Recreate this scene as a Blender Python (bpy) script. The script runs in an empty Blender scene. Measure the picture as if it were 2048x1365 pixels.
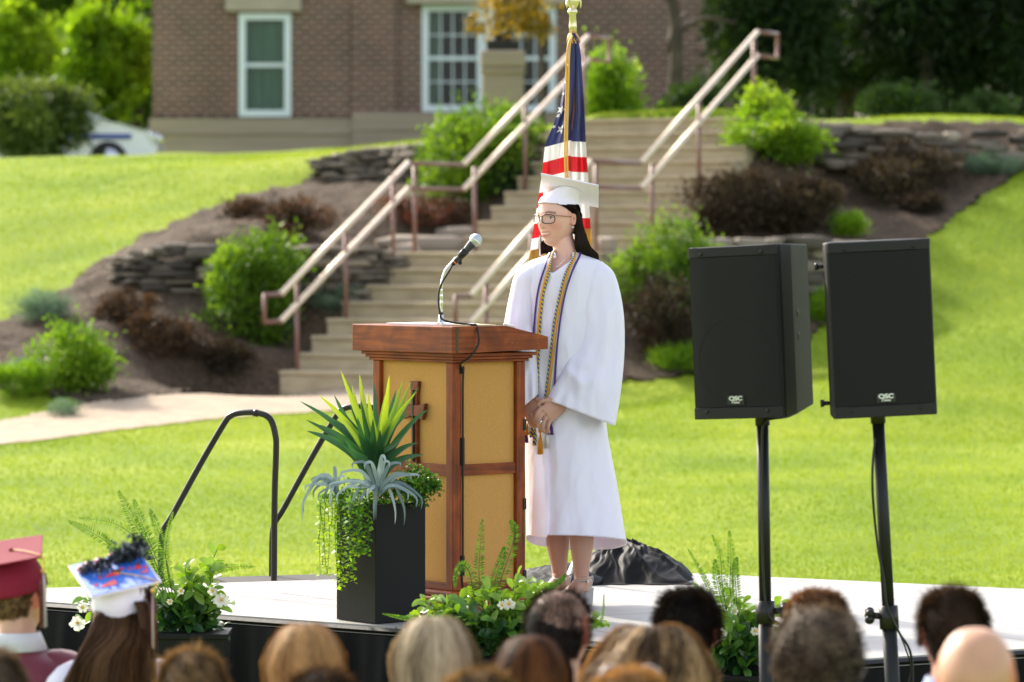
import bpy, math, random
import numpy as np
from mathutils import Vector, Matrix, noise as mnoise
R = math.radians
scene = bpy.context.scene
rng = np.random.default_rng(7)
random.seed(7)

# ------------------------------------------------------------------ camera, world, sun, exposure
F = 7680.0; CX = 1024.0; HY = 480.0; HC = 2.1          # focal length and horizon in photo pixels, eye height in metres
cam = bpy.data.cameras.new("camera"); co = bpy.data.objects.new("camera", cam)
scene.collection.objects.link(co); scene.camera = co
co.location = (0, 0, HC); co.rotation_euler = (R(90), 0, 0)
cam.sensor_width = 36; cam.lens = 135.0; cam.shift_y = -(682.5-HY)/2048
cam.clip_start = .1; cam.clip_end = 2000
cam.dof.use_dof = True; cam.dof.focus_distance = 15.6; cam.dof.aperture_fstop = 3.7

SUNDIR = Vector((-.52, .70, .56)).normalized()
w = bpy.data.worlds.new("World"); scene.world = w; w.use_nodes = True
nt = w.node_tree; nt.nodes.clear()
sky = nt.nodes.new('ShaderNodeTexSky'); sky.sky_type = 'NISHITA'; sky.sun_disc = False
sky.sun_elevation = math.asin(SUNDIR.z); sky.sun_rotation = math.atan2(SUNDIR.x, SUNDIR.y)
sky.air_density = 1.0; sky.dust_density = 2.0; sky.ozone_density = 1.2
bg = nt.nodes.new('ShaderNodeBackground'); bg.inputs[1].default_value = .15
wo = nt.nodes.new('ShaderNodeOutputWorld')
hs_ = nt.nodes.new('ShaderNodeHueSaturation'); hs_.inputs['Saturation'].default_value = .55; wm = nt.nodes.new('ShaderNodeMixRGB'); wm.blend_type = 'MULTIPLY'; wm.inputs[0].default_value = 1; wm.inputs[2].default_value = (1.0, .955, .93, 1)
nt.links.new(sky.outputs[0], hs_.inputs['Color']); nt.links.new(hs_.outputs[0], wm.inputs[1]); nt.links.new(wm.outputs[0], bg.inputs[0]); nt.links.new(bg.outputs[0], wo.inputs[0])
sl = bpy.data.lights.new("sun", 'SUN'); sl.energy = 2.3; sl.angle = R(3); sl.color = (1, .92, .78)
so = bpy.data.objects.new("sun", sl); scene.collection.objects.link(so)
so.rotation_euler = SUNDIR.to_track_quat('Z', 'Y').to_euler()
vs = scene.view_settings
vs.view_transform = 'Standard'; vs.look = 'None'; vs.gamma = 1; vs.use_curve_mapping = False; vs.exposure = 1.6
scene.cycles.max_bounces = 8; scene.cycles.transparent_max_bounces = 8
scene.cycles.sample_clamp_indirect = 6

# ------------------------------------------------------------------ helpers
def P(x, y, Z): return np.array([(x-CX)*Z/F, Z, HC-(y-HY)*Z/F])
def srgb(r, g, b):
    f = lambda c: ((c/255+.055)/1.055)**2.4 if c > 10 else c/255/12.92
    return (f(r), f(g), f(b))
COL = scene.collection

class MB:
    """collects geometry in world coordinates"""
    def __init__(s): s.V = []; s.Q = []; s.T = []; s.N = []; s.t = []; s.n = 0; s.mq = []; s.mt = []
    def add(s, V, Q=None, T=None, tint=.5, m=0, N=None):
        V = np.asarray(V, float).reshape(-1, 3)
        s.V.append(V)
        s.t.append(np.full(len(V), tint, float) if np.isscalar(tint) else np.asarray(tint, float))
        if Q is not None and len(Q):
            Q = np.asarray(Q, int).reshape(-1, 4)+s.n; s.Q.append(Q); s.mq.append(np.full(len(Q), m, int) if np.isscalar(m) else m)
        if T is not None and len(T):
            T = np.asarray(T, int).reshape(-1, 3)+s.n; s.T.append(T); s.mt.append(np.full(len(T), m if np.isscalar(m) else 0, int))
        s.n += len(V); return s
    def box(s, c, size, rot=None, **k):
        h = np.array(size)/2
        v = np.array([[x, y, z] for x in (-1, 1) for y in (-1, 1) for z in (-1, 1)])*h
        if rot is not None: v = v@np.array(rot).T
        v = v+np.array(c)
        return s.add(v, [[0, 1, 3, 2], [4, 6, 7, 5], [0, 4, 5, 1], [2, 3, 7, 6], [0, 2, 6, 4], [1, 5, 7, 3]], **k)
    def loft(s, rings, caps=True, closed=True, **k):
        A = np.array(rings, float); m, n = A.shape[:2]
        idx = np.arange(m*n).reshape(m, n)
        if closed: a = idx; b = np.roll(idx, -1, 1)
        else: a = idx[:, :-1]; b = idx[:, 1:]
        Q = np.stack([a[:-1], b[:-1], b[1:], a[1:]], -1).reshape(-1, 4)
        V = A.reshape(-1, 3); T = []
        if caps and closed:
            V = np.vstack([V, A[0].mean(0), A[-1].mean(0)])
            i0 = m*n; i1 = i0+1
            T = [[i0, (j+1) % n, j] for j in range(n)]+[[i1, (m-1)*n+j, (m-1)*n+(j+1) % n] for j in range(n)]
        if 'tint' in k and not np.isscalar(k['tint']) and len(k['tint']) != len(V):
            k['tint'] = np.append(k['tint'], [k['tint'][0], k['tint'][-1]])
        return s.add(V, Q, T, **k)
    def tube(s, pts, r, n=10, caps=True, flat=1.0, **k):
        pts = np.array(pts, float); r = np.full(len(pts), r) if np.isscalar(r) else np.array(r)
        T = np.gradient(pts, axis=0); T /= np.linalg.norm(T, axis=1)[:, None]+1e-12
        up = np.array([0, 0, 1.]) if abs(T[0][2]) < .9 else np.array([1., 0, 0])
        u = np.cross(T[0], up); u /= np.linalg.norm(u); rings = []
        th = np.linspace(0, 2*np.pi, n, endpoint=False)
        for i in range(len(pts)):
            u = u-T[i]*np.dot(u, T[i]); u /= np.linalg.norm(u)+1e-12
            v = np.cross(T[i], u)
            rings.append(pts[i]+r[i]*(np.cos(th)[:, None]*u+flat*np.sin(th)[:, None]*v))
        return s.loft(rings, caps, **k)
    def ball(s, c, r, n=16, m=10, rot=None, **k):
        r = np.full(3, r) if np.isscalar(r) else np.array(r)
        th = np.linspace(0, 2*np.pi, n, endpoint=False); ph = np.linspace(.02, np.pi-.02, m)
        A = np.array([[[math.sin(p)*math.cos(t), math.sin(p)*math.sin(t), math.cos(p)] for t in th] for p in ph])*r
        if rot is not None: A = A@np.array(rot).T
        return s.loft(A+np.array(c), True, **k)
    def grid(s, A, **k):      # A (m,n,3)
        return s.loft(A, False, False, **k)
    def mesh(s, name, smooth=True, off=(0, 0, 0)):
        V = np.vstack(s.V)-np.array(off); me = bpy.data.meshes.new(name)
        nq = sum(len(q) for q in s.Q); ntr = sum(len(t) for t in s.T)
        L = np.concatenate([q.ravel() for q in s.Q]+[t.ravel() for t in s.T]) if nq+ntr else np.zeros(0, int)
        me.vertices.add(len(V)); me.vertices.foreach_set('co', V.astype(np.float32).ravel())
        me.loops.add(len(L)); me.loops.foreach_set('vertex_index', L.astype(np.int32))
        me.polygons.add(nq+ntr)
        st = np.concatenate([np.arange(nq)*4, nq*4+np.arange(ntr)*3]); me.polygons.foreach_set('loop_start', st.astype(np.int32))
        mi = np.concatenate([np.asarray(x) for x in s.mq]+[np.asarray(x) for x in s.mt])
        me.polygons.foreach_set('material_index', mi.astype(np.int32))
        me.polygons.foreach_set('use_smooth', np.full(nq+ntr, smooth))
        me.update(calc_edges=True)
        at = me.attributes.new('tint', 'FLOAT', 'POINT'); at.data.foreach_set('value', np.concatenate(s.t).astype(np.float32))
        return me

def props(o, label=None, cat=None, group=None, kind=None):
    for k, v in (('label', label), ('category', cat), ('group', group), ('kind', kind)):
        if v: o[k] = v
    return o
def thing(name, label, cat, loc=(0, 0, 0), group=None):
    o = bpy.data.objects.new(name, None); COL.objects.link(o); o.location = loc; o.empty_display_size = .1
    return props(o, label, cat, group)
def root_off(p):
    while p.parent: p = p.parent
    return np.array(p.location)
def part(name, mb, mats, parent=None, smooth=True, autosmooth=None, bevel=None, subsurf=0, off=None, label=None):
    me = mb.mesh(name, smooth, root_off(parent) if parent is not None else (off if off is not None else (0, 0, 0)))
    for m in (mats if isinstance(mats, (list, tuple)) else [mats]): me.materials.append(m)
    o = bpy.data.objects.new(name, me); COL.objects.link(o)
    if parent is not None: o.parent = parent
    elif off is not None: o.location = off
    if bevel:
        b = o.modifiers.new('bevel', 'BEVEL'); b.width = bevel; b.segments = 2; b.limit_method = 'ANGLE'; b.angle_limit = R(40)
    if subsurf:
        b = o.modifiers.new('sub', 'SUBSURF'); b.levels = b.render_levels = subsurf
    if autosmooth: me.set_sharp_from_angle(angle=R(autosmooth))
    if label: o['label'] = label
    return o
def solo(name, mb, mats, label, cat, base, group=None, **k):
    o = part(name, mb, mats, None, off=np.array(base, float), **k); return props(o, label, cat, group)
def struct(name, mb, mats, **k):
    o = part(name, mb, mats, None, **k); o['kind'] = 'structure'; return o

def rotz(a): c, s = math.cos(a), math.sin(a); return np.array([[c, -s, 0], [s, c, 0], [0, 0, 1.]])
def smoothpath(pts, n):
    pts = np.array(pts, float); k = len(pts); t = np.linspace(0, k-1, n); out = []
    for x in t:
        i = min(int(x), k-2); f = x-i
        p0, p1, p2, p3 = pts[max(i-1, 0)], pts[i], pts[i+1], pts[min(i+2, k-1)]
        out.append(.5*((2*p1)+(-p0+p2)*f+(2*p0-5*p1+4*p2-p3)*f*f+(-p0+3*p1-3*p2+p3)*f**3))
    return np.array(out)
def interp(t, xs, ys):
    ys = np.array(ys, float)
    return np.interp(t, xs, ys) if ys.ndim == 1 else np.stack([np.interp(t, xs, ys[:, i]) for i in range(ys.shape[1])], -1)
def vnoise(V, sc, seed=0):
    return np.array([mnoise.noise(Vector((v[0]*sc+seed, v[1]*sc, v[2]*sc))) for v in V])

# ------------------------------------------------------------------ materials
def newmat(name):
    m = bpy.data.materials.new(name); m.use_nodes = True; nt = m.node_tree
    return m, nt, nt.nodes['Principled BSDF'], nt.nodes['Material Output']
def N(nt, t, **k):
    n = nt.nodes.new(t)
    for a, b in k.items(): setattr(n, a, b)
    return n
def simple(name, col, rough=.6, metal=0, var=0, vscale=8, bump=0, bscale=60, coat=0, spec=.5, sheen=0, stretch=None, col2=None, detail=4, trans=0, sub=0):
    m, nt, b, out = newmat(name); L = nt.links.new
    b.inputs['Roughness'].default_value = rough; b.inputs['Metallic'].default_value = metal
    b.inputs['Specular IOR Level'].default_value = spec; b.inputs['Coat Weight'].default_value = coat
    b.inputs['Sheen Weight'].default_value = sheen; b.inputs['Base Color'].default_value = (*col, 1)
    if sub: b.inputs['Subsurface Weight'].default_value = sub; b.inputs['Subsurface Radius'].default_value = (1, .35, .2); b.inputs['Subsurface Scale'].default_value = .012
    tc = N(nt, 'ShaderNodeTexCoord'); vec = tc.outputs['Object']
    if stretch:
        mp = N(nt, 'ShaderNodeMapping'); mp.inputs['Scale'].default_value = stretch; L(vec, mp.inputs[0]); vec = mp.outputs[0]
    if var or col2:
        nz = N(nt, 'ShaderNodeTexNoise'); nz.inputs['Scale'].default_value = vscale; nz.inputs['Detail'].default_value = detail; L(vec, nz.inputs['Vector'])
        cr = N(nt, 'ShaderNodeValToRGB'); L(nz.outputs[0], cr.inputs[0])
        c2 = col2 if col2 else tuple(c*(1-var) for c in col); c1 = col if col2 else tuple(min(1, c*(1+var)) for c in col)
        cr.color_ramp.elements[0].position = .32; cr.color_ramp.elements[1].position = .68
        cr.color_ramp.elements[0].color = (*c2, 1); cr.color_ramp.elements[1].color = (*c1, 1); L(cr.outputs[0], b.inputs['Base Color'])
    if bump:
        nb = N(nt, 'ShaderNodeTexNoise'); nb.inputs['Scale'].default_value = bscale; nb.inputs['Detail'].default_value = 5; L(vec, nb.inputs['Vector'])
        bp = N(nt, 'ShaderNodeBump'); bp.inputs['Strength'].default_value = bump; bp.inputs['Distance'].default_value = .01
        L(nb.outputs[0], bp.inputs['Height']); L(bp.outputs[0], b.inputs['Normal'])
    if trans:
        tr = N(nt, 'ShaderNodeBsdfTranslucent'); tr.inputs[0].default_value = (*col, 1)
        mx = N(nt, 'ShaderNodeMixShader'); mx.inputs[0].default_value = trans
        L(b.outputs[0], mx.inputs[1]); L(tr.outputs[0], mx.inputs[2]); L(mx.outputs[0], out.inputs[0])
    return m
def foliage(name, cols, transl=.4, rough=.5, tcol=None, spec=.3):
    m, nt, b, out = newmat(name); L = nt.links.new
    at = N(nt, 'ShaderNodeAttribute', attribute_name='tint'); cr = N(nt, 'ShaderNodeValToRGB'); L(at.outputs['Fac'], cr.inputs[0])
    el = cr.color_ramp.elements
    while len(el) < len(cols): el.new(.5)
    for i, c in enumerate(cols): el[i].position = i/(len(cols)-1); el[i].color = (*c, 1)
    L(cr.outputs[0], b.inputs['Base Color']); b.inputs['Roughness'].default_value = rough; b.inputs['Specular IOR Level'].default_value = spec
    tr = N(nt, 'ShaderNodeBsdfTranslucent'); mxc = N(nt, 'ShaderNodeMixRGB', blend_type='MULTIPLY'); mxc.inputs[0].default_value = 1
    L(cr.outputs[0], mxc.inputs[1]); mxc.inputs[2].default_value = (*(tcol or (1.9, 1.7, .5)), 1); L(mxc.outputs[0], tr.inputs[0])
    mx = N(nt, 'ShaderNodeMixShader'); mx.inputs[0].default_value = transl
    L(b.outputs[0], mx.inputs[1]); L(tr.outputs[0], mx.inputs[2]); L(mx.outputs[0], out.inputs[0])
    return m
def hairmat(name, dark, light, rough=.45, transl=.18):
    m = foliage(name, [dark, light], transl, .6, (1.3, 1.2, 1.0), .14); return m

M = {}
M['white_paint'] = simple('white_paint', (.72, .77, .78), .4)
M['black_metal'] = simple('black_metal', (.012, .012, .012), .4, bump=.05, spec=.35)
M['chrome'] = simple('chrome', (.75, .77, .8), .18, 1)
M['gold'] = simple('gold', (.85, .66, .28), .25, 1)

# ------------------------------------------------------------------ the stairs' frame on the ground
TH = R(27); SD = np.array([math.sin(TH), math.cos(TH)]); SR = np.array([math.cos(TH), -math.sin(TH)])
S0 = np.array([-2.42, 40.0]); SW = 2.62; RISE = .175; RUN = .33; Z0 = .564; LAND = 1.5
def SP(s, t): p = S0+s*SD+t*SR; return p
def stair_z(s):
    if s < 0: return Z0
    if s < 8*RUN: return Z0+RISE*s/RUN
    if s < 8*RUN+LAND: return Z0+8*RISE
    return min(Z0+8*RISE+RISE*(s-8*RUN-LAND)/RUN, Z0+17*RISE)
STOP = 8*RUN+LAND+9*RUN; ZTOP = Z0+17*RISE

# ------------------------------------------------------------------ terrain surface through control points
cps = []
def cp(x, y, Z): cps.append(P(x, y, Z))
def cw(X, Y, z): cps.append(np.array([X, Y, z]))
for X in (-16, -8, -3, 0, 3, 8, 16):
    for Y in (0, 12, 20, 24): cw(X, Y, 0 if Y < 24 else .05)
for X in (-16, -9, -5): cw(X, 30, .17); 
for X in (-2, 1, 4, 8, 16): cw(X, 30, .2)
for X in (-2, 1, 4): cw(X, 35.5, .40)
for a in [(0,640,41),(0,450,46),(0,320,53),(180,540,43),(300,470,44.5),(450,410,46),(600,372,47.5),(645,340,48),(680,302,49.5),(300,312,57),(300,306,66),(0,322,57),(-300,325,56),(600,306,56),(600,300,70),(900,292,55),
          (0,760,38.5),(0,845,36.5),(200,806,37.5),(400,790,38.7),(0,890,34.6),(250,700,40),(400,650,41),(340,575,42),(340,495,42.7),(470,450,44.2),
          (620,610,41.4),(700,600,41.7),(640,500,42.7),(740,500,43.2),(500,700,40.5),(700,430,45),(650,375,46.5),(850,425,44.8),(900,400,45.5),(760,367,47.6),(760,303,48.6),
          (-300,690,41),(-300,400,50),(-300,320,58),(-300,860,36),
          (1250,765,39),(1400,748,39.3),(1560,705,40.2),(1700,620,41.3),(1850,490,43.0),(1920,430,43.8),(2048,340,45.2),(2048,600,41),(2048,750,38),(1750,760,38),(1400,800,37.2),
          (1640,590,41.5),(1640,490,42.4),(1500,450,43.3),(1700,420,44),(1600,360,45.0),(1450,520,42.4),(1450,600,41.2),(1640,325,45.5),(1750,332,45.6),(1950,332,45.7),(1640,258,46.2),(1750,262,46.3),(1950,262,46.4),(1700,240,48.5),(2048,242,48.5),(1600,243,47),
          (2300,500,43.0),(2300,300,46),(2300,245,49),(2300,800,37)]: cp(*a)
for s in np.linspace(0, STOP, 8):
    for t in (-.12, -.6, SW+.12):
        p = SP(s, t); cw(p[0], p[1], stair_z(s)-(.10 if abs(t-SW/2) < SW/2+.2 else .2)-(.08 if t > 0 else 0))

p = SP(-1, SW/2); cw(p[0], p[1], Z0-.04)
for a in [(680,306,52),(680,304,60),(800,302,60),(800,298,52),(500,308,60),(950,290,56)]: cp(*a)
for X in (2, 5, 9, 16): cw(X, 55, 3.5); cw(X, 66, 3.5); cw(X, 90, 3.6); cw(X, 120, 3.6)
for X in (-5.2, -3.2, -1): cw(X, 62, 3.42); cw(X, 67, 3.45)
for X in (-16, -12, -8.6): cw(X, 64, 2.75); cw(X, 70, 2.7); cw(X, 90, 2.7); cw(X, 120, 2.7)
cps = np.array(cps); CXY = cps[:, :2]
def phi(d): return np.where(d > 1e-9, d*d*np.log(d+1e-12), 0)
n = len(cps); D = np.linalg.norm(CXY[:, None]-CXY[None], axis=2)
A = np.zeros((n+3, n+3)); A[:n, :n] = phi(D)+np.eye(n)*.03; A[:n, n] = 1; A[:n, n+1:] = CXY; A[n:, :n] = A[:n, n:].T
Wt = np.linalg.solve(A, np.append(cps[:, 2], [0, 0, 0]))
def ground(X, Y):
    X = np.clip(np.atleast_1d(np.asarray(X, float)), -15.5, 15.5); Y = np.clip(np.atleast_1d(np.asarray(Y, float)), 1, 118)
    out = np.zeros(X.shape); flatX = X.ravel(); flatY = Y.ravel(); o = np.zeros(flatX.shape)
    for i in range(0, len(flatX), 20000):
        q = np.stack([flatX[i:i+20000], flatY[i:i+20000]], 1)
        d = np.linalg.norm(q[:, None]-CXY[None], axis=2)
        o[i:i+20000] = phi(d)@Wt[:n]+Wt[n]+q@Wt[n+1:]
    low = np.clip((flatY-23)/4, 0, 1); o = o*low
    ss = (flatX-S0[0])*SD[0]+(flatY-S0[1])*SD[1]; tt = (flatX-S0[0])*SR[0]+(flatY-S0[1])*SR[1]
    m_ = (ss > .03) & (ss < STOP+1.5) & (tt > .05) & (tt < SW-.05)
    if m_.any(): o[m_] = np.minimum(o[m_], np.array([stair_z(q) for q in ss[m_]])-RISE-.06)
    return o.reshape(X.shape)
def hit(px, py, y0=22., y1=72.):
    """where the sight line through a photo point meets the ground (to lay out the beds)"""
    Zs = np.linspace(y0, y1, 500); g = ground((px-CX)*Zs/F, Zs); z = HC-(py-HY)*Zs/F
    k = np.where(z <= g)[0]; Z = Zs[k[0]] if len(k) else y1
    return np.array([(px-CX)*Z/F, Z])
def inpoly(X, Y, poly):
    poly = np.array(poly); inside = np.zeros(X.shape, bool); j = len(poly)-1
    for i in range(len(poly)):
        xi, yi = poly[i]; xj, yj = poly[j]
        c = ((yi > Y) != (yj > Y)) & (X < (xj-xi)*(Y-yi)/(yj-yi+1e-12)+xi); inside ^= c; j = i
    return inside
def spaced(a, lo, hi, b, fine, coarse):
    return np.unique(np.round(np.concatenate([np.arange(a, lo, coarse), np.arange(lo, hi, fine), np.arange(hi, b+coarse, coarse)]), 4))
gx = spaced(-60, -8, 8, 60, .075, 2.); gy = spaced(-10, 33, 51, 160, .075, .8)
gx = np.concatenate([[-1500, -600, -200], gx, [200, 600, 1500]]); gy = np.concatenate([[-200, -60], gy, [300, 700, 1800]])
GX, GY = np.meshgrid(gx, gy); GZ = ground(GX, GY)
bedL = [hit(*q) for q in [(-900,820),(-600,770),(-260,700),(0,648),(60,618),(120,585),(180,540),(240,503),(300,470),(370,440),(450,410),(530,385),(600,372),(632,352),(640,335),(660,318),(690,306)]]
bedL += [hit(900, 292), hit(1000, 290)]
bedL += [SP(6.6, .3), SP(0, .3), hit(575, 778), hit(400, 790), hit(250, 803), hit(160, 812), hit(120, 800), hit(0, 780), hit(-260, 830), hit(-600, 850), hit(-900, 860)]
bedR = [hit(*q) for q in [(1225,775),(1300,762),(1400,752),(1560,712),(1650,655),(1710,600),(1800,525),(1850,490),(1900,445),(1960,400),(2048,340),(2200,270)]]
bedR += [hit(2200, 262), hit(1640, 250), SP(7.2, SW-.3), SP(-.15, SW-.3)]
pathP = [hit(*q) for q in [(-1300,1010),(-800,985),(-300,935),(0,893),(200,868),(400,845),(600,830),(800,822),(1000,815),(1150,800),(1180,772)]]+[SP(-.02, SW), SP(-.02, 0)]+[hit(*q) for q in [(560,778),(400,790),(200,806),(0,845),(-300,880),(-800,920),(-1300,940)]]
cxm = (GX[:-1, :-1]+GX[1:, 1:])/2; cym = (GY[:-1, :-1]+GY[1:, 1:])/2
jit = .05*np.sin(cxm*9+cym*5)+.04*np.sin(cxm*23-cym*17)
mB = inpoly(cxm+jit, cym+jit, bedL) | inpoly(cxm+jit, cym+jit, bedR)
mP = inpoly(cxm, cym, pathP)
Vg = np.stack([GX, GY, GZ], -1).reshape(-1, 3); idx = np.arange(len(Vg)).reshape(GX.shape)
Qg = np.stack([idx[:-1, :-1], idx[:-1, 1:], idx[1:, 1:], idx[1:, :-1]], -1)
# hole under the stairs' plaza is not needed: the steps sit above the ground
def sub(mask, lift=0., rough=0.):
    q = Qg[mask]; used, inv = np.unique(q.ravel(), return_inverse=True); v = Vg[used].copy(); v[:, 2] += lift
    if rough: v[:, 2] += rough*(vnoise(v, 3.1)+.6*vnoise(v, 9.3, 5)+.5*vnoise(v, 21., 9))
    return MB().add(v, inv.reshape(-1, 4))

# lawn
m, nt, b, out = newmat('lawn_grass'); L = nt.links.new
tc = N(nt, 'ShaderNodeTexCoord'); n1 = N(nt, 'ShaderNodeTexNoise'); n1.inputs['Scale'].default_value = .55; n1.inputs['Detail'].default_value = 6; L(tc.outputs['Object'], n1.inputs[0])
n2 = N(nt, 'ShaderNodeTexNoise'); n2.inputs['Scale'].default_value = 14; n2.inputs['Detail'].default_value = 8; L(tc.outputs['Object'], n2.inputs[0])
mm = N(nt, 'ShaderNodeMath', operation='MULTIPLY_ADD'); mm.inputs[1].default_value = .40; L(n2.outputs[0], mm.inputs[0]); 
m3 = N(nt, 'ShaderNodeMath', operation='MULTIPLY'); m3.inputs[1].default_value = .65; L(n1.outputs[0], m3.inputs[0]); L(m3.outputs[0], mm.inputs[2])
cr = N(nt, 'ShaderNodeValToRGB'); L(mm.outputs[0], cr.inputs[0]); el = cr.color_ramp.elements
el[0].position = .36; el[0].color = (.11, .18, .009, 1); el[1].position = .68; el[1].color = (.32, .36, .035, 1); e = el.new(.53); e.color = (.19, .275, .013, 1)
L(cr.outputs[0], b.inputs['Base Color']); b.inputs['Roughness'].default_value = .85; b.inputs['Specular IOR Level'].default_value = .15; b.inputs['Sheen Weight'].default_value = .0
bp = N(nt, 'ShaderNodeBump'); bp.inputs['Strength'].default_value = .7; bp.inputs['Distance'].default_value = .05
n4 = N(nt, 'ShaderNodeTexNoise'); n4.inputs['Scale'].default_value = 22; n4.inputs['Detail'].default_value = 8; L(tc.outputs['Object'], n4.inputs[0]); L(n4.outputs[0], bp.inputs['Height']); L(bp.outputs[0], b.inputs['Normal'])
M['lawn'] = m
M['mulch'] = simple('bark_mulch', (.125, .088, .056), .95, col2=(.03, .021, .014), vscale=26, bump=1, bscale=45, detail=8, spec=.2)
M['path'] = simple('pale_concrete', (.46, .36, .26), .9, col2=(.36, .28, .20), vscale=5, bump=.2, bscale=60, spec=.2)
struct('ground', sub(mB | ~mB, -.09), M['mulch'])
struct('lawn', sub(~mB & ~mP), M['lawn'])
struct('mulch_bed', sub(mB, .02, .045), M['mulch'])
struct('path', sub(mP, .012), M['path'])

# grass blades over the visible lawn
fx, fy = [], []
NB = 440000
Yb = 1/rng.uniform(1/50., 1/21., NB); Yb = np.where(rng.random(NB) < .35, rng.uniform(34, 53, NB), Yb)
Xb = rng.uniform(-1700, 1500, NB)*Yb/F
ok = ~(inpoly(Xb, Yb, bedL) | inpoly(Xb, Yb, bedR) | inpoly(Xb, Yb, pathP))
ss = (Xb-S0[0])*SD[0]+(Yb-S0[1])*SD[1]; tt = (Xb-S0[0])*SR[0]+(Yb-S0[1])*SR[1]
ok &= ~((ss > -.1) & (tt > -.1) & (tt < SW+.1))
Xb, Yb = Xb[ok], Yb[ok]; Zb = ground(Xb, Yb); k = len(Xb)
hgt = rng.uniform(.012, .030, k)*(Yb/32)**.5; wd = .004*(Yb/30); az = rng.uniform(0, 2*np.pi, k); ln = rng.uniform(0, .6, k)*hgt; la = rng.uniform(0, 2*np.pi, k)
B = np.stack([Xb, Yb, Zb], 1); dx = np.stack([np.cos(az), np.sin(az), 0*az], 1)*wd[:, None]
Tp = B+np.stack([np.cos(la)*ln, np.sin(la)*ln, hgt], 1)
V = np.stack([B-dx, B+dx, Tp], 1).reshape(-1, 3)
pt = np.clip(.5+.5*np.sin(Xb*1.3+2*np.sin(Yb*.5))*np.cos(Yb*.9)*.5+rng.normal(0, .16, k), 0, 1)
M['blades'] = foliage('grass_blades', [(.105, .18, .011), (.20, .285, .016), (.37, .41, .055)], .45, .6, (1.3, 1.25, .35))
g = part('grass', MB().add(V, T=np.arange(3*k).reshape(-1, 3), tint=np.repeat(pt, 3)), M['blades']); g['kind'] = 'stuff'

# ------------------------------------------------------------------ stairs
M['step'] = simple('sandstone_step', (.46, .375, .24), .85, col2=(.34, .275, .17), vscale=3, bump=.25, bscale=40, stretch=(1, 1, 3))
st = thing('stone_staircase', 'broad tan stone stairway with a landing climbing the bank to the brick building', 'stairs', (*SP(0, SW/2), Z0))
def stair_block(s0, s1, z0, z1, over=.0):
    a = [SP(s0-over, 0), SP(s0-over, SW), SP(s1, SW), SP(s1, 0)]
    V = [[*p, z] for z in (z0, z1) for p in a]
    return MB().add(V, [[0, 3, 2, 1], [4, 5, 6, 7], [0, 1, 5, 4], [1, 2, 6, 5], [2, 3, 7, 6], [3, 0, 4, 7]])
s = 0; z = Z0
for i in range(17):
    s0 = i*RUN if i < 8 else 8*RUN+LAND+(i-8)*RUN
    if i == 7: s1 = 8*RUN+LAND+.02
    elif i == 16: s1 = STOP+1.6
    else: s1 = s0+RUN+.02
    zt = Z0+(i+1)*RISE
    part('step', stair_block(s0, s1, zt-RISE-(.25 if i != 16 else .3), zt-.045), M['step'], st, smooth=False, bevel=.01)
    part('tread', stair_block(s0, s1-.03, zt-.0445, zt-(.001*(i % 2)), .025), M['step'], st, smooth=False, bevel=.012)

# ------------------------------------------------------------------ handrails
M['rail_pipe'] = simple('brown_rail_pipe', (.20, .095, .075), .42, .1, coat=.2, spec=.5)
M['rail_top'] = simple('sunlit_rail_pipe', (.78, .64, .50), .4, .45)  # same brown pipe; over-exposed sun on the sloping rails painted in as cream
def railing(t, label):
    z00 = Z0-.02; h1, h2 = .98, .70; S1 = 8*RUN; S2 = S1+LAND
    th = thing('stair_handrail', label, 'handrail', (*SP(0, t), Z0), 'handrails on the stone stairway')
    def Q(s, z): return [*SP(s, t), z]
    sA, zA = -.35, Z0
    sl = RISE/RUN
    line = lambda s: Z0+RISE*.6+sl*s
    a0, a1 = Q(-.22, line(-.22)), Q(S1-.1, Z0+8*RISE)
    b0, b1 = Q(S2-.3, Z0+8*RISE+.0), Q(STOP-.05, ZTOP+.03)
    def up(q, h): return np.array(q)+[0, 0, h]
    for h, nm in ((h1, 'top_rail'), (h2, 'lower_rail')):
        part(nm, MB().tube([up(a0, h), up(a1, h)], .031, 12), M['rail_top'], th)
        part(nm, MB().tube([up(a1, h), up(b0, h)], .0255, 12), M['rail_pipe'], th)
        part(nm, MB().tube([up(b0, h), up(b1, h)], .031, 12), M['rail_top'], th)
    e0 = Q(-.55, line(-.22)); e1 = Q(STOP+.55, ZTOP+.03)
    part('end_loop', MB().tube(smoothpath([up(a0, h1), up(e0, h1), up(e0, (h1+h2)/2), up(e0, h2), up(a0, h2)], 5), .025, 12), M['rail_pipe'], th)
    part('end_loop', MB().tube([up(b1, h1), up(e1, h1), up(e1, h2), up(b1, h2)], .025, 12), M['rail_pipe'], th)
    for s_, base in ((.12, Z0), (1.15, 0), (2.2, 0), (S1+.05, 0), (S2-.02, 0), (S2+1.25, 0), (STOP-.15, 0)):
        if s_ < S1: tz = line(s_)+h1 if s_ < S1-.1 else Z0+8*RISE+h1
        elif s_ < S2: tz = Z0+8*RISE+h1
        else: tz = Z0+8*RISE+(s_-S2+.3)/(STOP-.05-S2+.3)*(ZTOP+.03-Z0-8*RISE)+h1
        part('post', MB().tube([Q(s_, stair_z(s_)-.15), Q(s_, tz-.01)], .024, 12), M['rail_pipe'], th)
railing(.14, 'brown metal handrail along the flight behind the lectern, the one nearer the lawn slope')
railing(2.36, 'brown metal handrail along the flight, passing behind the flag and white cap')

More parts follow.
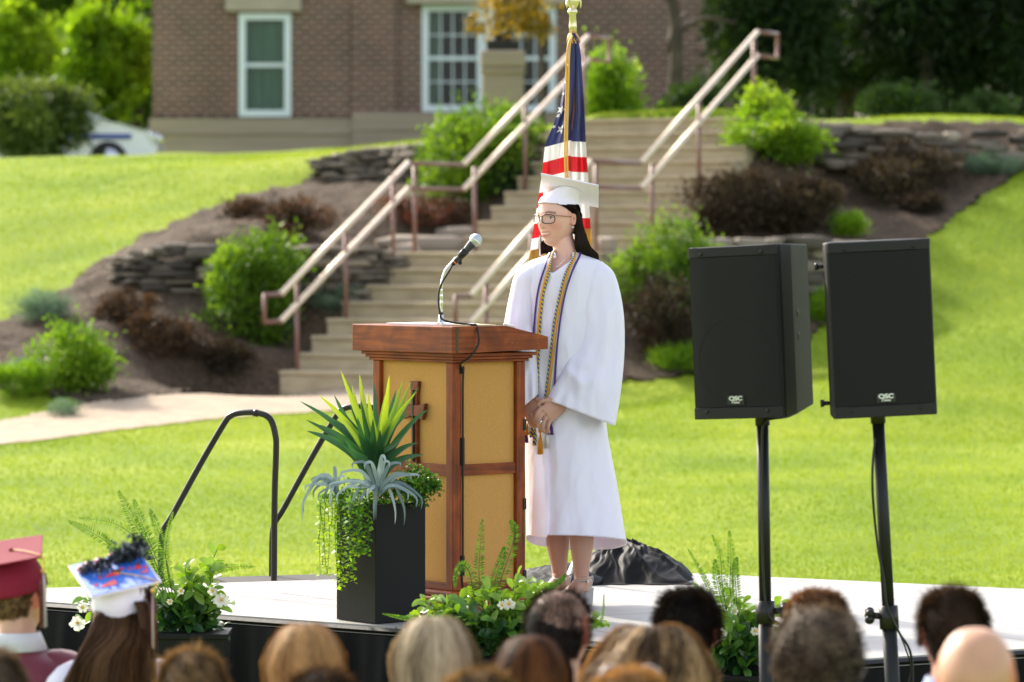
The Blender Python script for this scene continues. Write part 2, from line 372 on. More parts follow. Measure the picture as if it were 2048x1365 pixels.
# ------------------------------------------------------------------ stone walls
M['stone'] = foliage('field_stone', [(.05, .042, .034), (.16, .135, .105), (.36, .30, .23)], 0, .9)
def stone(mb, c, sx, sy, sz, yaw, seed, tint):
    th = np.linspace(0, 2*np.pi, 14, endpoint=False); ph = np.linspace(.1, np.pi-.1, 8); A = []
    for p_ in ph:
        row = []
        for t_ in th:
            v = np.array([math.sin(p_)*math.cos(t_), math.sin(p_)*math.sin(t_), math.cos(p_)])
            v = np.sign(v)*np.abs(v)**.55
            v *= 1+.30*mnoise.noise(Vector(v*1.6)+Vector((seed*7.1, 0, 0)))+.16*mnoise.noise(Vector(v*4.1)+Vector((seed*3.1, 5, 0)))
            row.append(v)
        A.append(row)
    A = np.array(A)*[sx/2, sy/2, sz/2]@rotz(yaw).T+np.array(c); mb.loft(A, True, tint=tint)
def stonewall(label, top, base, n, nm='dry_stone_wall', lay=.075, seed=0, size=(.12, .42)):
    """top/base: lists of (px, py, Z) along the wall"""
    rs = np.random.default_rng(seed); zb_ = [hit(x_, y_+2, 36, 56)[1]-.10 for x_, y_, z_ in base]; bs = np.array([P(x_, y_+6, q_) for (x_, y_, z_), q_ in zip(base, zb_)]); tp = np.array([P(x_, y_, np.interp(x_, [b_[0] for b_ in base], zb_)+.12) for x_, y_, z_ in top]); mb = MB()
    L_ = np.linalg.norm(np.diff(tp[:, :2], axis=0), axis=1).sum(); ts = np.linspace(0, 1, len(tp)); hmax = (tp[:, 2]-bs[:, 2]).max()
    rows = max(2, int(hmax/lay)); 
    for r_ in range(rows):
        x = rs.uniform(-.1, .1)
        while x < L_:
            wl = rs.uniform(*size); u = min(1, (x+wl/2)/L_)
            a = interp(u, ts, tp); b_ = interp(u, ts, bs); f = (r_+.5)/rows
            u2 = min(1, u+.02); dv = interp(u2, ts, tp)-interp(u-.02, ts, tp); yaw = math.atan2(dv[1], dv[0])
            H = a[2]-b_[2]; c = b_*(1-f)+a*f; c = c+[0, rs.normal(0, .035), rs.normal(0, .012)]
            stone(mb, c, wl*1.04, rs.uniform(.25, .4), H/rows*rs.uniform(.85, 1.25), yaw+rs.normal(0, .1), rs.uniform(0, 99), np.clip(rs.normal(.38, .22)+(.15 if r_ == rows-1 else 0), 0, 1))
            x += wl
    b0 = bs.mean(0); return solo(nm, mb, M['stone'], label, 'stone wall', b0, 'dry stone walls terracing the beds')
stonewall('low grey stone wall at the lawn crest, above the red-leaved shrubs', [(628,322,48),(700,300,48.3),(780,296,48.3),(850,290,48.3),(1010,290,47.5)], [(640,350,47.6),(700,366,47.6),(780,368,47.6),(850,366,47.5),(1010,350,47)], 0, seed=1)
stonewall('stacked stone wall in the bed between the lawn edge and the large green shrub', [(235,515,43),(290,500,42.9),(360,488,42.9),(450,492,42.8),(540,505,42.6)], [(240,545,42.5),(290,572,42.2),(360,578,42.1),(450,585,42),(540,590,41.9)], 0, seed=2)
stonewall('stacked stone wall beside the left edge of the lower flight of steps', [(560,505,42.6),(640,490,42.8),(720,495,42.9),(790,512,43)], [(560,590,41.9),(640,606,41.6),(720,600,41.8),(770,585,42)], 0, seed=3)
stonewall('long rough stone wall under the grass ledge at the upper bank', [(1590,252,46.1),(1640,250,46.1),(1760,258,46.1),(1880,264,46.1),(2060,258,46.2),(2250,258,46.2)], [(1600,300,45.5),(1640,325,45.4),(1760,336,45.4),(1880,338,45.4),(2060,325,45.5),(2250,330,45.5)], 0, seed=4, lay=.09, size=(.18,.55))
stonewall('stone wall of large dark slabs seen between the two loudspeakers', [(1290,505,42.0),(1400,485,42.2),(1500,478,42.3),(1600,470,42.4),(1690,480,42.3)], [(1300,560,41.4),(1400,590,41.3),(1500,596,41.2),(1600,590,41.3),(1690,575,41.4)], 0, seed=5, lay=.12, size=(.2,.6))
for (x, y, Z, sx, sz, lab) in [(1212,482,42.0,.24,.18,'pale rounded boulder beside the upper post of the flagside handrail'), (1320,462,43.2,.6,.22,'flat pale slab of rock leaning at the steps\' edge above the green shrub'),
                              (850,480,43.7,1.1,.2,'long pale rock lying along the landing behind the microphone'), (930,462,44.2,.6,.18,'pale rock at the foot of the upper flight right of the microphone head'), (812,500,43.1,.35,.22,'small light boulder at the landing corner left of the microphone')]:
    c = P(x, y, Z); g_ = ground(c[0], c[1])[0]; c[2] = max(c[2]-.05, g_+.02); mb = MB(); stone(mb, c, sx, .4, sz, .4 if sx > .5 else .1, x, .85)
    solo('boulder', mb, M['stone'], lab, 'boulder', c, 'boulders beside the steps')

# ------------------------------------------------------------------ foliage builders
def leaf_quads(pos, dirs, nrm, ln, wd, tint, mb, fold=.15):
    """rhombic leaves: base, side, tip, side"""
    d = dirs/(np.linalg.norm(dirs, axis=1)[:, None]+1e-9); s_ = np.cross(d, nrm); s_ /= np.linalg.norm(s_, axis=1)[:, None]+1e-9
    nn = np.cross(s_, d); ln = np.broadcast_to(ln, len(pos))[:, None]; wd = np.broadcast_to(wd, len(pos))[:, None]
    V = np.stack([pos, pos+d*ln*.45+s_*wd/2+nn*wd*fold, pos+d*ln, pos+d*ln*.45-s_*wd/2+nn*wd*fold], 1).reshape(-1, 3)
    mb.add(V, np.arange(len(V)).reshape(-1, 4), tint=np.repeat(np.clip(tint, 0, 1), 4))
def unit(a): return a/(np.linalg.norm(a, axis=-1, keepdims=True)+1e-9)
def crown(mb, c, rad, n_, ls, rs, lumps=18, lumpr=.38, up=.3, tmean=.5, asp=.5, hollow=.55):
    c = np.array(c, float); rad = np.array(rad, float)
    lc = unit(rs.normal(size=(lumps, 3)))*rs.uniform(.45, .85, (lumps, 1)); lr = rs.uniform(.45, 1.45, lumps)*lumpr; lt = rs.normal(0, .16, lumps)
    k = rs.integers(0, lumps, n_); dv = unit(rs.normal(size=(n_, 3))); r_ = rs.uniform(hollow, 1.08, n_)**.6
    spray = rs.random(n_) < .32; r_ = np.where(spray, r_*rs.uniform(1.0, 1.8, n_), r_)
    spk = np.floor(dv*2.6+3*rs.random((1, 3))); hsh = np.abs(np.sin(spk@np.array([12.9, 78.2, 37.7])+k*3.3)*43758.5)%1
    r_ = r_*(.6+.75*hsh)
    q = lc[k]+dv*(lr[k]*r_)[:, None]; pos = c+q*rad
    dirs = unit(dv+rs.normal(size=(n_, 3))*.6+[0, 0, up]); nr = unit(rs.normal(size=(n_, 3))+[0, 0, .7])
    t = tmean+lt[k]+rs.normal(0, .13, n_)
    leaf_quads(pos, dirs, nr, ls*rs.uniform(.6, 1.3, n_), ls*asp*rs.uniform(.7, 1.2, n_), t, mb)
def stems(mb, base, rad, h, n_, rs, r0=.012):
    for i in range(n_):
        a = rs.uniform(0, 6.28); q = rs.uniform(.2, .8)
        e = np.array(base)+[math.cos(a)*rad[0]*q, math.sin(a)*rad[1]*q, h*rs.uniform(.5, .9)]
        mid = (np.array(base)+e)/2+[0, 0, h*.08]+rs.normal(0, .03*h, 3); mb.tube(smoothpath([base, mid, e], 6), np.linspace(r0, r0*.3, 6), 6)
M['bark'] = simple('bark', (.06, .045, .032), .95, var=.4, vscale=6, bump=.8, bscale=20)
M['shrub_green'] = foliage('shrub_green', [(.03, .075, .01), (.10, .20, .015), (.24, .38, .035)], .4, .5, (1.7, 1.6, .5))
M['shrub_bright'] = foliage('shrub_bright', [(.05, .12, .01), (.15, .28, .015), (.30, .42, .04)], .45, .5, (1.5, 1.5, .4))
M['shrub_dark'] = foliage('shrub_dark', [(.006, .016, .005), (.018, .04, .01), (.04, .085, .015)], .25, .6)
M['barberry'] = foliage('barberry', [(.020, .013, .008), (.065, .043, .024), (.13, .082, .04), (.22, .05, .036)], .3, .6, (1.3, 1, .7))
M['heather'] = foliage('brown_heath', [(.02, .013, .008), (.06, .042, .022), (.13, .10, .04)], .25, .7, (1.2, 1, .7))
M['lavender'] = foliage('grey_green_foliage', [(.06, .10, .06), (.15, .23, .15), (.27, .36, .25)], .3, .7, (1.2, 1.3, .9))
def shrub(x0, y0, x1, y1, Z, mat, label, name='shrub', n_=5000, ls=.07, seed=0, lumps=22, up=.3, tmean=.5, cat='shrub', group='shrubs in the mulch beds', asp=.5, lumpr=.36, depth=.9, hollow=.55):
    """a shrub filling the photo box x0..x1, y0..y1 (y1 its foot) standing on the ground"""
    rs = np.random.default_rng(seed*7+abs(int(x0)))
    if group == 'shrubs in the mulch beds': Z = min(hit((x0+x1)/2, y1, 34, 52)[1]+.15, Z+1.5)
    sc = F/Z
    a = P((x0+x1)/2, y1, Z); w_ = (x1-x0)/sc/2; h = (y1-y0)/sc
    g_ = ground(a[0], a[1])[0]-.03; h = float(np.clip(a[2]+h-g_, .7*h, 1.15*h)); th = thing(name, label, cat, (a[0], a[1], g_), group)
    mb = MB(); hh = h/2; crown(mb, [a[0], a[1], g_+hh*1.02], [w_*1.05, w_*depth*1.0, hh*1.08], n_, ls, rs, lumps, lumpr, up, tmean, asp, hollow)
    part('foliage', mb, mat, th); sb = MB(); stems(sb, [a[0], a[1], g_-.05], [w_, w_], hh*1.6, 9, rs); part('stem', sb, M['bark'], th); return th
# left bed
shrub(410,475,600,690,41.0,M['shrub_green'],'large round green shrub behind the lower end of the handrail',n_=9000,seed=1,lumps=26,tmean=.5)
shrub(70,640,225,790,38.6,M['shrub_bright'],'bright green bushy shrub standing by the path near the small lawn patch',n_=6000,ls=.06,seed=2,tmean=.42)
shrub(190,582,328,650,41.0,M['barberry'],'reddish brown low shrub, uphill one in the bed left of the large green shrub',n_=3500,ls=.05,seed=3,tmean=.5)
shrub(250,636,392,728,39.8,M['barberry'],'brown-red low shrub between the bright green bush and the large green shrub',n_=4500,ls=.05,seed=4,tmean=.42)
shrub(385,692,508,772,39.0,M['heather'],'tangled brown twiggy shrub just above the path edge',n_=4500,ls=.05,seed=5,tmean=.45)
shrub(30,585,145,650,40.6,M['lavender'],'grey-green mound plant at the edge of the lawn slope',n_=5000,ls=.045,seed=6,lumps=30,up=.8,asp=.2,hollow=.8,name='mound_plant',cat='plant')
shrub(22,715,90,760,38.6,M['lavender'],'small grey-green mound plant behind the bright green bush',n_=2200,ls=.04,seed=7,asp=.2,name='mound_plant',cat='plant',up=.8)
shrub(-30,735,110,800,37.9,M['shrub_bright'],'yellow-green grassy clump beside the bright green bush',n_=3500,ls=.09,seed=8,up=1.2,asp=.12,name='grass_clump',cat='plant')
shrub(85,800,165,838,37.0,M['lavender'],'tiny pale mound plant at the path edge on the small lawn patch',n_=1500,ls=.035,seed=9,asp=.2,name='mound_plant',cat='plant',up=.8)
shrub(520,625,612,690,40.2,M['lavender'],'grey-green mound plant under the curved end of the handrail',n_=3500,ls=.045,seed=10,asp=.2,name='mound_plant',cat='plant',up=.8)
shrub(622,575,725,638,41.0,M['lavender'],'grey-green mound plant in front of the wall beside the steps',n_=3500,ls=.045,seed=11,asp=.2,name='mound_plant',cat='plant',up=.8)
shrub(515,405,665,480,45.3,M['barberry'],'dark red-tipped shrub below the crest wall, left of the handrail',n_=4000,ls=.05,seed=12,tmean=.42)
shrub(455,402,535,440,46.0,M['barberry'],'small dark brown shrub at the lawn edge high on the bank',n_=1800,ls=.05,seed=13,tmean=.35)
shrub(750,395,930,470,44.9,M['barberry'],'low brown shrub with red leaves above the landing, between the handrail posts',n_=5000,ls=.05,seed=14,tmean=.5)
shrub(828,232,1045,412,47.3,M['shrub_green'],'wide green shrub behind the landing handrail below the stone pier',n_=11000,ls=.075,seed=15,tmean=.58,lumps=30)
shrub(980,225,1080,330,48.0,M['shrub_green'],'upright green shrub beside the stone pier, left of the flag',n_=4500,ls=.07,seed=16,tmean=.6)
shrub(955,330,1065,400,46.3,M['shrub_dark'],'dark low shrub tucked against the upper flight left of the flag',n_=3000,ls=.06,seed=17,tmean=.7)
# right bed
shrub(1225,450,1420,640,40.6,M['shrub_green'],'loose green shrub behind the graduate\'s back, right of her shoulder',n_=8000,ls=.06,seed=18,tmean=.6)
shrub(1235,560,1420,735,40.2,M['heather'],'dark brown twiggy shrub between the gown and the first loudspeaker',n_=7000,ls=.05,seed=19,tmean=.28)
shrub(1305,690,1410,755,39.4,M['shrub_bright'],'bright green low clump at the lawn edge beside the first loudspeaker',n_=3000,ls=.08,seed=20,up=1.2,asp=.14,name='grass_clump',cat='plant')
shrub(1462,235,1640,345,45.3,M['shrub_bright'],'wide bright green shrub beside the top steps above the first loudspeaker',n_=7000,ls=.07,seed=21,tmean=.5)
shrub(1488,182,1590,275,45.8,M['shrub_bright'],'upright light green shrub rising in front of the upper rail end',n_=3500,ls=.07,seed=22,tmean=.7)
shrub(1375,340,1570,478,43.2,M['heather'],'big brown twiggy shrub at the right edge of the steps',n_=9000,ls=.055,seed=23,tmean=.5)
shrub(1530,360,1690,470,43.4,M['heather'],'brown twiggy shrub above the gap between the loudspeakers',n_=7000,ls=.055,seed=24,tmean=.45)
shrub(1690,295,1890,405,44.6,M['heather'],'broad brown shrub below the long upper wall',n_=7500,ls=.055,seed=25,tmean=.5)
shrub(1800,385,1885,430,43.9,M['heather'],'small brown shrub above the second loudspeaker',n_=2500,ls=.05,seed=26,tmean=.4)
shrub(1928,305,2035,362,45.0,M['lavender'],'pale green mound plant near the grass edge below the upper wall',n_=4000,ls=.045,seed=27,asp=.25,name='mound_plant',cat='plant',up=.6,tmean=.65)
shrub(1655,432,1732,482,43.0,M['shrub_bright'],'small bright green tuft above the second loudspeaker\'s left corner',n_=2200,ls=.09,seed=28,up=1.3,asp=.12,name='grass_clump',cat='plant')
shrub(1612,585,1690,660,41.4,M['shrub_bright'],'yellow-green tuft visible in the gap between the loudspeakers',n_=2600,ls=.09,seed=29,up=1.3,asp=.12,name='grass_clump',cat='plant')
# plateau shrubs by the building
shrub(1165,110,1290,250,52,M['shrub_bright'],'light green shrub right of the flag by the brick wall',n_=6000,ls=.09,seed=30,tmean=.55,group='shrubs by the building')
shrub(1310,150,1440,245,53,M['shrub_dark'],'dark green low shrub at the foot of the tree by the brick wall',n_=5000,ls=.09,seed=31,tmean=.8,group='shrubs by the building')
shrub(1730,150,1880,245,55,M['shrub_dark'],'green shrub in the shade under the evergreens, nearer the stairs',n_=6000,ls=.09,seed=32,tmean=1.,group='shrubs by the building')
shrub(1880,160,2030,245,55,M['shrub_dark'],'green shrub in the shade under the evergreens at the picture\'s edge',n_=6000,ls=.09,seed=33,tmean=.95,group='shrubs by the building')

# ------------------------------------------------------------------ trees
M['tree_light'] = foliage('tree_leaves_light', [(.04, .09, .008), (.13, .25, .015), (.30, .45, .03)], .45, .5, (1.6, 1.6, .4))
M['tree_mid'] = foliage('tree_leaves_mid', [(.025, .065, .008), (.075, .16, .014), (.17, .30, .025)], .4, .5, (1.6, 1.5, .5))
M['tree_olive'] = foliage('tree_leaves_olive', [(.045, .07, .015), (.11, .165, .035), (.22, .30, .06)], .35, .6, (1.4, 1.3, .6))
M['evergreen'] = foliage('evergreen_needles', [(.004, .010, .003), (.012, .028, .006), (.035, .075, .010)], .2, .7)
M['tree_gold'] = foliage('tree_leaves_gold', [(.06, .05, .01), (.16, .12, .015), (.34, .26, .03)], .45, .5, (1.6, 1.3, .4))
def tree(X, Y, base, h, cr, lo, mat, label, name='tree', n_=14000, ls=.22, seed=0, lumps=26, tmean=.5, trunk=.16, cones=False, group='trees around the building', lumpr=.36):
    rs = np.random.default_rng(seed); th = thing(name, label, 'tree', (X, Y, base), group)
    tb = MB(); tb.tube(smoothpath([[X, Y, base-.3], [X+.1, Y, base+h*.35], [X-.08, Y+.1, base+h*.7], [X, Y, base+h*.92]], 12), np.linspace(trunk, trunk*.2, 12), 10)
    for i in range(9):
        a = rs.uniform(0, 6.28); f = rs.uniform(.3, .75); z_ = base+h*f
        e = [X+math.cos(a)*cr[0]*.8, Y+math.sin(a)*cr[1]*.8, z_+h*rs.uniform(.05, .2)]; tb.tube(smoothpath([[X, Y, z_], [(X+e[0])/2, (Y+e[1])/2, z_+h*.09], e], 7), np.linspace(trunk*.45, .02, 7), 7)
    part('trunk', tb, M['bark'], th)
    mb = MB(); zc = (base+lo+base+h)/2; hz = (h-lo)/2
    crown(mb, [X, Y, zc], [cr[0], cr[1], hz], n_, ls, rs, lumps, lumpr, .1 if not cones else -.4, tmean, .5 if not cones else .22)
    part('crown', mb, mat, th)
def ptree(x, Z, y_foot, y_top, wpx, lo, *a, **k):
    b = P(x, y_foot, Z); t = P(x, y_top, Z); sc = F/Z; tree(b[0], Z, b[2], t[2]-b[2], (wpx/sc/2, wpx/sc/2), lo, *a, **k)
ptree(78,66,318,158,205,.1,M['tree_olive'],'low olive-green conifer bush-tree at the lawn crest beside the white car',n_=16000,ls=.13,seed=41,tmean=.45,name='conifer',lumps=34)
ptree(215,84,300,20,170,.6,M['tree_light'],'sunlit light green tree nearest the corner of the brick building',n_=16000,ls=.2,seed=42,tmean=.6,lumps=26)
ptree(20,80,320,10,150,1.0,M['tree_light'],'bright yellow-green tree at the far edge above the olive conifer',n_=13000,ls=.2,seed=43,tmean=.75)
ptree(110,92,300,-120,260,1.0,M['tree_mid'],'tall mid-green tree behind the sunlit trees',n_=20000,ls=.25,seed=44,tmean=.5)
ptree(270,98,300,-160,240,1.,M['tree_mid'],'tall mid-green tree rising behind the building corner',n_=20000,ls=.25,seed=45,tmean=.45)
ptree(-60,98,300,-160,240,1.,M['tree_mid'],'tall mid-green tree past the edge of the trees on the lawn side',n_=14000,ls=.25,seed=46,tmean=.45)
for i, (x, Z, w_, lab) in enumerate([(-210, 88, 260, 'broad light green tree past the edge of the picture beside the olive conifer'), (-430, 96, 320, 'tall mid-green tree well past the edge of the picture on the lawn side'), (-700, 92, 330, 'round mid-green tree far out along the lawn crest'), (-980, 100, 380, 'outermost tall tree along the lawn crest')]):
    ptree(x, Z, 310, -110-20*(i % 2), w_, .5, M['tree_light'] if i % 2 == 0 else M['tree_mid'], lab, n_=12000, ls=.3, seed=140+i, tmean=.5)
ptree(190,106,300,-120,320,.2,M['tree_mid'],'darker tree closing the gap between the two tall trees',n_=26000,ls=.36,seed=47,tmean=.3)
ptree(120,112,300,-160,420,.0,M['tree_mid'],'broad dark tree at the very back behind all the other trees',n_=26000,ls=.42,seed=49,tmean=.3)
ptree(280,118,300,-160,300,.0,M['tree_mid'],'back tree whose crown fills the gap at the building corner',n_=20000,ls=.42,seed=40,tmean=.3)
ptree(30,106,300,-120,320,.2,M['tree_mid'],'dark tree filling the view behind the olive conifer',n_=24000,ls=.36,seed=48,tmean=.25)
for i, (x, Z, w_, tm, lab) in enumerate([(1545,58,210,.55,'dark evergreen tree standing closest to the brick wall'), (1690,61,230,.6,'dark evergreen second from the brick wall'), (1840,59,240,.5,'dark evergreen third from the brick wall'), (1990,60,240,.55,'dark evergreen at the edge of the row above the grass ledge'), (2110,58,230,.5,'outermost dark evergreen, only its side branches in view')]):
    ptree(x, Z, 240, -190+20*(i % 2), w_*1.15, .15, M['evergreen'], lab, n_=22000, ls=.19, seed=50+i, tmean=tm, name='evergreen_tree', lumps=40, cones=True, group='row of evergreens beside the building', lumpr=.32)
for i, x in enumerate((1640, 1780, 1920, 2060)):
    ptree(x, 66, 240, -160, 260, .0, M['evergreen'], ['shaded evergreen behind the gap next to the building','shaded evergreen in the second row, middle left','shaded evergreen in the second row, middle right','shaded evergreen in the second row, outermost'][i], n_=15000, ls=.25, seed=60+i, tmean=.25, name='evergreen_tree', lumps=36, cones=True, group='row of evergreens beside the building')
ptree(1340,56,245,-240,330,2.0,M['tree_gold'],'small tree with dark trunk and golden-green leaves before the brick wall',n_=3200,ls=.12,seed=70,tmean=.25,trunk=.13,lumps=30,lumpr=.2)

# ------------------------------------------------------------------ brick building
m, nt, b, out = newmat('brick'); L = nt.links.new
tc = N(nt, 'ShaderNodeTexCoord'); sp_ = N(nt, 'ShaderNodeSeparateXYZ'); L(tc.outputs['Object'], sp_.inputs[0])
ad = N(nt, 'ShaderNodeMath', operation='ADD'); L(sp_.outputs[0], ad.inputs[0]); L(sp_.outputs[1], ad.inputs[1])
cb = N(nt, 'ShaderNodeCombineXYZ'); L(ad.outputs[0], cb.inputs[0]); L(sp_.outputs[2], cb.inputs[1])
br = N(nt, 'ShaderNodeTexBrick'); L(cb.outputs[0], br.inputs['Vector']); br.inputs['Scale'].default_value = 1
br.inputs['Brick Width'].default_value = .26; br.inputs['Row Height'].default_value = .10; br.inputs['Mortar Size'].default_value = .013
br.inputs['Color1'].default_value = (.135, .056, .040, 1); br.inputs['Color2'].default_value = (.082, .038, .029, 1); br.inputs['Mortar'].default_value = (.30, .25, .195, 1); br.inputs['Bias'].default_value = 0
nz = N(nt, 'ShaderNodeTexNoise'); nz.inputs['Scale'].default_value = .8; L(tc.outputs['Object'], nz.inputs[0]); mx = N(nt, 'ShaderNodeMixRGB', blend_type='OVERLAY'); mx.inputs[0].default_value = .35
L(br.outputs[0], mx.inputs[1]); L(nz.outputs[0], mx.inputs[2]); L(mx.outputs[0], b.inputs['Base Color']); b.inputs['Roughness'].default_value = .9
M['brick'] = m
M['plinth'] = simple('limestone', (.30, .245, .18), .9, var=.12, vscale=1.5, stretch=(.3, .3, 6))
M['lintel'] = simple('pale_limestone', (.36, .31, .24), .9, var=.08, vscale=2)
M['frame'] = simple('window_frame_paint', (.60, .68, .70), .45)
m, nt, b, out = newmat('window_glass'); b.inputs['Base Color'].default_value = (.02, .025, .028, 1); b.inputs['Roughness'].default_value = .06; b.inputs['Specular IOR Level'].default_value = .8
tr = N(nt, 'ShaderNodeBsdfTransparent'); tr.inputs[0].default_value = (.8, .87, .85, 1); mx = N(nt, 'ShaderNodeMixShader'); mx.inputs[0].default_value = .78
nt.links.new(b.outputs[0], mx.inputs[1]); nt.links.new(tr.outputs[0], mx.inputs[2]); nt.links.new(mx.outputs[0], out.inputs[0]); M['glass'] = m
M['curtain'] = simple('green_curtain', (.32, .50, .38), .9, var=.25, vscale=6, stretch=(3, 1, .1))
M['curtain_pale'] = simple('pale_curtain', (.42, .50, .42), .9, var=.2, vscale=6, stretch=(3, 1, .1))
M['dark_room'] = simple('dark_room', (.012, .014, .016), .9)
M['roof'] = simple('grey_roof', (.08, .08, .085), .9)
BY = 75.0
def bx(px): return (px-CX)*BY/F
def bz(py): return HC-(py-HY)*BY/F
bld = thing('brick_building', 'brown brick building with white framed windows and a limestone base', 'building', (0, BY, 3.8))
holes = [(478, 582, 27, 234), (844, 1112, 10, 224), (1452, 1575, 0, 125)]
HX = [(bx(a), bx(b_), bz(d), bz(c)) for a, b_, c, d in holes]
x0, x1, zb, zt = bx(305), bx(1700), 2.6, 12.4; zp = bz(234)
def wall_holes(x0, x1, z0, z1, y, holes, dep=.25):
    xs = sorted({x0, x1}|{h[0] for h in holes}|{h[1] for h in holes}); zs = sorted({z0, z1}|{h[2] for h in holes}|{h[3] for h in holes}); mb = MB()
    for a, b_ in zip(xs, xs[1:]):
        for c, d in zip(zs, zs[1:]):
            mx_, mz_ = (a+b_)/2, (c+d)/2
            if any(h[0] < mx_ < h[1] and h[2] < mz_ < h[3] for h in holes): continue
            mb.add([[a, y, c], [b_, y, c], [b_, y, d], [a, y, d]], [[0, 1, 2, 3]])
    for h in holes:
        for p_, q in (((h[0], h[2]), (h[0], h[3])), ((h[0], h[3]), (h[1], h[3])), ((h[1], h[3]), (h[1], h[2])), ((h[1], h[2]), (h[0], h[2]))):
            mb.add([[p_[0], y, p_[1]], [q[0], y, q[1]], [q[0], y+dep, q[1]], [p_[0], y+dep, p_[1]]], [[0, 1, 2, 3]])
    return mb
wb = wall_holes(x0, x1, zp, zt, BY, HX)
wb.add([[x0, BY, zp], [x0, BY, zt], [x0, BY+14, zt], [x0, BY+14, zp]], [[0, 1, 2, 3]]); wb.add([[x1, BY, zp], [x1, BY, zt], [x1, BY+14, zt], [x1, BY+14, zp]], [[0, 1, 2, 3]])
wb.add([[x0, BY+14, zp], [x1, BY+14, zp], [x1, BY+14, zt], [x0, BY+14, zt]], [[0, 1, 2, 3]])
xb = bx(706)
part('brick_wall', wb, M['brick'], bld, smooth=False)
# the main block stands a little proud of the corner bay
for hx0, hx1 in ((xb, HX[1][0]-.5),): part('brick_wall', MB().box([(hx0+hx1)/2, BY-.045, (zp+zt)/2], [hx1-hx0, .088, zt-zp-.004]), M['brick'], bld, smooth=False)
part('plinth', MB().box([(x0+xb)/2-.03, BY+.05, (zb+zp-.03)/2], [xb-x0+.06, .3, zp-.03-zb]).box([(x0+xb)/2-.05, BY+.02, zp-.03-.30], [xb-x0+.1, .33, .03]), M['plinth'], bld, smooth=False)
part('plinth', MB().box([(xb+x1)/2, BY-.03, (zb+zp+.07)/2], [x1-xb, .38, zp+.07-zb]).box([(xb+x1)/2, BY-.06, zp-.25], [x1-xb+.03, .39, .03]), M['plinth'], bld, smooth=False)
part('plinth', MB().box([x0-.001, BY+7.2, (zb+zp-.034)/2], [.1, 13.9, zp-.034-zb]), M['plinth'], bld, smooth=False)
part('lintel', MB().box([(bx(452)+bx(603))/2, BY-.06, bz(5)], [bx(603)-bx(452), .2, .36]), M['lintel'], bld, smooth=False, bevel=.01)
part('lintel', MB().box([(bx(815)+bx(1150))/2, BY-.14, bz(-8)], [bx(1150)-bx(815), .26, .34]), M['lintel'], bld, smooth=False, bevel=.01)
part('roof', MB().add([[x0-.4, BY-.4, zt], [x1+.4, BY-.4, zt], [x1+.4, BY+14.4, zt], [x0-.4, BY+14.4, zt], [x0+3, BY+7, zt+3], [x1-3, BY+7, zt+3]], [[0, 1, 5, 4], [2, 3, 4, 5], [3, 2, 1, 0]], [[1, 2, 5], [3, 0, 4]]), M['roof'], bld, smooth=False)
def window(xa, xb_, za, zb_, bars, curtain, vb=0, full=False):
    y = BY+.0; fw = .13
    fr = MB(); cx_, cz_ = (xa+xb_)/2, (za+zb_)/2; W_, H_ = xb_-xa, zb_-za
    fr.box([xa+fw/2, y+.03, cz_], [fw, .12, H_]).box([xb_-fw/2, y+.03, cz_], [fw, .12, H_]).box([cx_, y+.028, za+fw/2], [W_-2*fw, .12, fw]).box([cx_, y+.028, zb_-fw/2], [W_-2*fw, .12, fw])
    o = part('window', fr, M['frame'], bld, smooth=False, bevel=.006)
    part('sash_bar', MB().box([cx_, y+.06, cz_], [W_-2*fw, .06, .075]), M['frame'], o, smooth=False)
    gb = MB()
    for k in range(1, bars): gb.box([xa+fw+(W_-2*fw)*k/bars, y+.075, cz_], [.024, .03, H_-2*fw])
    for zz in ([.25, .75] if vb else []): gb.box([cx_, y+.073, za+fw+(H_-2*fw)*zz], [W_-2*fw, .03, .024])
    if bars > 1: part('glazing_bars', gb, M['frame'], o, smooth=False)
    part('pane', MB().box([cx_, y+.10, cz_], [W_-2*fw+.02, .008, H_-2*fw+.02]), M['glass'], o, smooth=False)
    n_ = 80; u = np.linspace(0, 1, n_); f = (1 if full else .27)
    A = np.array([[[xa+fw+(W_-2*fw)*f*t_, y+.18+.035*math.sin(t_*f*46), zz] for t_ in u] for zz in (za+fw, zb_-fw)]); part('curtain', MB().grid(A), M['curtain'] if full else M['curtain_pale'], o)
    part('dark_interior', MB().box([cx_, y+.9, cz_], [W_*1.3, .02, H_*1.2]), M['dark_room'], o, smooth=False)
window(*HX[0], 1, None, 0, True)
w2 = HX[1]; wm = bx(967); wn = bx(1000)
part('mullion', MB().box([(wm+wn)/2, BY+.035, (w2[2]+w2[3])/2], [wn-wm-.004, .15, w2[3]-w2[2]]), M['frame'], bld, smooth=False)
window(w2[0], wm, w2[2], w2[3], 4, None, 1); window(wn, w2[1], w2[2], w2[3], 3, None, 1)
window(*HX[2], 3, None, 1)

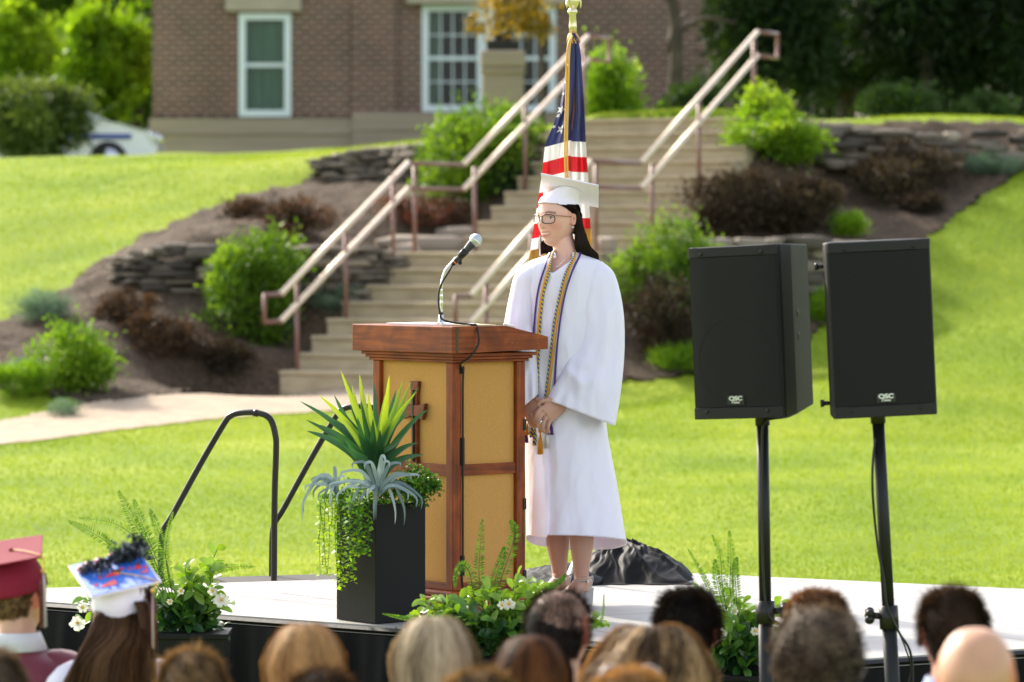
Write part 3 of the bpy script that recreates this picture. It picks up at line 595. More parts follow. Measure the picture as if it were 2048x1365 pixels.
# stone pier with a post before the building
pt_ = thing('stone_pier', 'square tan stone pier with moulded cap beside the big white window', 'pier', (*P(1006, 240, 53)[:2], 3.6))
px_, py_ = P(1006, 240, 53)[:2]; zc = lambda y: HC-(y-HY)*53/F
def frust(z0, z1, w0, w1): return [[[px_+sx*w_/2, py_+sy*w_/2, z_] for sx, sy in ((-1, -1), (1, -1), (1, 1), (-1, 1))] for z_, w_ in ((z0, w0), (z1, w1))]
part('shaft', MB().loft(frust(3.3, zc(150), .62, .57)), M['plinth'], pt_, smooth=False, bevel=.03)
part('cap', MB().loft(frust(zc(152), zc(137), .60, .63)).loft(frust(zc(137), zc(102), .632, .61)), M['plinth'], pt_, smooth=False, bevel=.04)
lp = thing('lamp_post', 'dark metal post standing on the stone pier behind the golden leaves', 'post', (px_, py_, zc(100)))
part('base', MB().box([px_, py_, zc(92)], [.46, .46, .14]), M['black_metal'], lp, smooth=False, bevel=.02)
part('shaft', MB().tube([[px_, py_, zc(86)], [px_, py_, zc(-60)], [px_, py_, zc(-180)]], [.13, .11, .09], 12), simple('bronze_paint', (.05, .045, .04), .5), lp)
part('lantern', MB().tube([[px_, py_, zc(-180)], [px_, py_, zc(-200)], [px_, py_, zc(-250)], [px_, py_, zc(-270)]], [.1, .2, .26, .03], 8), M['frame'], lp)
# golden leaves hanging before the pier: a branch of the tree reaching over
rs = np.random.default_rng(77)
br_ = thing('small_tree', 'young tree with sparse golden leaves beside the lamp post, trunk mostly hidden', 'tree', (*P(1075, 245, 51)[:2], 3.6), None)
tb = MB(); q0 = P(1085, 245, 51); q0[2] = 3.4
tb.tube(smoothpath([q0, P(1082, 90, 51), P(1070, -20, 51), P(1060, -140, 51)], 10), np.linspace(.045, .015, 10), 8); tb.tube(smoothpath([P(1070, -10, 51), P(1040, 20, 50.8), P(960, 50, 50.6)], 6), np.linspace(.02, .006, 6), 6); tb.tube(smoothpath([P(1076, 40, 51), P(1060, 10, 50.8), P(1030, -30, 50.6)], 6), np.linspace(.02, .006, 6), 6)
part('trunk', tb, M['bark'], br_); mb = MB()
for (x, y, r_, n_) in ((1055,30,.25,420),(1080,55,.16,220),(960,40,.22,90),(1000,15,.25,160),(1040,-40,.4,500),(985,55,.12,50),(1090,-60,.5,500)):
    crown(mb, P(x, y, 50.8), [r_]*3, n_, .09, rs, 6, .6, -.2, .72)
part('crown', mb, M['tree_gold'], br_)

# ------------------------------------------------------------------ parked cars
M['car_white'] = simple('white_car_paint', (.72, .75, .78), .2, coat=1)
M['car_dark'] = simple('grey_car_paint', (.12, .14, .15), .2, .3, coat=1)
M['car_glass'] = simple('car_glass', (.25, .33, .34), .05, spec=1)
M['tyre'] = simple('tyre_rubber', (.02, .02, .02), .8)
M['blue_stripe'] = simple('blue_stripe', (.03, .06, .3), .4)
def car(x, y, z, label, mat, flip=1):
    th = thing('parked_car', label, 'car', (x, y, z), 'cars parked behind the lawn crest')
    prof = [(-2.2, .45), (-2.2, .85), (-2.0, .98), (-1.35, 1.02), (-.9, 1.05), (0, 1.05), (.85, 1.02), (1.6, .95), (2.1, .8), (2.25, .55), (2.2, .3), (-2.15, .3)]
    rings = []
    for yy, k in ((-.86, .96), (-.9, 1), (.9, 1), (.86, .96)): rings.append([[x+a*k, y+yy, z+.62+(b_-.62)*k] for a, b_ in prof])
    part('body', MB().loft(rings), mat, th, smooth=False, bevel=.05)
    cab = [(-1.9, 1.0), (-1.45, 1.5), (-.9, 1.62), (.1, 1.6), (.45, 1.45), (1.2, 1.0)]
    part('cabin', MB().loft([[[x+a, y+yy*(1-.22*max(0, (b_-1)/.6)), z+b_] for a, b_ in cab] for yy in (-.85, .85)]), M['car_glass'], th, smooth=False, bevel=.04)
    part('roof', MB().loft([[[x+a, y+yy, z+b_+.012] for a, b_ in ((-1.5, 1.5), (-.9, 1.64), (.1, 1.62), (.45, 1.46), (.1, 1.55), (-.9, 1.58))] for yy in (-.7, .7)]), mat, th, smooth=False, bevel=.02)
    for yy in (-1, 1):
        part('windscreen_pillar', MB().tube([[x+.42, y+yy*.68, z+1.47], [x+1.22, y+yy*.82, z+1.0]], .035, 6), mat, th)
        part('door_pillar', MB().tube([[x-.2, y+yy*.69, z+1.58], [x-.2, y+yy*.86, z+1.0]], .04, 6), mat, th)
    part('mirror', MB().ball([x+.75, y-.98, z+1.08], [.1, .07, .09]), mat, th)
    part('mirror', MB().ball([x+.75, y+.98, z+1.08], [.1, .07, .09]), mat, th)
    part('side_stripe', MB().box([x, y-.905, z+.72], [3.6, .012, .09]), M['blue_stripe'], th, smooth=False)
    for wx in (-1.4, 1.4):
        for wy in (-.8, .8):
            o = part('wheel', MB().tube([[x+wx, y+wy-.11, z+.32], [x+wx, y+wy+.11, z+.32]], .32, 24), M['tyre'], th)
            part('rim', MB().tube([[x+wx, y+wy-.12, z+.32], [x+wx, y+wy+.12, z+.32]], .2, 16), M['chrome'], o)
    part('headlight', MB().ball([x+2.1, y-.68, z+.72], [.12, .16, .09]), M['chrome'], th); part('headlight', MB().ball([x+2.1, y+.68, z+.72], [.12, .16, .09]), M['chrome'], th)
car(-8.35, 67, 3.16, 'white car parked behind the lawn crest between the conifer and the building corner', M['car_white'])
car(-8.05+1.6, 79.5, 2.75, 'grey car mostly hidden behind the corner of the brick building', M['car_dark'], -1)

# ------------------------------------------------------------------ stage
ZS = .6
def SPt(x, y): """point on the stage floor seen at photo pixel x, y"""; Z = (HC-ZS)*F/(y-HY); return np.array([(x-CX)*Z/F, Z])
m, nt, b, out = newmat('stage_panels'); L = nt.links.new
tc = N(nt, 'ShaderNodeTexCoord'); mp = N(nt, 'ShaderNodeMapping'); mp.inputs['Rotation'].default_value = (0, 0, R(-29)); mp.inputs['Location'].default_value = (.35, .18, 0); L(tc.outputs['Object'], mp.inputs[0])
br = N(nt, 'ShaderNodeTexBrick'); br.offset = 0; L(mp.outputs[0], br.inputs[0]); br.inputs['Scale'].default_value = 1; br.inputs['Brick Width'].default_value = 1.22; br.inputs['Row Height'].default_value = 1.22
br.inputs['Mortar Size'].default_value = .006; br.inputs['Mortar Smooth'].default_value = .2; br.inputs['Mortar'].default_value = (.16, .15, .14, 1); br.inputs['Color1'].default_value = (.37, .358, .335, 1); br.inputs['Color2'].default_value = (.345, .333, .31, 1)
nz = N(nt, 'ShaderNodeTexNoise'); nz.inputs['Scale'].default_value = 3; nz.inputs['Detail'].default_value = 6; L(tc.outputs['Object'], nz.inputs[0]); cr = N(nt, 'ShaderNodeValToRGB'); cr.color_ramp.elements[0].color = (.86, .85, .84, 1); cr.color_ramp.elements[1].color = (1, 1, 1, 1); cr.color_ramp.elements[0].position = .35; cr.color_ramp.elements[1].position = .6; L(nz.outputs[0], cr.inputs[0])
mx = N(nt, 'ShaderNodeMixRGB', blend_type='MULTIPLY'); mx.inputs[0].default_value = 1; L(br.outputs[0], mx.inputs[1]); L(cr.outputs[0], mx.inputs[2]); L(mx.outputs[0], b.inputs['Base Color']); b.inputs['Roughness'].default_value = .55
M['deck'] = m
M['skirt'] = simple('black_skirt_cloth', (.008, .008, .009), .9, bump=.15, bscale=30, spec=.15)
V0 = np.array([-2.55, 16.35]); V1 = np.array([1.206, 13.72]); V2 = np.array([4.2, 15.35]); V3 = np.array([3.6, 15.72]); V4 = np.array([.55, 17.42]); 
poly = [V0, V1, V2, V3, V4]
stg = thing('stage', 'low white-floored stage platform with black cloth skirt', 'stage', (.3, 15.5, 0))
V = [[*p, z] for z in (ZS-.035, ZS) for p in poly]; mb = MB(); mb.add(V, [[i, (i+1) % 5, 5+(i+1) % 5, 5+i] for i in range(5)], [[5, 6, 7], [5, 7, 8], [5, 8, 9], [2, 1, 0], [3, 2, 0], [4, 3, 0]])
part('deck', mb, M['deck'], stg, smooth=False)
mb = MB()
for a, b_ in zip(poly, poly[1:]+poly[:1]):
    d = (b_-a)/np.linalg.norm(b_-a); nn = np.array([d[1], -d[0]]); mb.tube([[*(a+nn*.006), ZS-.018], [*(b_+nn*.006), ZS-.018]], .012, 4)
part('edge_trim', mb, M['black_metal'], stg, smooth=False)
mb = MB(); pp = []
for a, b_ in zip(poly, poly[1:]+poly[:1]):
    L_ = np.linalg.norm(b_-a); k = int(L_/.02); d = (b_-a)/L_; nn = np.array([d[1], -d[0]])
    for i in range(k): s_ = i*L_/k; pp.append((a+d*s_, nn, s_))
rows = []
for z, am in ((ZS-.036, .004), (ZS-.1, .010), (.3, .02), (.0, .028)): rows.append([[*(p+nn*(.016+am*(math.sin(s_*23)+.5*math.sin(s_*57+1)+1.2))), z] for p, nn, s_ in pp])
mb.loft(rows, False); part('skirt', mb, M['skirt'], stg)

# step unit behind the stage with two hand loops
M['grey_tread'] = simple('grey_tread_board', (.085, .08, .075), .85, bump=.2, spec=.2)
su = thing('stage_steps', 'grey topped portable steps leading up to the back left of the stage', 'steps', (-1.25, 17.1, 0))
a = SPt(462, 1166); b_ = SPt(672, 1160); d = b_-a; d = d/np.linalg.norm(d); nn = np.array([-d[1], d[0]])
for i, (z, off) in enumerate(((ZS-.004, .0), (ZS-.2, .34), (ZS-.4, .66))):
    q = [a+nn*off, b_+nn*off+d*.1, b_+nn*(off+.34)+d*.1, a+nn*(off+.34)]
    V = [[*p, zz] for zz in (z-.04, z) for p in q]; part('step_board', MB().add(V, [[0, 3, 2, 1], [4, 5, 6, 7], [0, 1, 5, 4], [1, 2, 6, 5], [2, 3, 7, 6], [3, 0, 4, 7]]), M['grey_tread'], su, smooth=False)
    for p in (q[0]+d*.03+nn*.03, q[1]-d*.03+nn*.03, q[2]-d*.03-nn*.03, q[3]+d*.03-nn*.03): part('leg', MB().tube([[*p, 0], [*p, z-.041]], .014, 8), M['black_metal'], su)
def hand_loop(dx, dZ, label):
    Z = 16.35+dZ; pts = [(548,1162),(549,1000),(552,905),(551,872),(540,838),(514,826),(480,826),(462,832),(448,848),(400,930),(345,1030),(326,1062),(322,1100),(321,1190)]
    pts = [P(x+dx, y+(-12 if dZ else 0), Z+(548-x)*.0012) for x, y in pts]; b0 = P(548+dx, 1162, Z)
    pts[-1][2] = .25; 
    pts = np.vstack([smoothpath(pts[:-1], 60), [pts[-1]]])
    th = thing('step_handrail', label, 'handrail', b0, 'hand loops of the stage steps')
    part('tube', MB().tube(pts, .0135, 12), M['black_metal'], th); part('tube_joint', MB().tube([P(508+dx, 826-(12 if dZ else 0), Z+.045), P(516+dx, 827-(12 if dZ else 0), Z+.04)], .0155, 12), M['black_metal'], th)
hand_loop(0, 0, 'black tube hand loop standing clear on the lawn side of the stage steps'); hand_loop(222, .55, 'black tube hand loop partly hidden behind the lectern and the spiky plant')

# heap of black cloth at the stage's back edge
mb = MB(); nU, nV = 200, 60; G_ = []
def ridged(x, y, z): return 1-2*abs(mnoise.noise(Vector((x, y, z))))
for j in range(nV):
    row = []
    for i in range(nU):
        u = i/(nU-1); v = j/(nV-1); x = 1040+u*340
        hpx = np.interp(x, [1040, 1060, 1150, 1200, 1250, 1268, 1300, 1335, 1358, 1380], [3, 12, 24, 50, 70, 66, 52, 38, 26, 1])
        Z = 17.3-.62*v; prof = math.sin(math.pi*min(1, .12+v*.9))**1.0 if v > 0 else .3
        h = hpx*17/F*prof
        an_ = math.atan2((v-.35)*.9, (u-.60)*1.6); rr_ = math.hypot((v-.35)*.9, (u-.60)*1.6)
        f = ridged(an_*2.6+.6*mnoise.noise(Vector((u*5, v*3, 2))), rr_*1.2, 1.3)+.5*ridged(an_*6+rr_*2, rr_*2.5, 4.1)*min(1, rr_*3)+.35*ridged(u*16, v*7+u*6, 2.2)
        h = max(.004, h*(.86+.14*f)+.012*f*min(1, hpx/25)*math.sin(math.pi*min(1, v*1.0+.02)))
        q = P(x, 0, Z); row.append([q[0]+.03*mnoise.noise(Vector((u*8, v*6, 9))), Z+.05*mnoise.noise(Vector((u*8, v*3, 5))), ZS+h])
    G_.append(row)
mb.grid(G_); M['black_cloth'] = simple('black_satin', (.004, .004, .004), .6, spec=.14)
solo('cloth_heap', mb, M['black_cloth'], 'crumpled heap of shiny black cloth on the stage behind the graduate', 'cloth', (.3, 17.1, ZS))
solo('pipe', MB().tube(smoothpath([[*SPt(1040, 1149), ZS+.012], [*SPt(1100, 1147), ZS+.012], [*SPt(1160, 1150), ZS+.012]], 12), .011, 8), M['black_metal'], 'black pipe lying along the back edge of the stage behind the ankles', 'pipe', (.3, 17.1, ZS))

# ------------------------------------------------------------------ lectern
m, nt, b, out = newmat('lectern_wood'); L = nt.links.new
tc = N(nt, 'ShaderNodeTexCoord'); mp = N(nt, 'ShaderNodeMapping'); L(tc.outputs['Generated'], mp.inputs[0]); mp.inputs['Scale'].default_value = (1, 1, 1)
nz = N(nt, 'ShaderNodeTexNoise'); nz.inputs['Scale'].default_value = 9; nz.inputs['Detail'].default_value = 9; nz.inputs['Distortion'].default_value = .8; L(tc.outputs['Object'], nz.inputs[0])
mp2 = N(nt, 'ShaderNodeMapping'); mp2.inputs['Scale'].default_value = (3, 3, 60); L(tc.outputs['Object'], mp2.inputs[0]); n2 = N(nt, 'ShaderNodeTexNoise'); n2.inputs['Scale'].default_value = 1.6; n2.inputs['Detail'].default_value = 7; L(mp2.outputs[0], n2.inputs[0])
ml = N(nt, 'ShaderNodeMath', operation='MULTIPLY_ADD'); ml.inputs[1].default_value = .5; L(nz.outputs[0], ml.inputs[0]); m5 = N(nt, 'ShaderNodeMath', operation='MULTIPLY'); m5.inputs[1].default_value = .5; L(n2.outputs[0], m5.inputs[0]); L(m5.outputs[0], ml.inputs[2])
cr = N(nt, 'ShaderNodeValToRGB'); L(ml.outputs[0], cr.inputs[0]); el = cr.color_ramp.elements; el[0].position = .3; el[0].color = (.075, .012, .003, 1); el[1].position = .72; el[1].color = (.37, .085, .011, 1); e = el.new(.5); e.color = (.20, .038, .006, 1)
L(cr.outputs[0], b.inputs['Base Color']); b.inputs['Roughness'].default_value = .5; b.inputs['Specular IOR Level'].default_value = .28; b.inputs['Coat Weight'].default_value = .06; b.inputs['Coat Roughness'].default_value = .25
M['wood'] = m
m2 = m.copy(); m2.name = 'lectern_wood_upright'; m2.node_tree.nodes[[n_.name for n_ in m2.node_tree.nodes if n_.type == 'MAPPING'][-1]].inputs['Scale'].default_value = (60, 60, 3); M['woodv'] = m2
M['board'] = simple('tan_fibreboard', (.56, .30, .088), .95, col2=(.50, .262, .074), vscale=140, detail=3, bump=.15, bscale=400, spec=.2)
LC = np.array([(905-CX)*15.2/F, 15.2]); aL = R(50); U = np.array([-math.cos(aL), math.sin(aL)]); W_ = np.array([math.sin(aL), math.cos(aL)])
def LP(u, v, z): p = LC+U*u+W_*v; return [p[0], p[1], z]
def lbox(u0, u1, v0, v1, z0, z1): return MB().loft([[LP(u0, v0, z), LP(u1, v0, z), LP(u1, v1, z), LP(u0, v1, z)] for z in (z0, z1)])
lec = thing('lectern', 'reddish wooden lectern with tan panels and sloped top', 'lectern', (*LP(.3, .25, ZS)[:2], ZS))
ZT = 1.756; ST, SDp = .652, .50
top = [(0, ZT-.108), (0, ZT), (.275, ZT), (SDp, ZT-.047), (SDp, ZT-.098)]
part('slab', MB().loft([[LP(u, v, z) for v, z in top] for u in (0, ST)]), M['wood'], lec, smooth=False, bevel=.004)
part('corner_strip', lbox(-.0015, .002, .018, .030, ZT-.106, ZT-.004), simple('dark_strip', (.05, .03, .015), .5), lec, smooth=False)
for i, (o_, z0, z1) in enumerate(((.028, ZT-.122, ZT-.109), (.04, ZT-.134, ZT-.1225), (.052, ZT-.146, ZT-.1345))): part('moulding', lbox(o_, ST-o_, o_*.9, SDp-o_*.9-.012, z0, z1), M['wood'], lec, smooth=False, bevel=.003)
u0, u1, v0, v1 = .066, ST-.066, .056, SDp-.066; zt = ZT-.1465; zb = ZS+.1; pw = .046
for (a, b_) in ((u0, u0+pw), (u1-pw, u1)):
    for (c, d) in ((v0, v0+pw), (v1-pw, v1)): part('post', lbox(a, b_, c, d, zb, zt), M['woodv'], lec, smooth=False, bevel=.004)
zr = 1.18
for z0, z1 in ((zr-.022, zr+.022), (zb, zb+.03)):
    for (a, b_, c, d) in ((u0+pw, u1-pw, v0+.006, v0+.03), (u0+pw, u1-pw, v1-.03, v1-.006), (u0+.006, u0+.03, v0+pw, v1-pw), (u1-.03, u1-.006, v0+pw, v1-pw)): part('rail', lbox(a, b_, c, d, z0, z1), M['wood'], lec, smooth=False, bevel=.002)
for z0, z1 in ((zb+.03, zr-.022), (zr+.022, zt)):
    part('panel', lbox(u0+pw, u1-pw, v0+.02, v0+.026, z0, z1), M['board'], lec, smooth=False); part('panel', lbox(u0+pw, u1-pw, v1-.026, v1-.02, z0, z1), M['board'], lec, smooth=False)
    part('panel', lbox(u0+.02, u0+.026, v0+pw, v1-pw, z0, z1), M['board'], lec, smooth=False); part('panel', lbox(u1-.026, u1-.02, v0+pw, v1-pw, z0, z1), M['board'], lec, smooth=False)
part('base_moulding', lbox(u0-.02, u1+.02, v0-.02, v1+.02, ZS+.075, zb), M['wood'], lec, smooth=False, bevel=.008)
part('base', lbox(u0-.035, u1+.035, v0-.035, v1+.035, ZS+.003, ZS+.0745), M['wood'], lec, smooth=False, bevel=.006)
for z_ in (1.01, 1.33, .72): part('hinge', lbox(u0-.004, u0, v1-.012, v1+.002, z_, z_+.045), M['black_metal'], lec, smooth=False)
for u_, v_, z_ in ((-.001, .115, ZT-.075), (-.001, .305, ZT-.07), (-.001, .44, ZT-.075)): part('screw', MB().ball(LP(u_, v_, z_), .0035, 8, 6), simple('brass_screw', (.3, .22, .12), .4, .8), lec)
# cross emblem on the front face
m = M['cross'] = simple('dark_cross_wood', (.17, .040, .012), .45, var=.3, vscale=20, spec=.3)
uc = .318; zc_ = 1.345
def cross_arm(pts, v): return MB().loft([[LP(uc+a, vv, zc_+b_) for a, b_ in pts] for vv in v])
cr_ = part('cross', cross_arm([(-.026, .185), (.026, .185), (.017, .12), (.015, -.13), (.024, -.175), (-.024, -.175), (-.015, -.13), (-.017, .12)], (v0+.002, v0+.019)), M['cross'], lec, smooth=False, bevel=.002)
part('crossbar', cross_arm([(-.078, .098), (-.06, .03), (-.02, .045), (.02, .045), (.06, .03), (.078, .098), (.02, .088), (-.02, .088)][::1], (v0-.004, v0+.013)), M['cross'], cr_, smooth=False, bevel=.002)
part('inlay', cross_arm([(-.004, .15), (.004, .15), (.004, -.14), (-.004, -.14)], (v0-.0055, v0+.01)), M['black_metal'], cr_, smooth=False)
# papers on the top
M['paper'] = simple('paper', (.78, .77, .74), .7)
solo('papers', lbox(.14, .5, .06, .26, ZT+.001, ZT+.007), M['paper'], 'white sheets of paper lying on the lectern top', 'paper', LP(.3, .15, ZT), smooth=False)
solo('folder', lbox(.03, .13, .10, .25, ZT+.001, ZT+.005), simple('cream_card', (.65, .52, .28), .7), 'cream card lying on the lectern top beside the microphone', 'folder', LP(.08, .17, ZT), smooth=False)
solo('pen', MB().tube([LP(.04, .30, ZT+.004), LP(.06, .37, ZT-.008)], .006, 8), M['paper'], 'small white pen at the edge of the sloped lectern top', 'pen', LP(.05, .33, ZT))
# microphone
MZ = 15.38
mic = thing('microphone', 'silver-headed microphone on a chrome gooseneck fixed to the lectern', 'microphone', P(882, 646, MZ))
neck = smoothpath([P(882, 640, MZ), P(883, 600, MZ), P(883, 570, MZ), P(890, 543, MZ), P(903, 527, MZ), P(912, 516, MZ)], 40)
part('gooseneck', MB().tube(neck, .0058+.0006*np.sin(np.arange(40)*2.2), 12), M['chrome'], mic)
part('flange', MB().tube([P(882, 649, MZ), P(882, 644, MZ), P(882, 630, MZ)], [.02, .012, .009], 16), M['chrome'], mic); part('collar', MB().tube([P(882, 640, MZ), P(882, 625, MZ)], .0085, 12), M['black_metal'], mic)
A_, B_ = P(904, 531, MZ-.01), P(958, 474, MZ-.01); mv = lambda f: A_+(B_-A_)*f
M['mic_body'] = simple('mic_grey_body', (.05, .055, .06), .35, .4)
part('body', MB().tube([mv(.16), mv(.3), mv(.5), mv(.72), mv(.76)], [.0095, .011, .013, .018, .019], 20), M['mic_body'], mic)
part('connector', MB().tube([mv(0), mv(.06), mv(.17)], [.005, .009, .0095], 16), M['black_metal'], mic); part('ring', MB().tube([mv(.085), mv(.115)], .0102, 16), simple('orange_ring', (.75, .16, .03), .5), mic)
m, nt, b, out = newmat('grille_mesh'); b.inputs['Base Color'].default_value = (.5, .55, .58, 1); b.inputs['Metallic'].default_value = .8; b.inputs['Roughness'].default_value = .35
tc = N(nt, 'ShaderNodeTexCoord'); vo = N(nt, 'ShaderNodeTexVoronoi'); vo.inputs['Scale'].default_value = 500; nt.links.new(tc.outputs['Object'], vo.inputs[0]); bp = N(nt, 'ShaderNodeBump'); bp.inputs['Strength'].default_value = .9; bp.inputs['Distance'].default_value = .001; nt.links.new(vo.outputs[0], bp.inputs['Height']); nt.links.new(bp.outputs[0], b.inputs['Normal'])
part('grille', MB().ball(mv(.88), [.0255, .0255, .0265], 24, 16), m, mic); ax = (B_-A_)/np.linalg.norm(B_-A_); part('grille_band', MB().tube([mv(.88)-ax*.004, mv(.88)+ax*.004], .0268, 24), M['chrome'], mic)
part('clip', MB().tube([mv(.28), mv(.52)], [.014, .0165], 12).tube([P(912, 516, MZ), mv(.3)+np.array([.006, 0, -.012])], .007, 10).ball(P(920, 526, MZ), .009), M['black_metal'], mic)
cab = [P(905, 530, MZ-.01), P(898, 543, MZ-.02), P(884, 566, MZ-.02), P(877, 590, MZ-.02), P(879, 620, MZ-.03), P(888, 641, MZ-.03)]
cab += [LP(.03, .12, ZT+.006), LP(.012, .13, ZT+.005), LP(-.012, .122, ZT-.025), LP(-.016, .12, ZT-.07), LP(-.002, .09, ZT-.12), LP(.045, .078, ZT-.150), LP(.0615, .104, ZT-.18)]
cab += [LP(.0622, .104, z) for z in (1.5, 1.3, 1.15, 1.0, .85, .72)]+[LP(.03, .14, .66), LP(-.02, .2, ZS+.012)]
solo('microphone_cable', MB().tube(smoothpath(cab, 120), .0042, 8), M['black_metal'], 'thin black microphone cable taped down the corner post of the lectern', 'cable', LP(.05, .1, ZS))
M['tape'] = simple('black_tape', (.012, .013, .015), .7, spec=.15)
for i, (z0, z1, l_) in enumerate(((1.565, 1.595, 'black tape patch on the lectern just under the moulding'), (1.20, 1.31, 'long black tape strip on the lectern post beside the crossrail'), (.76, .84, 'black tape strip on the lectern post near the fern tips'))):
    solo('tape_strip', lbox(.0635, .0655, .092, .114, z0, z1) if i else lbox(.0635, .0662, .090, .113, z0, z1), M['tape'], l_, 'tape', LP(.058, .1, z0), 'tape strips holding the microphone cable', smooth=False)

# ------------------------------------------------------------------ loudspeakers
m, nt, b, out = newmat('speaker_grille'); L = nt.links.new
tc = N(nt, 'ShaderNodeTexCoord'); mp = N(nt, 'ShaderNodeMapping'); mp.inputs['Scale'].default_value = (1, .02, 1); L(tc.outputs['Object'], mp.inputs[0]); vo = N(nt, 'ShaderNodeTexVoronoi'); vo.inputs['Scale'].default_value = 190; vo.inputs['Randomness'].default_value = .12; L(mp.outputs[0], vo.inputs[0])
cr = N(nt, 'ShaderNodeValToRGB'); L(vo.outputs[0], cr.inputs[0]); el = cr.color_ramp.elements; el[0].position = .30; el[0].color = (.004, .004, .004, 1); el[1].position = .5; el[1].color = (.011, .011, .011, 1); L(cr.outputs[0], b.inputs['Base Color'])
b.inputs['Roughness'].default_value = .6; b.inputs['Specular IOR Level'].default_value = .2; bp = N(nt, 'ShaderNodeBump'); bp.inputs['Strength'].default_value = .6; bp.inputs['Distance'].default_value = .002; L(vo.outputs[0], bp.inputs['Height']); L(bp.outputs[0], b.inputs['Normal']); M['grille'] = m
M['spk'] = simple('speaker_plastic', (.008, .008, .0075), .6, bump=.15, bscale=300, spec=.25)
M['spk_rim'] = simple('speaker_trim', (.010, .0105, .011), .45, spec=.28)
M['badge'] = simple('silver_letters', (.62, .64, .66), .3, .7)
def text_mesh(parent, txt, size, mat, T, nm='lettering', ext=.0008, bold=0, sx=1):
    cu = bpy.data.curves.new(nm, 'FONT'); cu.body = txt; cu.size = size; cu.align_x = 'CENTER'; cu.align_y = 'CENTER'; cu.extrude = ext; cu.offset = bold
    tmp = bpy.data.objects.new('tmp', cu); COL.objects.link(tmp); dg = bpy.context.evaluated_depsgraph_get(); me = bpy.data.meshes.new_from_object(tmp.evaluated_get(dg)); bpy.data.objects.remove(tmp)
    me.transform(T@Matrix.Diagonal((sx, 1, 1, 1))); me.materials.clear(); me.materials.append(mat); o = bpy.data.objects.new(nm, me); COL.objects.link(o); o.parent = parent; return o
def speaker(px, ybot, Z, yaw, label, knobs):
    c = P(px, ybot, Z); w_, h_, d_ = .36, .602, .35
    th = thing('loudspeaker', label, 'loudspeaker', c, 'loudspeakers on poles')
    th.rotation_euler = (0, R(-2.6), R(yaw))
    # local frame: front at -Y, base centre at origin; meshes are written in local coordinates and shifted by the thing's location
    o0 = c
    def pl(nm, mb, mat, par=th, **k):
        mb.V = [v+o0 for v in mb.V]; return part(nm, mb, mat, par, **k)
    sec = lambda z: [[-w_/2, 0, z], [-w_/2+.012, -.012, z], [w_/2-.012, -.012, z], [w_/2, 0, z], [w_/2-.004, .09, z], [w_/2-.06, d_-.03, z], [w_/2-.09, d_, z], [-w_/2+.09, d_, z], [-w_/2+.06, d_-.03, z], [-w_/2+.004, .09, z]]
    A = []
    for z in (0, h_): A.append(sec(z))
    A = np.array(A); A[0, 5:9, 2] += .035; A[0, 4, 2] += .008; A[0, 9, 2] += .008
    pl('cabinet', MB().loft(A), M['spk'], smooth=False, bevel=.006)
    gr = MB(); n_ = 14; 
    for k in range(1): 
        xs = np.linspace(-w_/2+.010, w_/2-.010, n_); G = [[[x, -.013-.012*(1-(2*x/w_)**4), z] for x in xs] for z in (.042, h_-.038)]; gr.grid(G)
    pl('grille', gr, M['grille'])
    for z0, z1 in ((.001, .041), (h_-.037, h_-.002)):
        xs = np.linspace(-w_/2+.004, w_/2-.004, n_); pr = [[[x, -.012-.012*(1-(2*x/w_)**4), z] for x in xs]+[[w_/2-.004, .01, z], [-w_/2+.004, .01, z]] for z in (z0, z1)]; pl('trim', MB().loft(pr), M['spk_rim'], smooth=False, bevel=.003)
    for z in (.03, h_-.022):
        for x in (-.12, .12): pl('screw', MB().tube([[x, -.026, z-.003], [x, -.021, z-.003]], .006, 10), M['black_metal'])
    # woofer and horn seen faintly behind the grille
    a_ = np.linspace(0, 2*np.pi, 48, endpoint=False)
    ring = lambda r, y_: [[r*math.cos(t), y_-.012*(1-(2*r*math.cos(t)/w_)**4), .205+r*math.sin(t)] for t in a_]
    pl('woofer_ring', MB().loft([ring(.148, -.0136), ring(.1465, -.0140), ring(.145, -.0136)], False), M['grille'])
    bo = pl('badge', MB().box([0, -.0275, .065], [.068, .004, .032]), M['black_metal'], smooth=False, bevel=.002)
    T = Matrix.Translation((0, -.0298, .071))@Matrix.Rotation(R(90), 4, 'X'); text_mesh(bo, 'QSC', .021, M['badge'], T, bold=.0009, sx=1.25)
    T = Matrix.Translation((0, -.0298, .057))@Matrix.Rotation(R(90), 4, 'X'); text_mesh(bo, 'K SERIES', .0075, M['badge'], T, bold=.0003, sx=1.1)
    for z in (.28, .36): pl('handle_slot', MB().ball([w_/2-.022, .15, z], [.006, .012, .016], 12, 8), M['black_metal'])
    if knobs:
        for z in (.05, .52): pl('knob', MB().tube([[-w_/2+.02, .12, z], [-w_/2-.018, .12, z]], [.006, .009], 10).tube([[-w_/2-.012, .12, z], [-w_/2-.022, .12, z]], .013, 12), M['black_metal'])
    pl('handle', MB().tube(smoothpath([[-.06, .2, h_-.005], [-.06, .2, h_+.012], [.06, .2, h_+.012], [.06, .2, h_-.005]], 12), .009, 8) if False else MB().tube([[0, .16, -.03], [0, .16, .02]], .026, 14), M['black_metal'])
    return th
def at_rot(c, yaw, q):
    m_ = Matrix.Rotation(R(yaw), 3, 'Z')@Matrix.Rotation(R(-2.6), 3, 'Y'); v = m_@Vector(q); return np.array(c)+np.array(v)
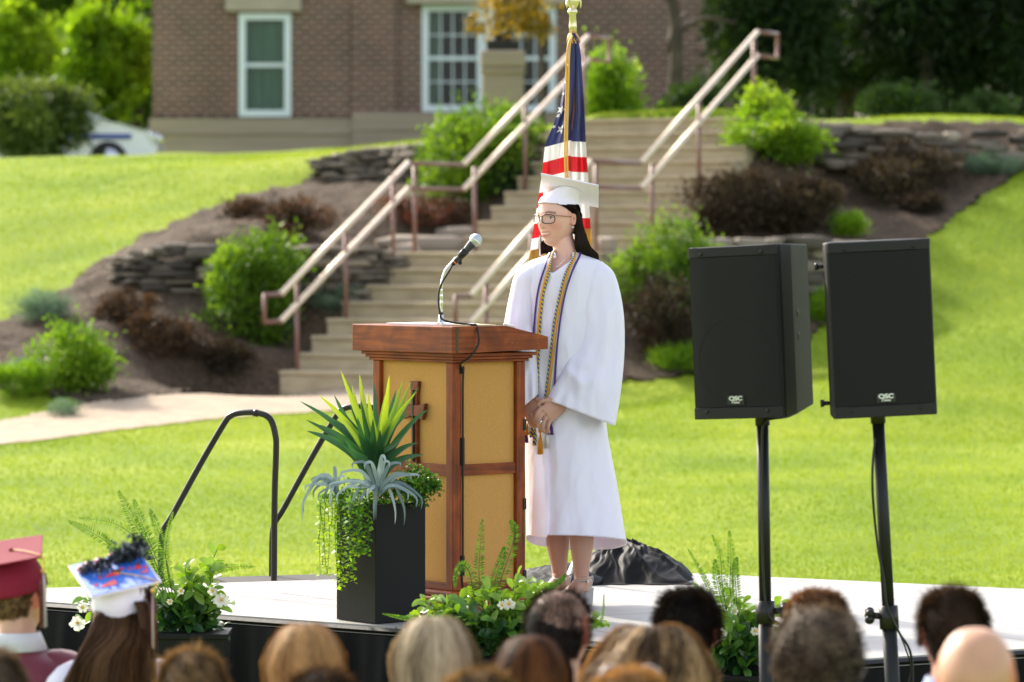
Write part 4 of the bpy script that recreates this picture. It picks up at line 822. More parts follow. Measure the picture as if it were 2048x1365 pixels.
def stand(c0, label, ctrl_y, knob_side, px_bot):
    """pole stand on the lawn in front of the stage; c0 = top of the pole"""
    Z = c0[1]; bot = np.array([(px_bot-CX)*Z/F, Z, 0.0]); d = bot-c0; at = lambda z: c0+d*(c0[2]-z)/c0[2]
    th = thing('speaker_stand', label, 'stand', bot, 'black speaker stands'); zk = HC-(ctrl_y-HY)*Z/F
    part('pole', MB().tube([c0, at(zk-.05)], .0215, 16), M['spk_rim'], th); part('sleeve', MB().tube([at(zk+.02), at(.12)], .0258, 16), M['spk_rim'], th)
    part('clamp', MB().tube([at(zk+.035), at(zk-.045)], .0335, 16), M['black_metal'], th)
    k = at(zk)+[knob_side*.03, 0, 0]; o = part('knob', MB().tube([k, k+[knob_side*.026, 0, 0]], .012, 10), M['black_metal'], th)
    kb = MB()
    for a_ in range(5): kb.ball(k+[knob_side*.036, .017*math.cos(a_*1.257), .017*math.sin(a_*1.257)], [.017, .014, .014], 8, 6)
    part('knob_grip', kb, M['black_metal'], o)
    part('leg_collar', MB().tube([at(.44), at(.38)], .034, 14), M['black_metal'], th)
    for a_ in (20, 140, 260):
        e = at(0)+[.5*math.cos(R(a_)), .5*math.sin(R(a_)), .02]; o = part('leg', MB().tube([at(.41)+[.03*math.cos(R(a_)), .03*math.sin(R(a_)), 0], e], .011, 8), M['spk_rim'], th)
        part('rubber_foot', MB().ball(e, [.02, .02, .018], 8, 6), M['black_metal'], o); part('brace', MB().tube([at(.16), at(.41)*.4+e*.6], .007, 6), M['spk_rim'], o)
    return at
s1 = speaker(1481, 838, 13.35, -32, 'black loudspeaker turned sideways on its pole, nearest the graduate', False)
s2 = speaker(1771, 834, 13.1, 4, 'black loudspeaker facing forward on its pole, farther from the graduate', True)
c1 = at_rot(P(1481, 838, 13.35), -32, (0, .16, -.0)); c2 = at_rot(P(1771, 834, 13.1), 4, (0, .16, -.0))
at1 = stand(c1, 'black pole stand carrying the sideways loudspeaker, knob on the right', 1222, 1, 1538)
at2 = stand(c2, 'black pole stand carrying the forward-facing loudspeaker, knob on the left', 1232, -1, 1803)
def cable(pts, label, r=.0045, n_=60, base=None): pts = smoothpath(pts, n_); return solo('speaker_cable', MB().tube(pts, r, 8), M['black_metal'], label, 'cable', pts[-1], 'loudspeaker cables')
z1 = c1[1]; z2 = c2[1]
cable([P(1612, 812, z1+.1), P(1580, 832, z1), P(1545, 838, z1-.02), P(1530, 845, z1-.03), P(1524, 900, z1-.03), P(1530, 1200, z1-.03), P(1562, 1255, z1-.04), P(1556, 1330, z1-.04), P(1570, 1500, z1), P(1640, 1640, z1)], 'black cable looping under the sideways loudspeaker and down its pole')
cable([P(1760, 845, z2), P(1748, 900, z2-.02), P(1745, 980, z2-.03), P(1755, 1090, z2-.03), P(1768, 1160, z2-.035), P(1775, 1215, z2-.035), P(1798, 1265, z2-.03), P(1822, 1310, z2), P(1826, 1400, z2), P(1830, 1640, z2)], 'black cable hanging loose beside the pole of the forward-facing loudspeaker')
cable([P(1800, 1270, z2-.03), P(1812, 1300, z2-.03), P(1822, 1340, z2), P(1815, 1420, z2), P(1840, 1640, z2)], 'second thin black cable beside the forward-facing loudspeaker\'s pole, near the bald head', .003)

# ------------------------------------------------------------------ flag on its pole
FZ = 16.75
M['pole_wood'] = simple('pole_wood', (.22, .10, .04), .35, coat=.3)
M['eagle'] = simple('pale_gold_metal', (.80, .72, .50), .28, .9)
fl = thing('flag', 'furled red white and blue flag with gold fringe on an indoor pole behind the graduate', 'flag', P(1150, 1165, FZ))
pb = P(1157, 1155, FZ); pb[2] = ZS
part('pole', MB().tube([pb+[0, 0, .02], P(1146, 60, FZ)], .0145, 14), M['pole_wood'], fl)
part('base', MB().tube([pb, pb+[0, 0, .03], pb+[0, 0, .05], pb+[0, 0, .12]], [.12, .11, .05, .02], 24), M['black_metal'], fl)
part('ferrule', MB().tube([P(1146, 66, FZ), P(1145.6, 52, FZ), P(1145.4, 30, FZ), P(1145, 26, FZ), P(1145, 22, FZ), P(1145, 16, FZ)], [.0165, .0165, .014, .021, .021, .012], 16), M['eagle'], fl)
eg = MB(); eg.tube([P(1145, 22, FZ), P(1146, 10, FZ), P(1147, -4, FZ), P(1144, -16, FZ), P(1141, -24, FZ)], [.010, .024, .027, .017, .012], 12)
eg.ball(P(1140, -27, FZ), [.016, .014, .014]); eg.tube([P(1134, -27, FZ), P(1129, -24, FZ)], [.007, .001], 8)
o = part('finial_eagle', eg, M['eagle'], fl)
for sx in (-1, 1):
    wm_ = MB()
    for k in range(6): wm_.tube(smoothpath([P(1147+sx*3, -8+k*2, FZ+.01*sx), P(1147+sx*(9+k), -22+k*5, FZ+.015*sx), P(1148+sx*(11+k*.5), 6+k*4-8, FZ+.02*sx)], 8), [.002, .006, .008, .008, .007, .006, .004, .001], 6, flat=.5)
    part('wing', wm_, M['eagle'], o)
rows_ = [66, 80, 110, 160, 220, 290, 350, 400, 450, 500, 522, 620, 760]
Lx = [1144, 1139, 1135, 1129, 1119, 1090, 1084, 1076, 1068, 1060, 1057, 1056, 1060]; Rx = [1150, 1157, 1162, 1165, 1169, 1172, 1176, 1178, 1181, 1182, 1184, 1188, 1190]
def flag_pt(u, y, lift=0):
    l = np.interp(y, rows_, Lx); r_ = np.interp(y, rows_, Rx); wdt = (r_-l)
    # panel edges: a fold behind the cord and a sharp fold at about two thirds
    x = l+wdt*u; am = min(1, (y-60)/160)
    dz = am*(.035*math.sin(u*6.0+.4)-.05*abs(u-.62)*2+.018*math.sin(u*17+y*.006)+.02*(u > .62)+.008*math.sin(u*31-y*.012))
    return P(x, y, FZ-.05-dz-lift)
def stripe_off(u): return (1-u/.6)*14-2 if u < .62 else 4*(u-.62)
M['flag_blue'] = simple('flag_blue_cloth', (.018, .025, .13), .75, bump=.1, bscale=200, sheen=.2)
M['flag_red'] = simple('flag_red_cloth', (.55, .012, .018), .7, trans=.25)
M['flag_white'] = simple('flag_white_cloth', (.74, .73, .72), .75, trans=.25)
mb = MB(); ys = 283+3.05*np.arange(-71, 136); us = np.linspace(0, 1, 60); G_ = np.array([[flag_pt(u, y+stripe_off(u)*min(1, max(0, (y-150)/100))) for u in us] for y in ys])
Q_ = []; mt_ = []
Vf = G_.reshape(-1, 3); nu_ = len(us)
for j in range(len(ys)-1):
    for i in range(nu_-1):
        yy = (ys[j]+ys[j+1])/2; mi = 0 if yy < 283 else (2 if int((yy-283)/30.5) % 2 == 0 else 1)
        Q_.append([j*nu_+i, j*nu_+i+1, (j+1)*nu_+i+1, (j+1)*nu_+i]); mt_.append(mi)
# open cut at the gathered lower edge: the fringe hangs from it
keep = []; 
def low_edge(u): return 478+28*(1-u) if u < .6 else 462
for q, t_ in zip(Q_, mt_):
    j, i = divmod(q[0], nu_); keep.append(ys[j] < low_edge(us[i])+(200 if .25 < us[i] < .8 else 0))
mb.V = [Vf]; mb.n = len(Vf); mb.t = [np.full(len(Vf), .5)]; mb.Q = [np.array([q for q, k_ in zip(Q_, keep) if k_])]; mb.mq = [np.array([t_ for t_, k_ in zip(mt_, keep) if k_])]
clo = part('cloth', mb, [M['flag_blue'], M['flag_red'], M['flag_white']], fl)
M['fringe'] = simple('gold_fringe', (.62, .30, .015), .55, var=.3, vscale=150, stretch=(1, 1, .05), sheen=.3, trans=.2)
fr = MB()
for u in np.concatenate([np.linspace(0, .3, 60), np.linspace(.74, 1, 50)]):
    y0 = low_edge(u)-4; a = flag_pt(u, y0, .004); b_ = flag_pt(min(1, u+random.uniform(-.01, .01)), y0+36+random.uniform(-2, 2), .006); fr.tube([a, (a+b_)/2+[random.uniform(-.002, .002), -.002, 0], b_], .0028, 5)
part('fringe', fr, M['fringe'], fl)
def star(cx_, cy_, r_, rot=0):
    pts = []; l = np.interp(cy_, rows_, Lx); wd_ = np.interp(cy_, rows_, Rx)-l
    ctr = flag_pt((cx_-l)/wd_, cy_, .004)
    for k in range(10):
        rr = r_ if k % 2 == 0 else r_*.42; a_ = rot+k*math.pi/5; x_ = cx_+rr*math.sin(a_)*.9; y_ = cy_-rr*math.cos(a_); pts.append(flag_pt((x_-l)/wd_, y_, .004))
    return MB().add([ctr]+pts, T=[[0, k+1, (k+1) % 10+1] for k in range(10)])
for (x, y, r_) in ((1122.5, 220, 9.5), (1122, 259, 10)): part('star', star(x, y, r_, .25), M['flag_white'], clo, smooth=False)
for (x, y, r_) in ((1136, 130, 4), (1131, 165, 4), (1127, 188, 4), (1116, 232, 5), (1108, 254, 4.5)): part('star', star(x, y, r_, .6), M['flag_white'], clo, smooth=False)
M['cord_gold'] = simple('gold_cord', (.66, .36, .02), .5, sheen=.3)
cd = MB()
for dx in (-2.2, 2.2): cd.tube(smoothpath([P(1146, 68, FZ-.03), P(1137+dx, 100, FZ-.12), P(1134+dx, 200, FZ-.12), P(1132+dx, 290, FZ-.13), P(1134+dx, 400, FZ-.13), P(1136+dx, 520, FZ-.1)], 40), .0042, 8)
o = part('cord', cd, M['cord_gold'], fl); tl = MB()
for k in range(26): a_ = k/26*6.28; tl.tube(smoothpath([P(1146, 64, FZ), P(1146+9*math.cos(a_), 70, FZ+.03*math.sin(a_)), P(1147+13*math.cos(a_), 84+4*math.sin(k*3.1), FZ-.02+.035*math.sin(a_))], 6), .0028, 5)
part('cord_tassel', tl, M['cord_gold'], o)

# ------------------------------------------------------------------ planted arrangements
M['agave_d'] = foliage('spiky_leaf_dark', [(.014, .06, .03), (.045, .14, .055), (.10, .24, .06)], .2, .4, (1.5, 1.6, .5), .5)
M['agave_l'] = foliage('spiky_leaf_bright', [(.03, .10, .03), (.16, .29, .03), (.38, .46, .05)], .36, .4, (1.3, 1.2, .4), .5)
M['air_plant'] = foliage('blue_grey_leaf', [(.12, .17, .18), (.25, .33, .34), (.42, .50, .50)], .15, .6, (1.1, 1.1, 1))
M['pearls'] = foliage('trailing_leaf', [(.02, .09, .012), (.10, .27, .02), (.36, .52, .04)], .45, .45, (1.4, 1.3, .4), .45)
M['boxleaf'] = foliage('small_round_leaf', [(.015, .06, .012), (.05, .15, .02), (.13, .27, .04)], .35, .45)
M['gard'] = foliage('glossy_leaf', [(.008, .035, .014), (.028, .095, .02), (.10, .22, .03), (.24, .38, .05)], .28, .35, (1.5, 1.5, .35), .6)
M['fern'] = foliage('fern_leaf', [(.02, .07, .015), (.08, .19, .02), (.22, .36, .04)], .4, .5, (1.4, 1.4, .4))
M['petal'] = simple('white_petal', (.78, .76, .70), .6, trans=.3)
def blade(mb, pts, w0, tint, up, fold=.3, n_=14, prof=None):
    c = smoothpath(pts, n_); T = np.gradient(c, axis=0); T /= np.linalg.norm(T, axis=1)[:, None]; s_ = np.cross(T, up); s_ /= np.linalg.norm(s_, axis=1)[:, None]+1e-9; nn = np.cross(s_, T)
    t = np.linspace(0, 1, n_); wv = w0*(prof(t) if prof else np.minimum(1, .55+t*1.6)*(1-t**2.2)+.012); wv = np.array(wv)[:, None]
    A_ = np.stack([c-s_*wv/2+nn*wv*fold, c-nn*wv*.02, c+s_*wv/2+nn*wv*fold], 1); mb.loft(A_, False, False, tint=tint)
PZ = 15.1
pl_ = thing('tall_planter', 'tall square black planter standing at the front edge of the stage', 'planter', (P(751, 1248, 14.98)[0], 15.1, ZS))
kc = np.array([P(751, 1248, 14.97)[0], 14.97]); ua = np.array([-math.cos(R(50)), math.sin(R(50))]); va = np.array([math.sin(R(50)), math.cos(R(50))]); S_ = .25
def pbx(o0, o1, z0, z1): return [[[*(kc+ua*a+va*b_), z] for a, b_ in ((o0, o0), (o1, o0), (o1, o1), (o0, o1))] for z in (z0, z1)]
zpt = HC-(1010-HY)*14.97/F
M['planter'] = simple('black_planter', (.008, .008, .008), .55, bump=.05, bscale=30, spec=.18)
mb = MB(); r1, r2, r3 = pbx(0, S_, ZS+.002, zpt), pbx(.012, S_-.012, zpt, zpt-.06), None
mb.loft([r1[0], r1[1], r2[0], r2[1]]); part('pot', mb, M['planter'], pl_, smooth=False, bevel=.002)
part('soil', MB().loft(pbx(.0125, S_-.0125, zpt-.058, zpt-.03)), M['mulch'], pl_, smooth=False)
ctr = P(752, 985, 15.13)
ag = thing('spiky_plant', 'yucca-like plant with bright green sword leaves rising from the tall planter', 'plant', ctr, 'plants in the tall planter')
tips = [(681,740,.9,0),(704,770,.8,.12),(719,748,.85,.1),(735,782,.85,-.06),(600,803,.35,.1),(612,840,.2,.15),(637,790,.9,-.05),(613,862,.2,.05),(779,750,.95,-.1),(806,760,.5,.05),(823,762,.6,.12),(838,775,.3,-.02),(833,784,.75,-.12),(857,818,.3,-.1),(649,830,.25,.1),(836,885,.3,-.1),(848,910,.25,-.15),(668,815,.15,.02),(746,838,.1,-.18),(722,800,.2,-.1),(760,860,.1,-.2),(700,812,.12,.15),(795,800,.15,.1),(640,850,.15,-.12),(690,880,.3,-.25),(815,860,.2,-.2),(748,765,.25,.18),(668,790,.4,.08),(692,760,.3,.2),(770,790,.6,.0),(792,780,.35,.08),(715,835,.2,-.15),(655,870,.35,-.1),(780,850,.25,-.15),(818,825,.45,-.08)]
md, ml_ = MB(), MB()
for i, (x, y, t, dzp) in enumerate(tips):
    b0 = P(748+rng.uniform(-12, 12), 965+rng.uniform(-5, 10), 15.12+dzp*.15); tip = P(x, y, 15.12+dzp); dv = tip-b0
    mid1 = b0+dv*.35+np.array([dv[0]*-.10, 0, .03]); mid2 = b0+dv*.7+np.array([dv[0]*-.07, 0, .025 if abs(dv[0]) > .15 else 0])
    (blade)(ml_ if t > .45 else md, [b0, mid1, mid2, tip], .030+.014*rng.random(), t, np.array([.15*rng.normal(), -1, .35]), .22)
    if t > .45: ml_.t[-1] = np.repeat(np.clip(np.linspace(.25, t+.05, 14), 0, 1), 3)
part('bright_leaves', ml_, M['agave_l'], ag); part('dark_leaves', md, M['agave_d'], ag)
def airplant(cx_, cy_, Z, tl_, label, seed):
    th = thing('air_plant', label, 'plant', P(cx_, cy_, Z), 'plants in the tall planter'); mb = MB(); rs = np.random.default_rng(seed)
    for (tx, ty, hgt_) in tl_:
        b0 = P(cx_+rs.uniform(-5, 5), cy_+rs.uniform(-4, 6), Z); dzp = rs.uniform(-.12, .02); tip = P(tx, ty, Z+dzp); top = P(cx_+(tx-cx_)*.55, min(cy_, ty)-hgt_*.55, Z+dzp*.6)
        blade(mb, [b0, (b0+top)/2+[0, 0, .012], top, (top*.35+tip*.65)+np.array([(tx-cx_)*.0003, 0, .012]), tip], .0175, rs.uniform(.0, 1.), np.array([0, -1, .5]), .25, 18)
    part('leaves', mb, M['air_plant'], th); return th
airplant(757, 985, 14.93, [(683,958,30),(706,938,22),(730,940,25),(778,935,18),(800,935,10),(820,962,25),(835,958,10),(842,1020,32),(815,1002,22),(808,1052,38),(790,1050,28),(752,1040,12),(748,1042,8),(718,1048,25),(700,1050,35),(676,1010,35),(640,1008,40),(690,985,20),(832,1016,20),(735,1000,14),(770,930,30),(662,980,30)], 'blue-grey air plant with curling narrow leaves over the front corner of the tall planter', 3)
airplant(672, 985, 15.1, [(608,1030,45),(628,1000,35),(640,960,16),(668,945,12),(612,985,30),(650,1010,25),(688,962,12),(645,975,25),(660,1025,20),(625,968,22),(606,1045,55)], 'paler air plant with drooping leaves at the lawn side of the tall planter', 4)
th = thing('trailing_plant', 'bright green trailing plant hanging in leafy strings down the planter\'s side', 'plant', P(690, 1010, 15.0), 'plants in the tall planter'); lm, sm_ = MB(), MB(); rs = np.random.default_rng(5)
for i in range(30):
    x0_ = rs.uniform(640, 742); f = (x0_-640)/100; y1_ = rs.choice([1060, 1100, 1130, 1150, 1172])+rs.uniform(-15, 8)
    if x0_ > 715: y1_ = min(y1_, 1110)
    if x0_ < 660: y1_ = min(y1_, 1150)
    Z_ = 14.98+rs.uniform(-.05, .1)+(.08 if x0_ < 690 else -.04); pth = smoothpath([P(x0_+10*(1-f), 985, 15.1), P(x0_, 1005, Z_), P(x0_+rs.uniform(-6, 6), (1005+y1_)/2, Z_), P(x0_+rs.uniform(-8, 8), y1_, Z_)], 30)
    sm_.tube(pth, .0012, 4, tint=.2)
    k = int((y1_-1000)/4.6); q = interp(np.linspace(.1, 1, k), np.linspace(0, 1, 30), pth); a_ = np.arange(k)*2.4+rs.uniform(0, 6)
    d = np.stack([np.cos(a_), np.sin(a_), -.35+0*a_], 1); leaf_quads(q, d, np.tile([[0, 0, 1.]], (k, 1))+rs.normal(0, .5, (k, 3)), rs.uniform(.018, .024, k), .021, np.clip(.58+.5*np.linspace(0, 1, k)*(1-f*.6)+rs.normal(0, .15, k)-.2*f, 0, 1), lm)
part('leaves', lm, M['pearls'], th); part('stems', sm_, M['pearls'], th)
th = thing('bushy_plant', 'small round-leaved green plant spilling from the planter toward the lectern', 'plant', P(830, 990, 15.1), 'plants in the tall planter'); mb = MB()
for (x, y, r_, n_) in ((830,965,.05,500),(855,975,.045,400),(810,985,.05,500),(845,995,.035,250),(790,975,.05,300),(822,945,.035,160),(868,968,.02,80),(700,990,.06,300),(760,1005,.05,200)): crown(mb, P(x, y, 15.06+rs.uniform(-.04, .04)), [r_*1.2, r_, r_], n_, .015, rs, 8, .5, .2, .45, .8)
part('leaves', mb, M['boxleaf'], th)
def frond(lm, sm_, pts, ln, rs, tint, n_=54, curl=0):
    c = smoothpath(pts, n_); sm_.tube(c, np.linspace(.0022, .0006, n_), 5, tint=.3); T = unit(np.gradient(c, axis=0)); up = unit(np.cross(T, np.array([0, -1, .25]))); t = np.linspace(0, 1, n_); k = t > .08
    for sg in (-1, 1):
        d = sg*up+T*.35+rs.normal(0, .12, (n_, 3)); l_ = ln*np.minimum(1, .45+t*2)*(1-t**3*.85)
        leaf_quads(c[k], d[k], np.tile([[0, -1, .4]], (n_, 1))[k]+rs.normal(0, .35, (k.sum(), 3)), l_[k]*1.1, .0052, (tint+rs.normal(0, .12, n_))[k], lm)
def flowering(label, base, cloud, fronds, flowers, Z, seed, trough):
    rs = np.random.default_rng(seed); th = thing('potted_arrangement', label, 'plant', (P(base[0], base[1], Z)[0], Z, 0), 'fern and gardenia planters along the stage front')
    x0_, x1_, yt = trough; a = P(x0_, yt, Z-.1); b_ = P(x1_, yt, Z-.1)
    part('planter_box', MB().loft([[[a[0]+i*.02, Z-.12+i*.02, z], [b_[0]-i*.02, Z-.12+i*.02, z], [b_[0]-i*.02, Z+.13-i*.02, z], [a[0]+i*.02, Z+.13-i*.02, z]] for z, i in ((0, 1), (a[2]-.02, .3), (a[2]-.02, 0), (a[2], 0))]), M['planter'], th, smooth=False, bevel=.004)
    lm, sm_ = MB(), MB()
    for (x, y, r_, k, tm) in cloud:
        c = P(x, y, Z+rs.uniform(-.06, .06)); nst = max(3, k//8)
        for s_ in range(nst):
            root = P(base[0]+rs.uniform(-25, 25), base[1]+rs.uniform(0, 30), Z); e = c+rs.normal(0, r_*.5, 3); md_ = (root+e)/2+rs.normal(0, .015, 3); st_ = smoothpath([root, md_, e], 8); sm_.tube(st_, .0018, 5, tint=.4)
            m_ = 7; q = interp(np.linspace(.4, 1, m_), np.linspace(0, 1, 8), st_); a_ = np.arange(m_)*2.5+rs.uniform(0, 6); ax = unit(e-md_); s1_ = unit(np.cross(ax, [.3, .2, 1])); s2_ = np.cross(ax, s1_)
            d = s1_*np.cos(a_)[:, None]+s2_*np.sin(a_)[:, None]+ax*.75; ln = rs.uniform(.055, .088, m_)*np.linspace(1.1, .75, m_)
            tint = np.clip(tm+np.linspace(-.2, .25, m_)+rs.normal(0, .1, m_), 0, 1)
            for j in range(m_): blade(lm, [q[j], q[j]+unit(d[j])*ln[j]*.5+[0, 0, .003], q[j]+unit(d[j])*ln[j]-[0, 0, ln[j]*.12]], ln[j]*.50, tint[j], unit(rs.normal(size=3)*.5+[0, -.6, .8]), .16, 7, lambda t: np.sin(np.pi*np.clip(t, .04, .985))**.75)
    part('leaves', lm, M['gard'], th); part('stems', sm_, M['gard'], th)
    fm, fs = MB(), MB()
    for pts, ln, tt in fronds: frond(fm, fs, [P(x, y, Z+dz) for x, y, dz in pts], ln, rs, tt)
    if fronds: part('fern_fronds', fm, M['fern'], th); part('fern_ribs', fs, M['fern'], th)
    for (x, y, r_) in flowers:
        pm = MB(); c = P(x, y, Z-.09)
        for k in range(6):
            a_ = k*1.05+rs.uniform(0, .4); d = np.array([math.cos(a_), -.35, math.sin(a_)*.9]); blade(pm, [c, c+d*r_*.6+[0, -.006, 0], c+d*r_*.8+[0, .004, -.004]], r_*.6, .5, np.array([0, -1, .2]), .15, 7, lambda t: np.sin(np.pi*np.clip(t, .08, .96))**.6)
        o = part('flower', pm, M['petal'], th); part('flower_centre', MB().ball(c+[0, -.006, 0], .006, 8, 6), M['cord_gold'], o)
flowering('fern and white flowers in a black box in front of the stage, lawn end', (375,1265), [(375,1150,.07,60,.75),(410,1130,.05,36,.85),(345,1190,.07,60,.5),(400,1190,.07,70,.5),(440,1195,.05,30,.6),(370,1230,.07,60,.3),(330,1235,.06,40,.3),(410,1235,.06,50,.3),(180,1205,.05,30,.8),(175,1225,.04,24,.7),(300,1200,.06,40,.4)],
          [([(330,1190,0),(270,1130,0),(200,1075,.02),(138,1043,.03)],.032,.5),([(330,1190,0),(290,1100,0),(235,1050,.02),(158,1036,.02)],.026,.75),([(335,1190,0),(300,1100,0),(265,1040,.02),(238,983,.02)],.032,.5),([(340,1190,0),(310,1110,0),(285,1050,0),(268,1000,.02)],.03,.55),([(345,1180,0),(330,1110,0),(312,1050,0),(300,1020,.02)],.024,.6),([(345,1190,0),(332,1120,-.02),(336,1065,-.02),(346,1025,-.02)],.016,.8),([(380,1170,0),(420,1145,-.03),(460,1135,-.03),(508,1134,-.04)],.022,.75),([(330,1190,0),(280,1140,0),(240,1110,0),(205,1068,0)],.028,.55),([(330,1200,0),(300,1150,0),(270,1120,0),(215,1095,0)],.026,.5)],
          [(155,1246,.036),(165,1215,.024),(443,1200,.036),(425,1182,.022),(362,1182,.016),(340,1203,.014)], 14.62, 21, (313,456,1268))
flowering('large arrangement of ferns and broad glossy leaves in front of the lectern', (985,1290), [(1040,1190,.07,70,.85),(860,1200,.05,40,.8),(830,1235,.05,36,.8),(900,1205,.06,50,.7),(930,1235,.08,80,.5),(985,1210,.07,70,.75),(1000,1250,.08,80,.4),(1060,1220,.07,60,.7),(1040,1265,.08,70,.25),(960,1285,.08,70,.2),(1075,1190,.04,24,.8),(1010,1310,.07,50,.15),(870,1245,.05,30,.5),(1200,1245,.025,12,.7),(1140,1260,.04,20,.4)],
          [([(965,1215,0),(958,1150,0),(960,1100,0),(965,1040,0)],.026,.35),([(985,1210,0),(1005,1150,-.02),(1022,1100,-.02),(1030,1060,-.02),(1020,1042,-.02)],.030,.4),([(950,1210,0),(940,1150,0),(925,1130,-.02),(912,1150,-.03),(910,1175,-.03)],.02,.45),([(985,1210,0),(990,1160,0),(1003,1120,0),(1008,1095,0)],.024,.35),([(880,1250,0),(830,1240,-.03),(800,1235,-.03),(765,1228,-.03)],.012,.6),([(1060,1200,0),(1100,1175,-.05),(1120,1163,-.05),(1130,1150,-.05)],.016,.5),([(1075,1235,0),(1150,1262,-.05),(1200,1245,-.05),(1208,1190,-.05)],.012,.6)],
          [(1018,1208,.028),(1004,1210,.02)], 14.2, 22, (905,1075,1318))
flowering('arrangement with upright fern tips in front of the stage, between the two stands', (1470,1330), [(1470,1215,.06,50,.8),(1445,1240,.06,50,.6),(1500,1245,.07,60,.6),(1480,1290,.08,80,.35),(1530,1290,.06,50,.3),(1450,1310,.07,50,.2),(1545,1230,.04,24,.7),(1500,1335,.08,50,.15)],
          [([(1440,1240,0),(1420,1180,0),(1400,1140,0),(1376,1098,0)],.014,.7),([(1455,1230,0),(1445,1170,0),(1440,1110,0),(1424,1070,0)],.018,.75),([(1465,1230,0),(1460,1170,0),(1462,1110,0),(1458,1062,0)],.024,.7),([(1450,1230,0),(1440,1190,0),(1432,1150,0),(1430,1120,0)],.024,.6),([(1475,1230,0),(1472,1180,0),(1470,1140,0),(1474,1115,0)],.022,.6),([(1440,1250,0),(1425,1215,0),(1410,1190,0),(1385,1165,0)],.02,.55)],
          [(1441,1268,.030),(1468,1222,.016),(1510,1262,.02)], 13.95, 23, (1425,1560,1352))

# ------------------------------------------------------------------ people: shared shapes
def head_grid(n=56, m=44, hw=.074, hd=.094, hh=.112):
    """head in a local frame: centre at the origin, face towards +Y, up +Z"""
    th = np.linspace(0, 2*np.pi, n, endpoint=False); ph = np.linspace(.03, np.pi-.03, m)
    X = np.outer(np.sin(ph), np.cos(th)); Y = np.outer(np.sin(ph), np.sin(th)); Z = np.outer(np.cos(ph), np.ones(n))
    x, y, z = X*hw, Y*hd, Z*hh
    lo = np.clip(-z/hh, 0, 1)
    sp = np.maximum(np.sin(ph), .12)[:, None]; upz = np.clip(Z*1.4, 0, 1)
    x = x*(sp**(-.36*upz)); y = y*(sp**(-.25*upz)); y = np.where((Y > 0) & (Z < 0), y*np.minimum(sp**-.50, 1.75), y)
    x = x*(1-.30*lo**1.7)*(1+.12*np.exp(-((z-.042)/.042)**2))
    y = np.where(y < 0, y*(1-.42*lo**1.2), y*(1-.08*lo**2))
    y = np.where((y < 0), y*(1+.06*np.exp(-((z-.03)/.05)**2)), y)
    front = np.clip(Y/.5, 0, 1)
    g = lambda a, s: np.exp(-(a/s)**2)
    y = y+front*(-.009*g(np.abs(x)-.031, .014)*g(z-.002, .012))           # eye sockets
    y = y+front*(.004*g(x, .05)*g(z-.022, .010))                          # brow
    pn = np.interp(z, [-.045, -.036, -.030, -.018, .004, .022], [0, .007, .0225, .017, .006, 0]); y = y+front*pn*g(x, .0095)
    y = y+front*.005*g(np.abs(x)-.012, .006)*g(z+.031, .007)              # nostril wings
    y = y+front*(.0065*g(x, .026)*(g(z+.055, .005)*.8+g(z+.068, .0055)))    # lips
    y = y-front*(.0035*g(x, .026)*g(z+.0615, .003))
    y = y+front*(.012*g(x, .022)*g(z+.098, .016))                         # chin
    y = y+front*(.004*g(np.abs(x)-.042, .018)*g(z+.030, .020))            # cheeks
    y = y-front*(.004*g(x, .03)*g(z+.082, .006))
    return np.stack([x, y, z], -1)
def ear(mb, sx, hw=.074):
    c = np.array([sx*(hw+.002), -.008, -.006]); th = np.linspace(0, 2*np.pi, 18, endpoint=False); rings = []
    for k, (r_, o_) in enumerate(((.55, -.006), (.9, .001), (1.0, .006), (.9, .010), (.55, .006), (.3, .003))):
        rings.append([c+np.array([sx*o_, r_*.0145*math.cos(t)-.25*r_*.026*math.sin(t)*.5, r_*.027*math.sin(t)*(1 if math.sin(t) > 0 else .85)]) for t in th])
    mb.loft(rings, True)
def remesh(mb, voxel, name, smooth_it=2):
    me = mb.mesh(name); o = bpy.data.objects.new('tmp', me); COL.objects.link(o)
    md_ = o.modifiers.new('r', 'REMESH'); md_.mode = 'VOXEL'; md_.voxel_size = voxel; md_.use_smooth_shade = True
    if smooth_it: s_ = o.modifiers.new('s', 'SMOOTH'); s_.iterations = smooth_it; s_.factor = .5
    dg = bpy.context.evaluated_depsgraph_get(); out = bpy.data.meshes.new_from_object(o.evaluated_get(dg)); bpy.data.objects.remove(o); out.name = name
    out.polygons.foreach_set('use_smooth', np.ones(len(out.polygons), bool)); return out
def mesh_co(me): a = np.zeros(len(me.vertices)*3, np.float32); me.vertices.foreach_get('co', a); return a.reshape(-1, 3).astype(float)
def set_col(me, C_):
    at = me.color_attributes.new('skin', 'FLOAT_COLOR', 'POINT'); at.data.foreach_set('color', np.c_[C_, np.ones(len(C_))].astype(np.float32).ravel())
def skinmat(name, rough=.48):
    m, nt, b, out = newmat(name); at = N(nt, 'ShaderNodeAttribute', attribute_name='skin'); nt.links.new(at.outputs['Color'], b.inputs['Base Color'])
    b.inputs['Roughness'].default_value = rough; b.inputs['Subsurface Weight'].default_value = .22; b.inputs['Subsurface Radius'].default_value = (1, .35, .2); b.inputs['Subsurface Scale'].default_value = .01
    tc = N(nt, 'ShaderNodeTexCoord'); nb = N(nt, 'ShaderNodeTexNoise'); nb.inputs['Scale'].default_value = 260; nt.links.new(tc.outputs['Object'], nb.inputs[0]); bp = N(nt, 'ShaderNodeBump'); bp.inputs['Strength'].default_value = .12; bp.inputs['Distance'].default_value = .001
    nt.links.new(nb.outputs[0], bp.inputs['Height']); nt.links.new(bp.outputs[0], b.inputs['Normal']); return m
M['skin'] = skinmat('skin')
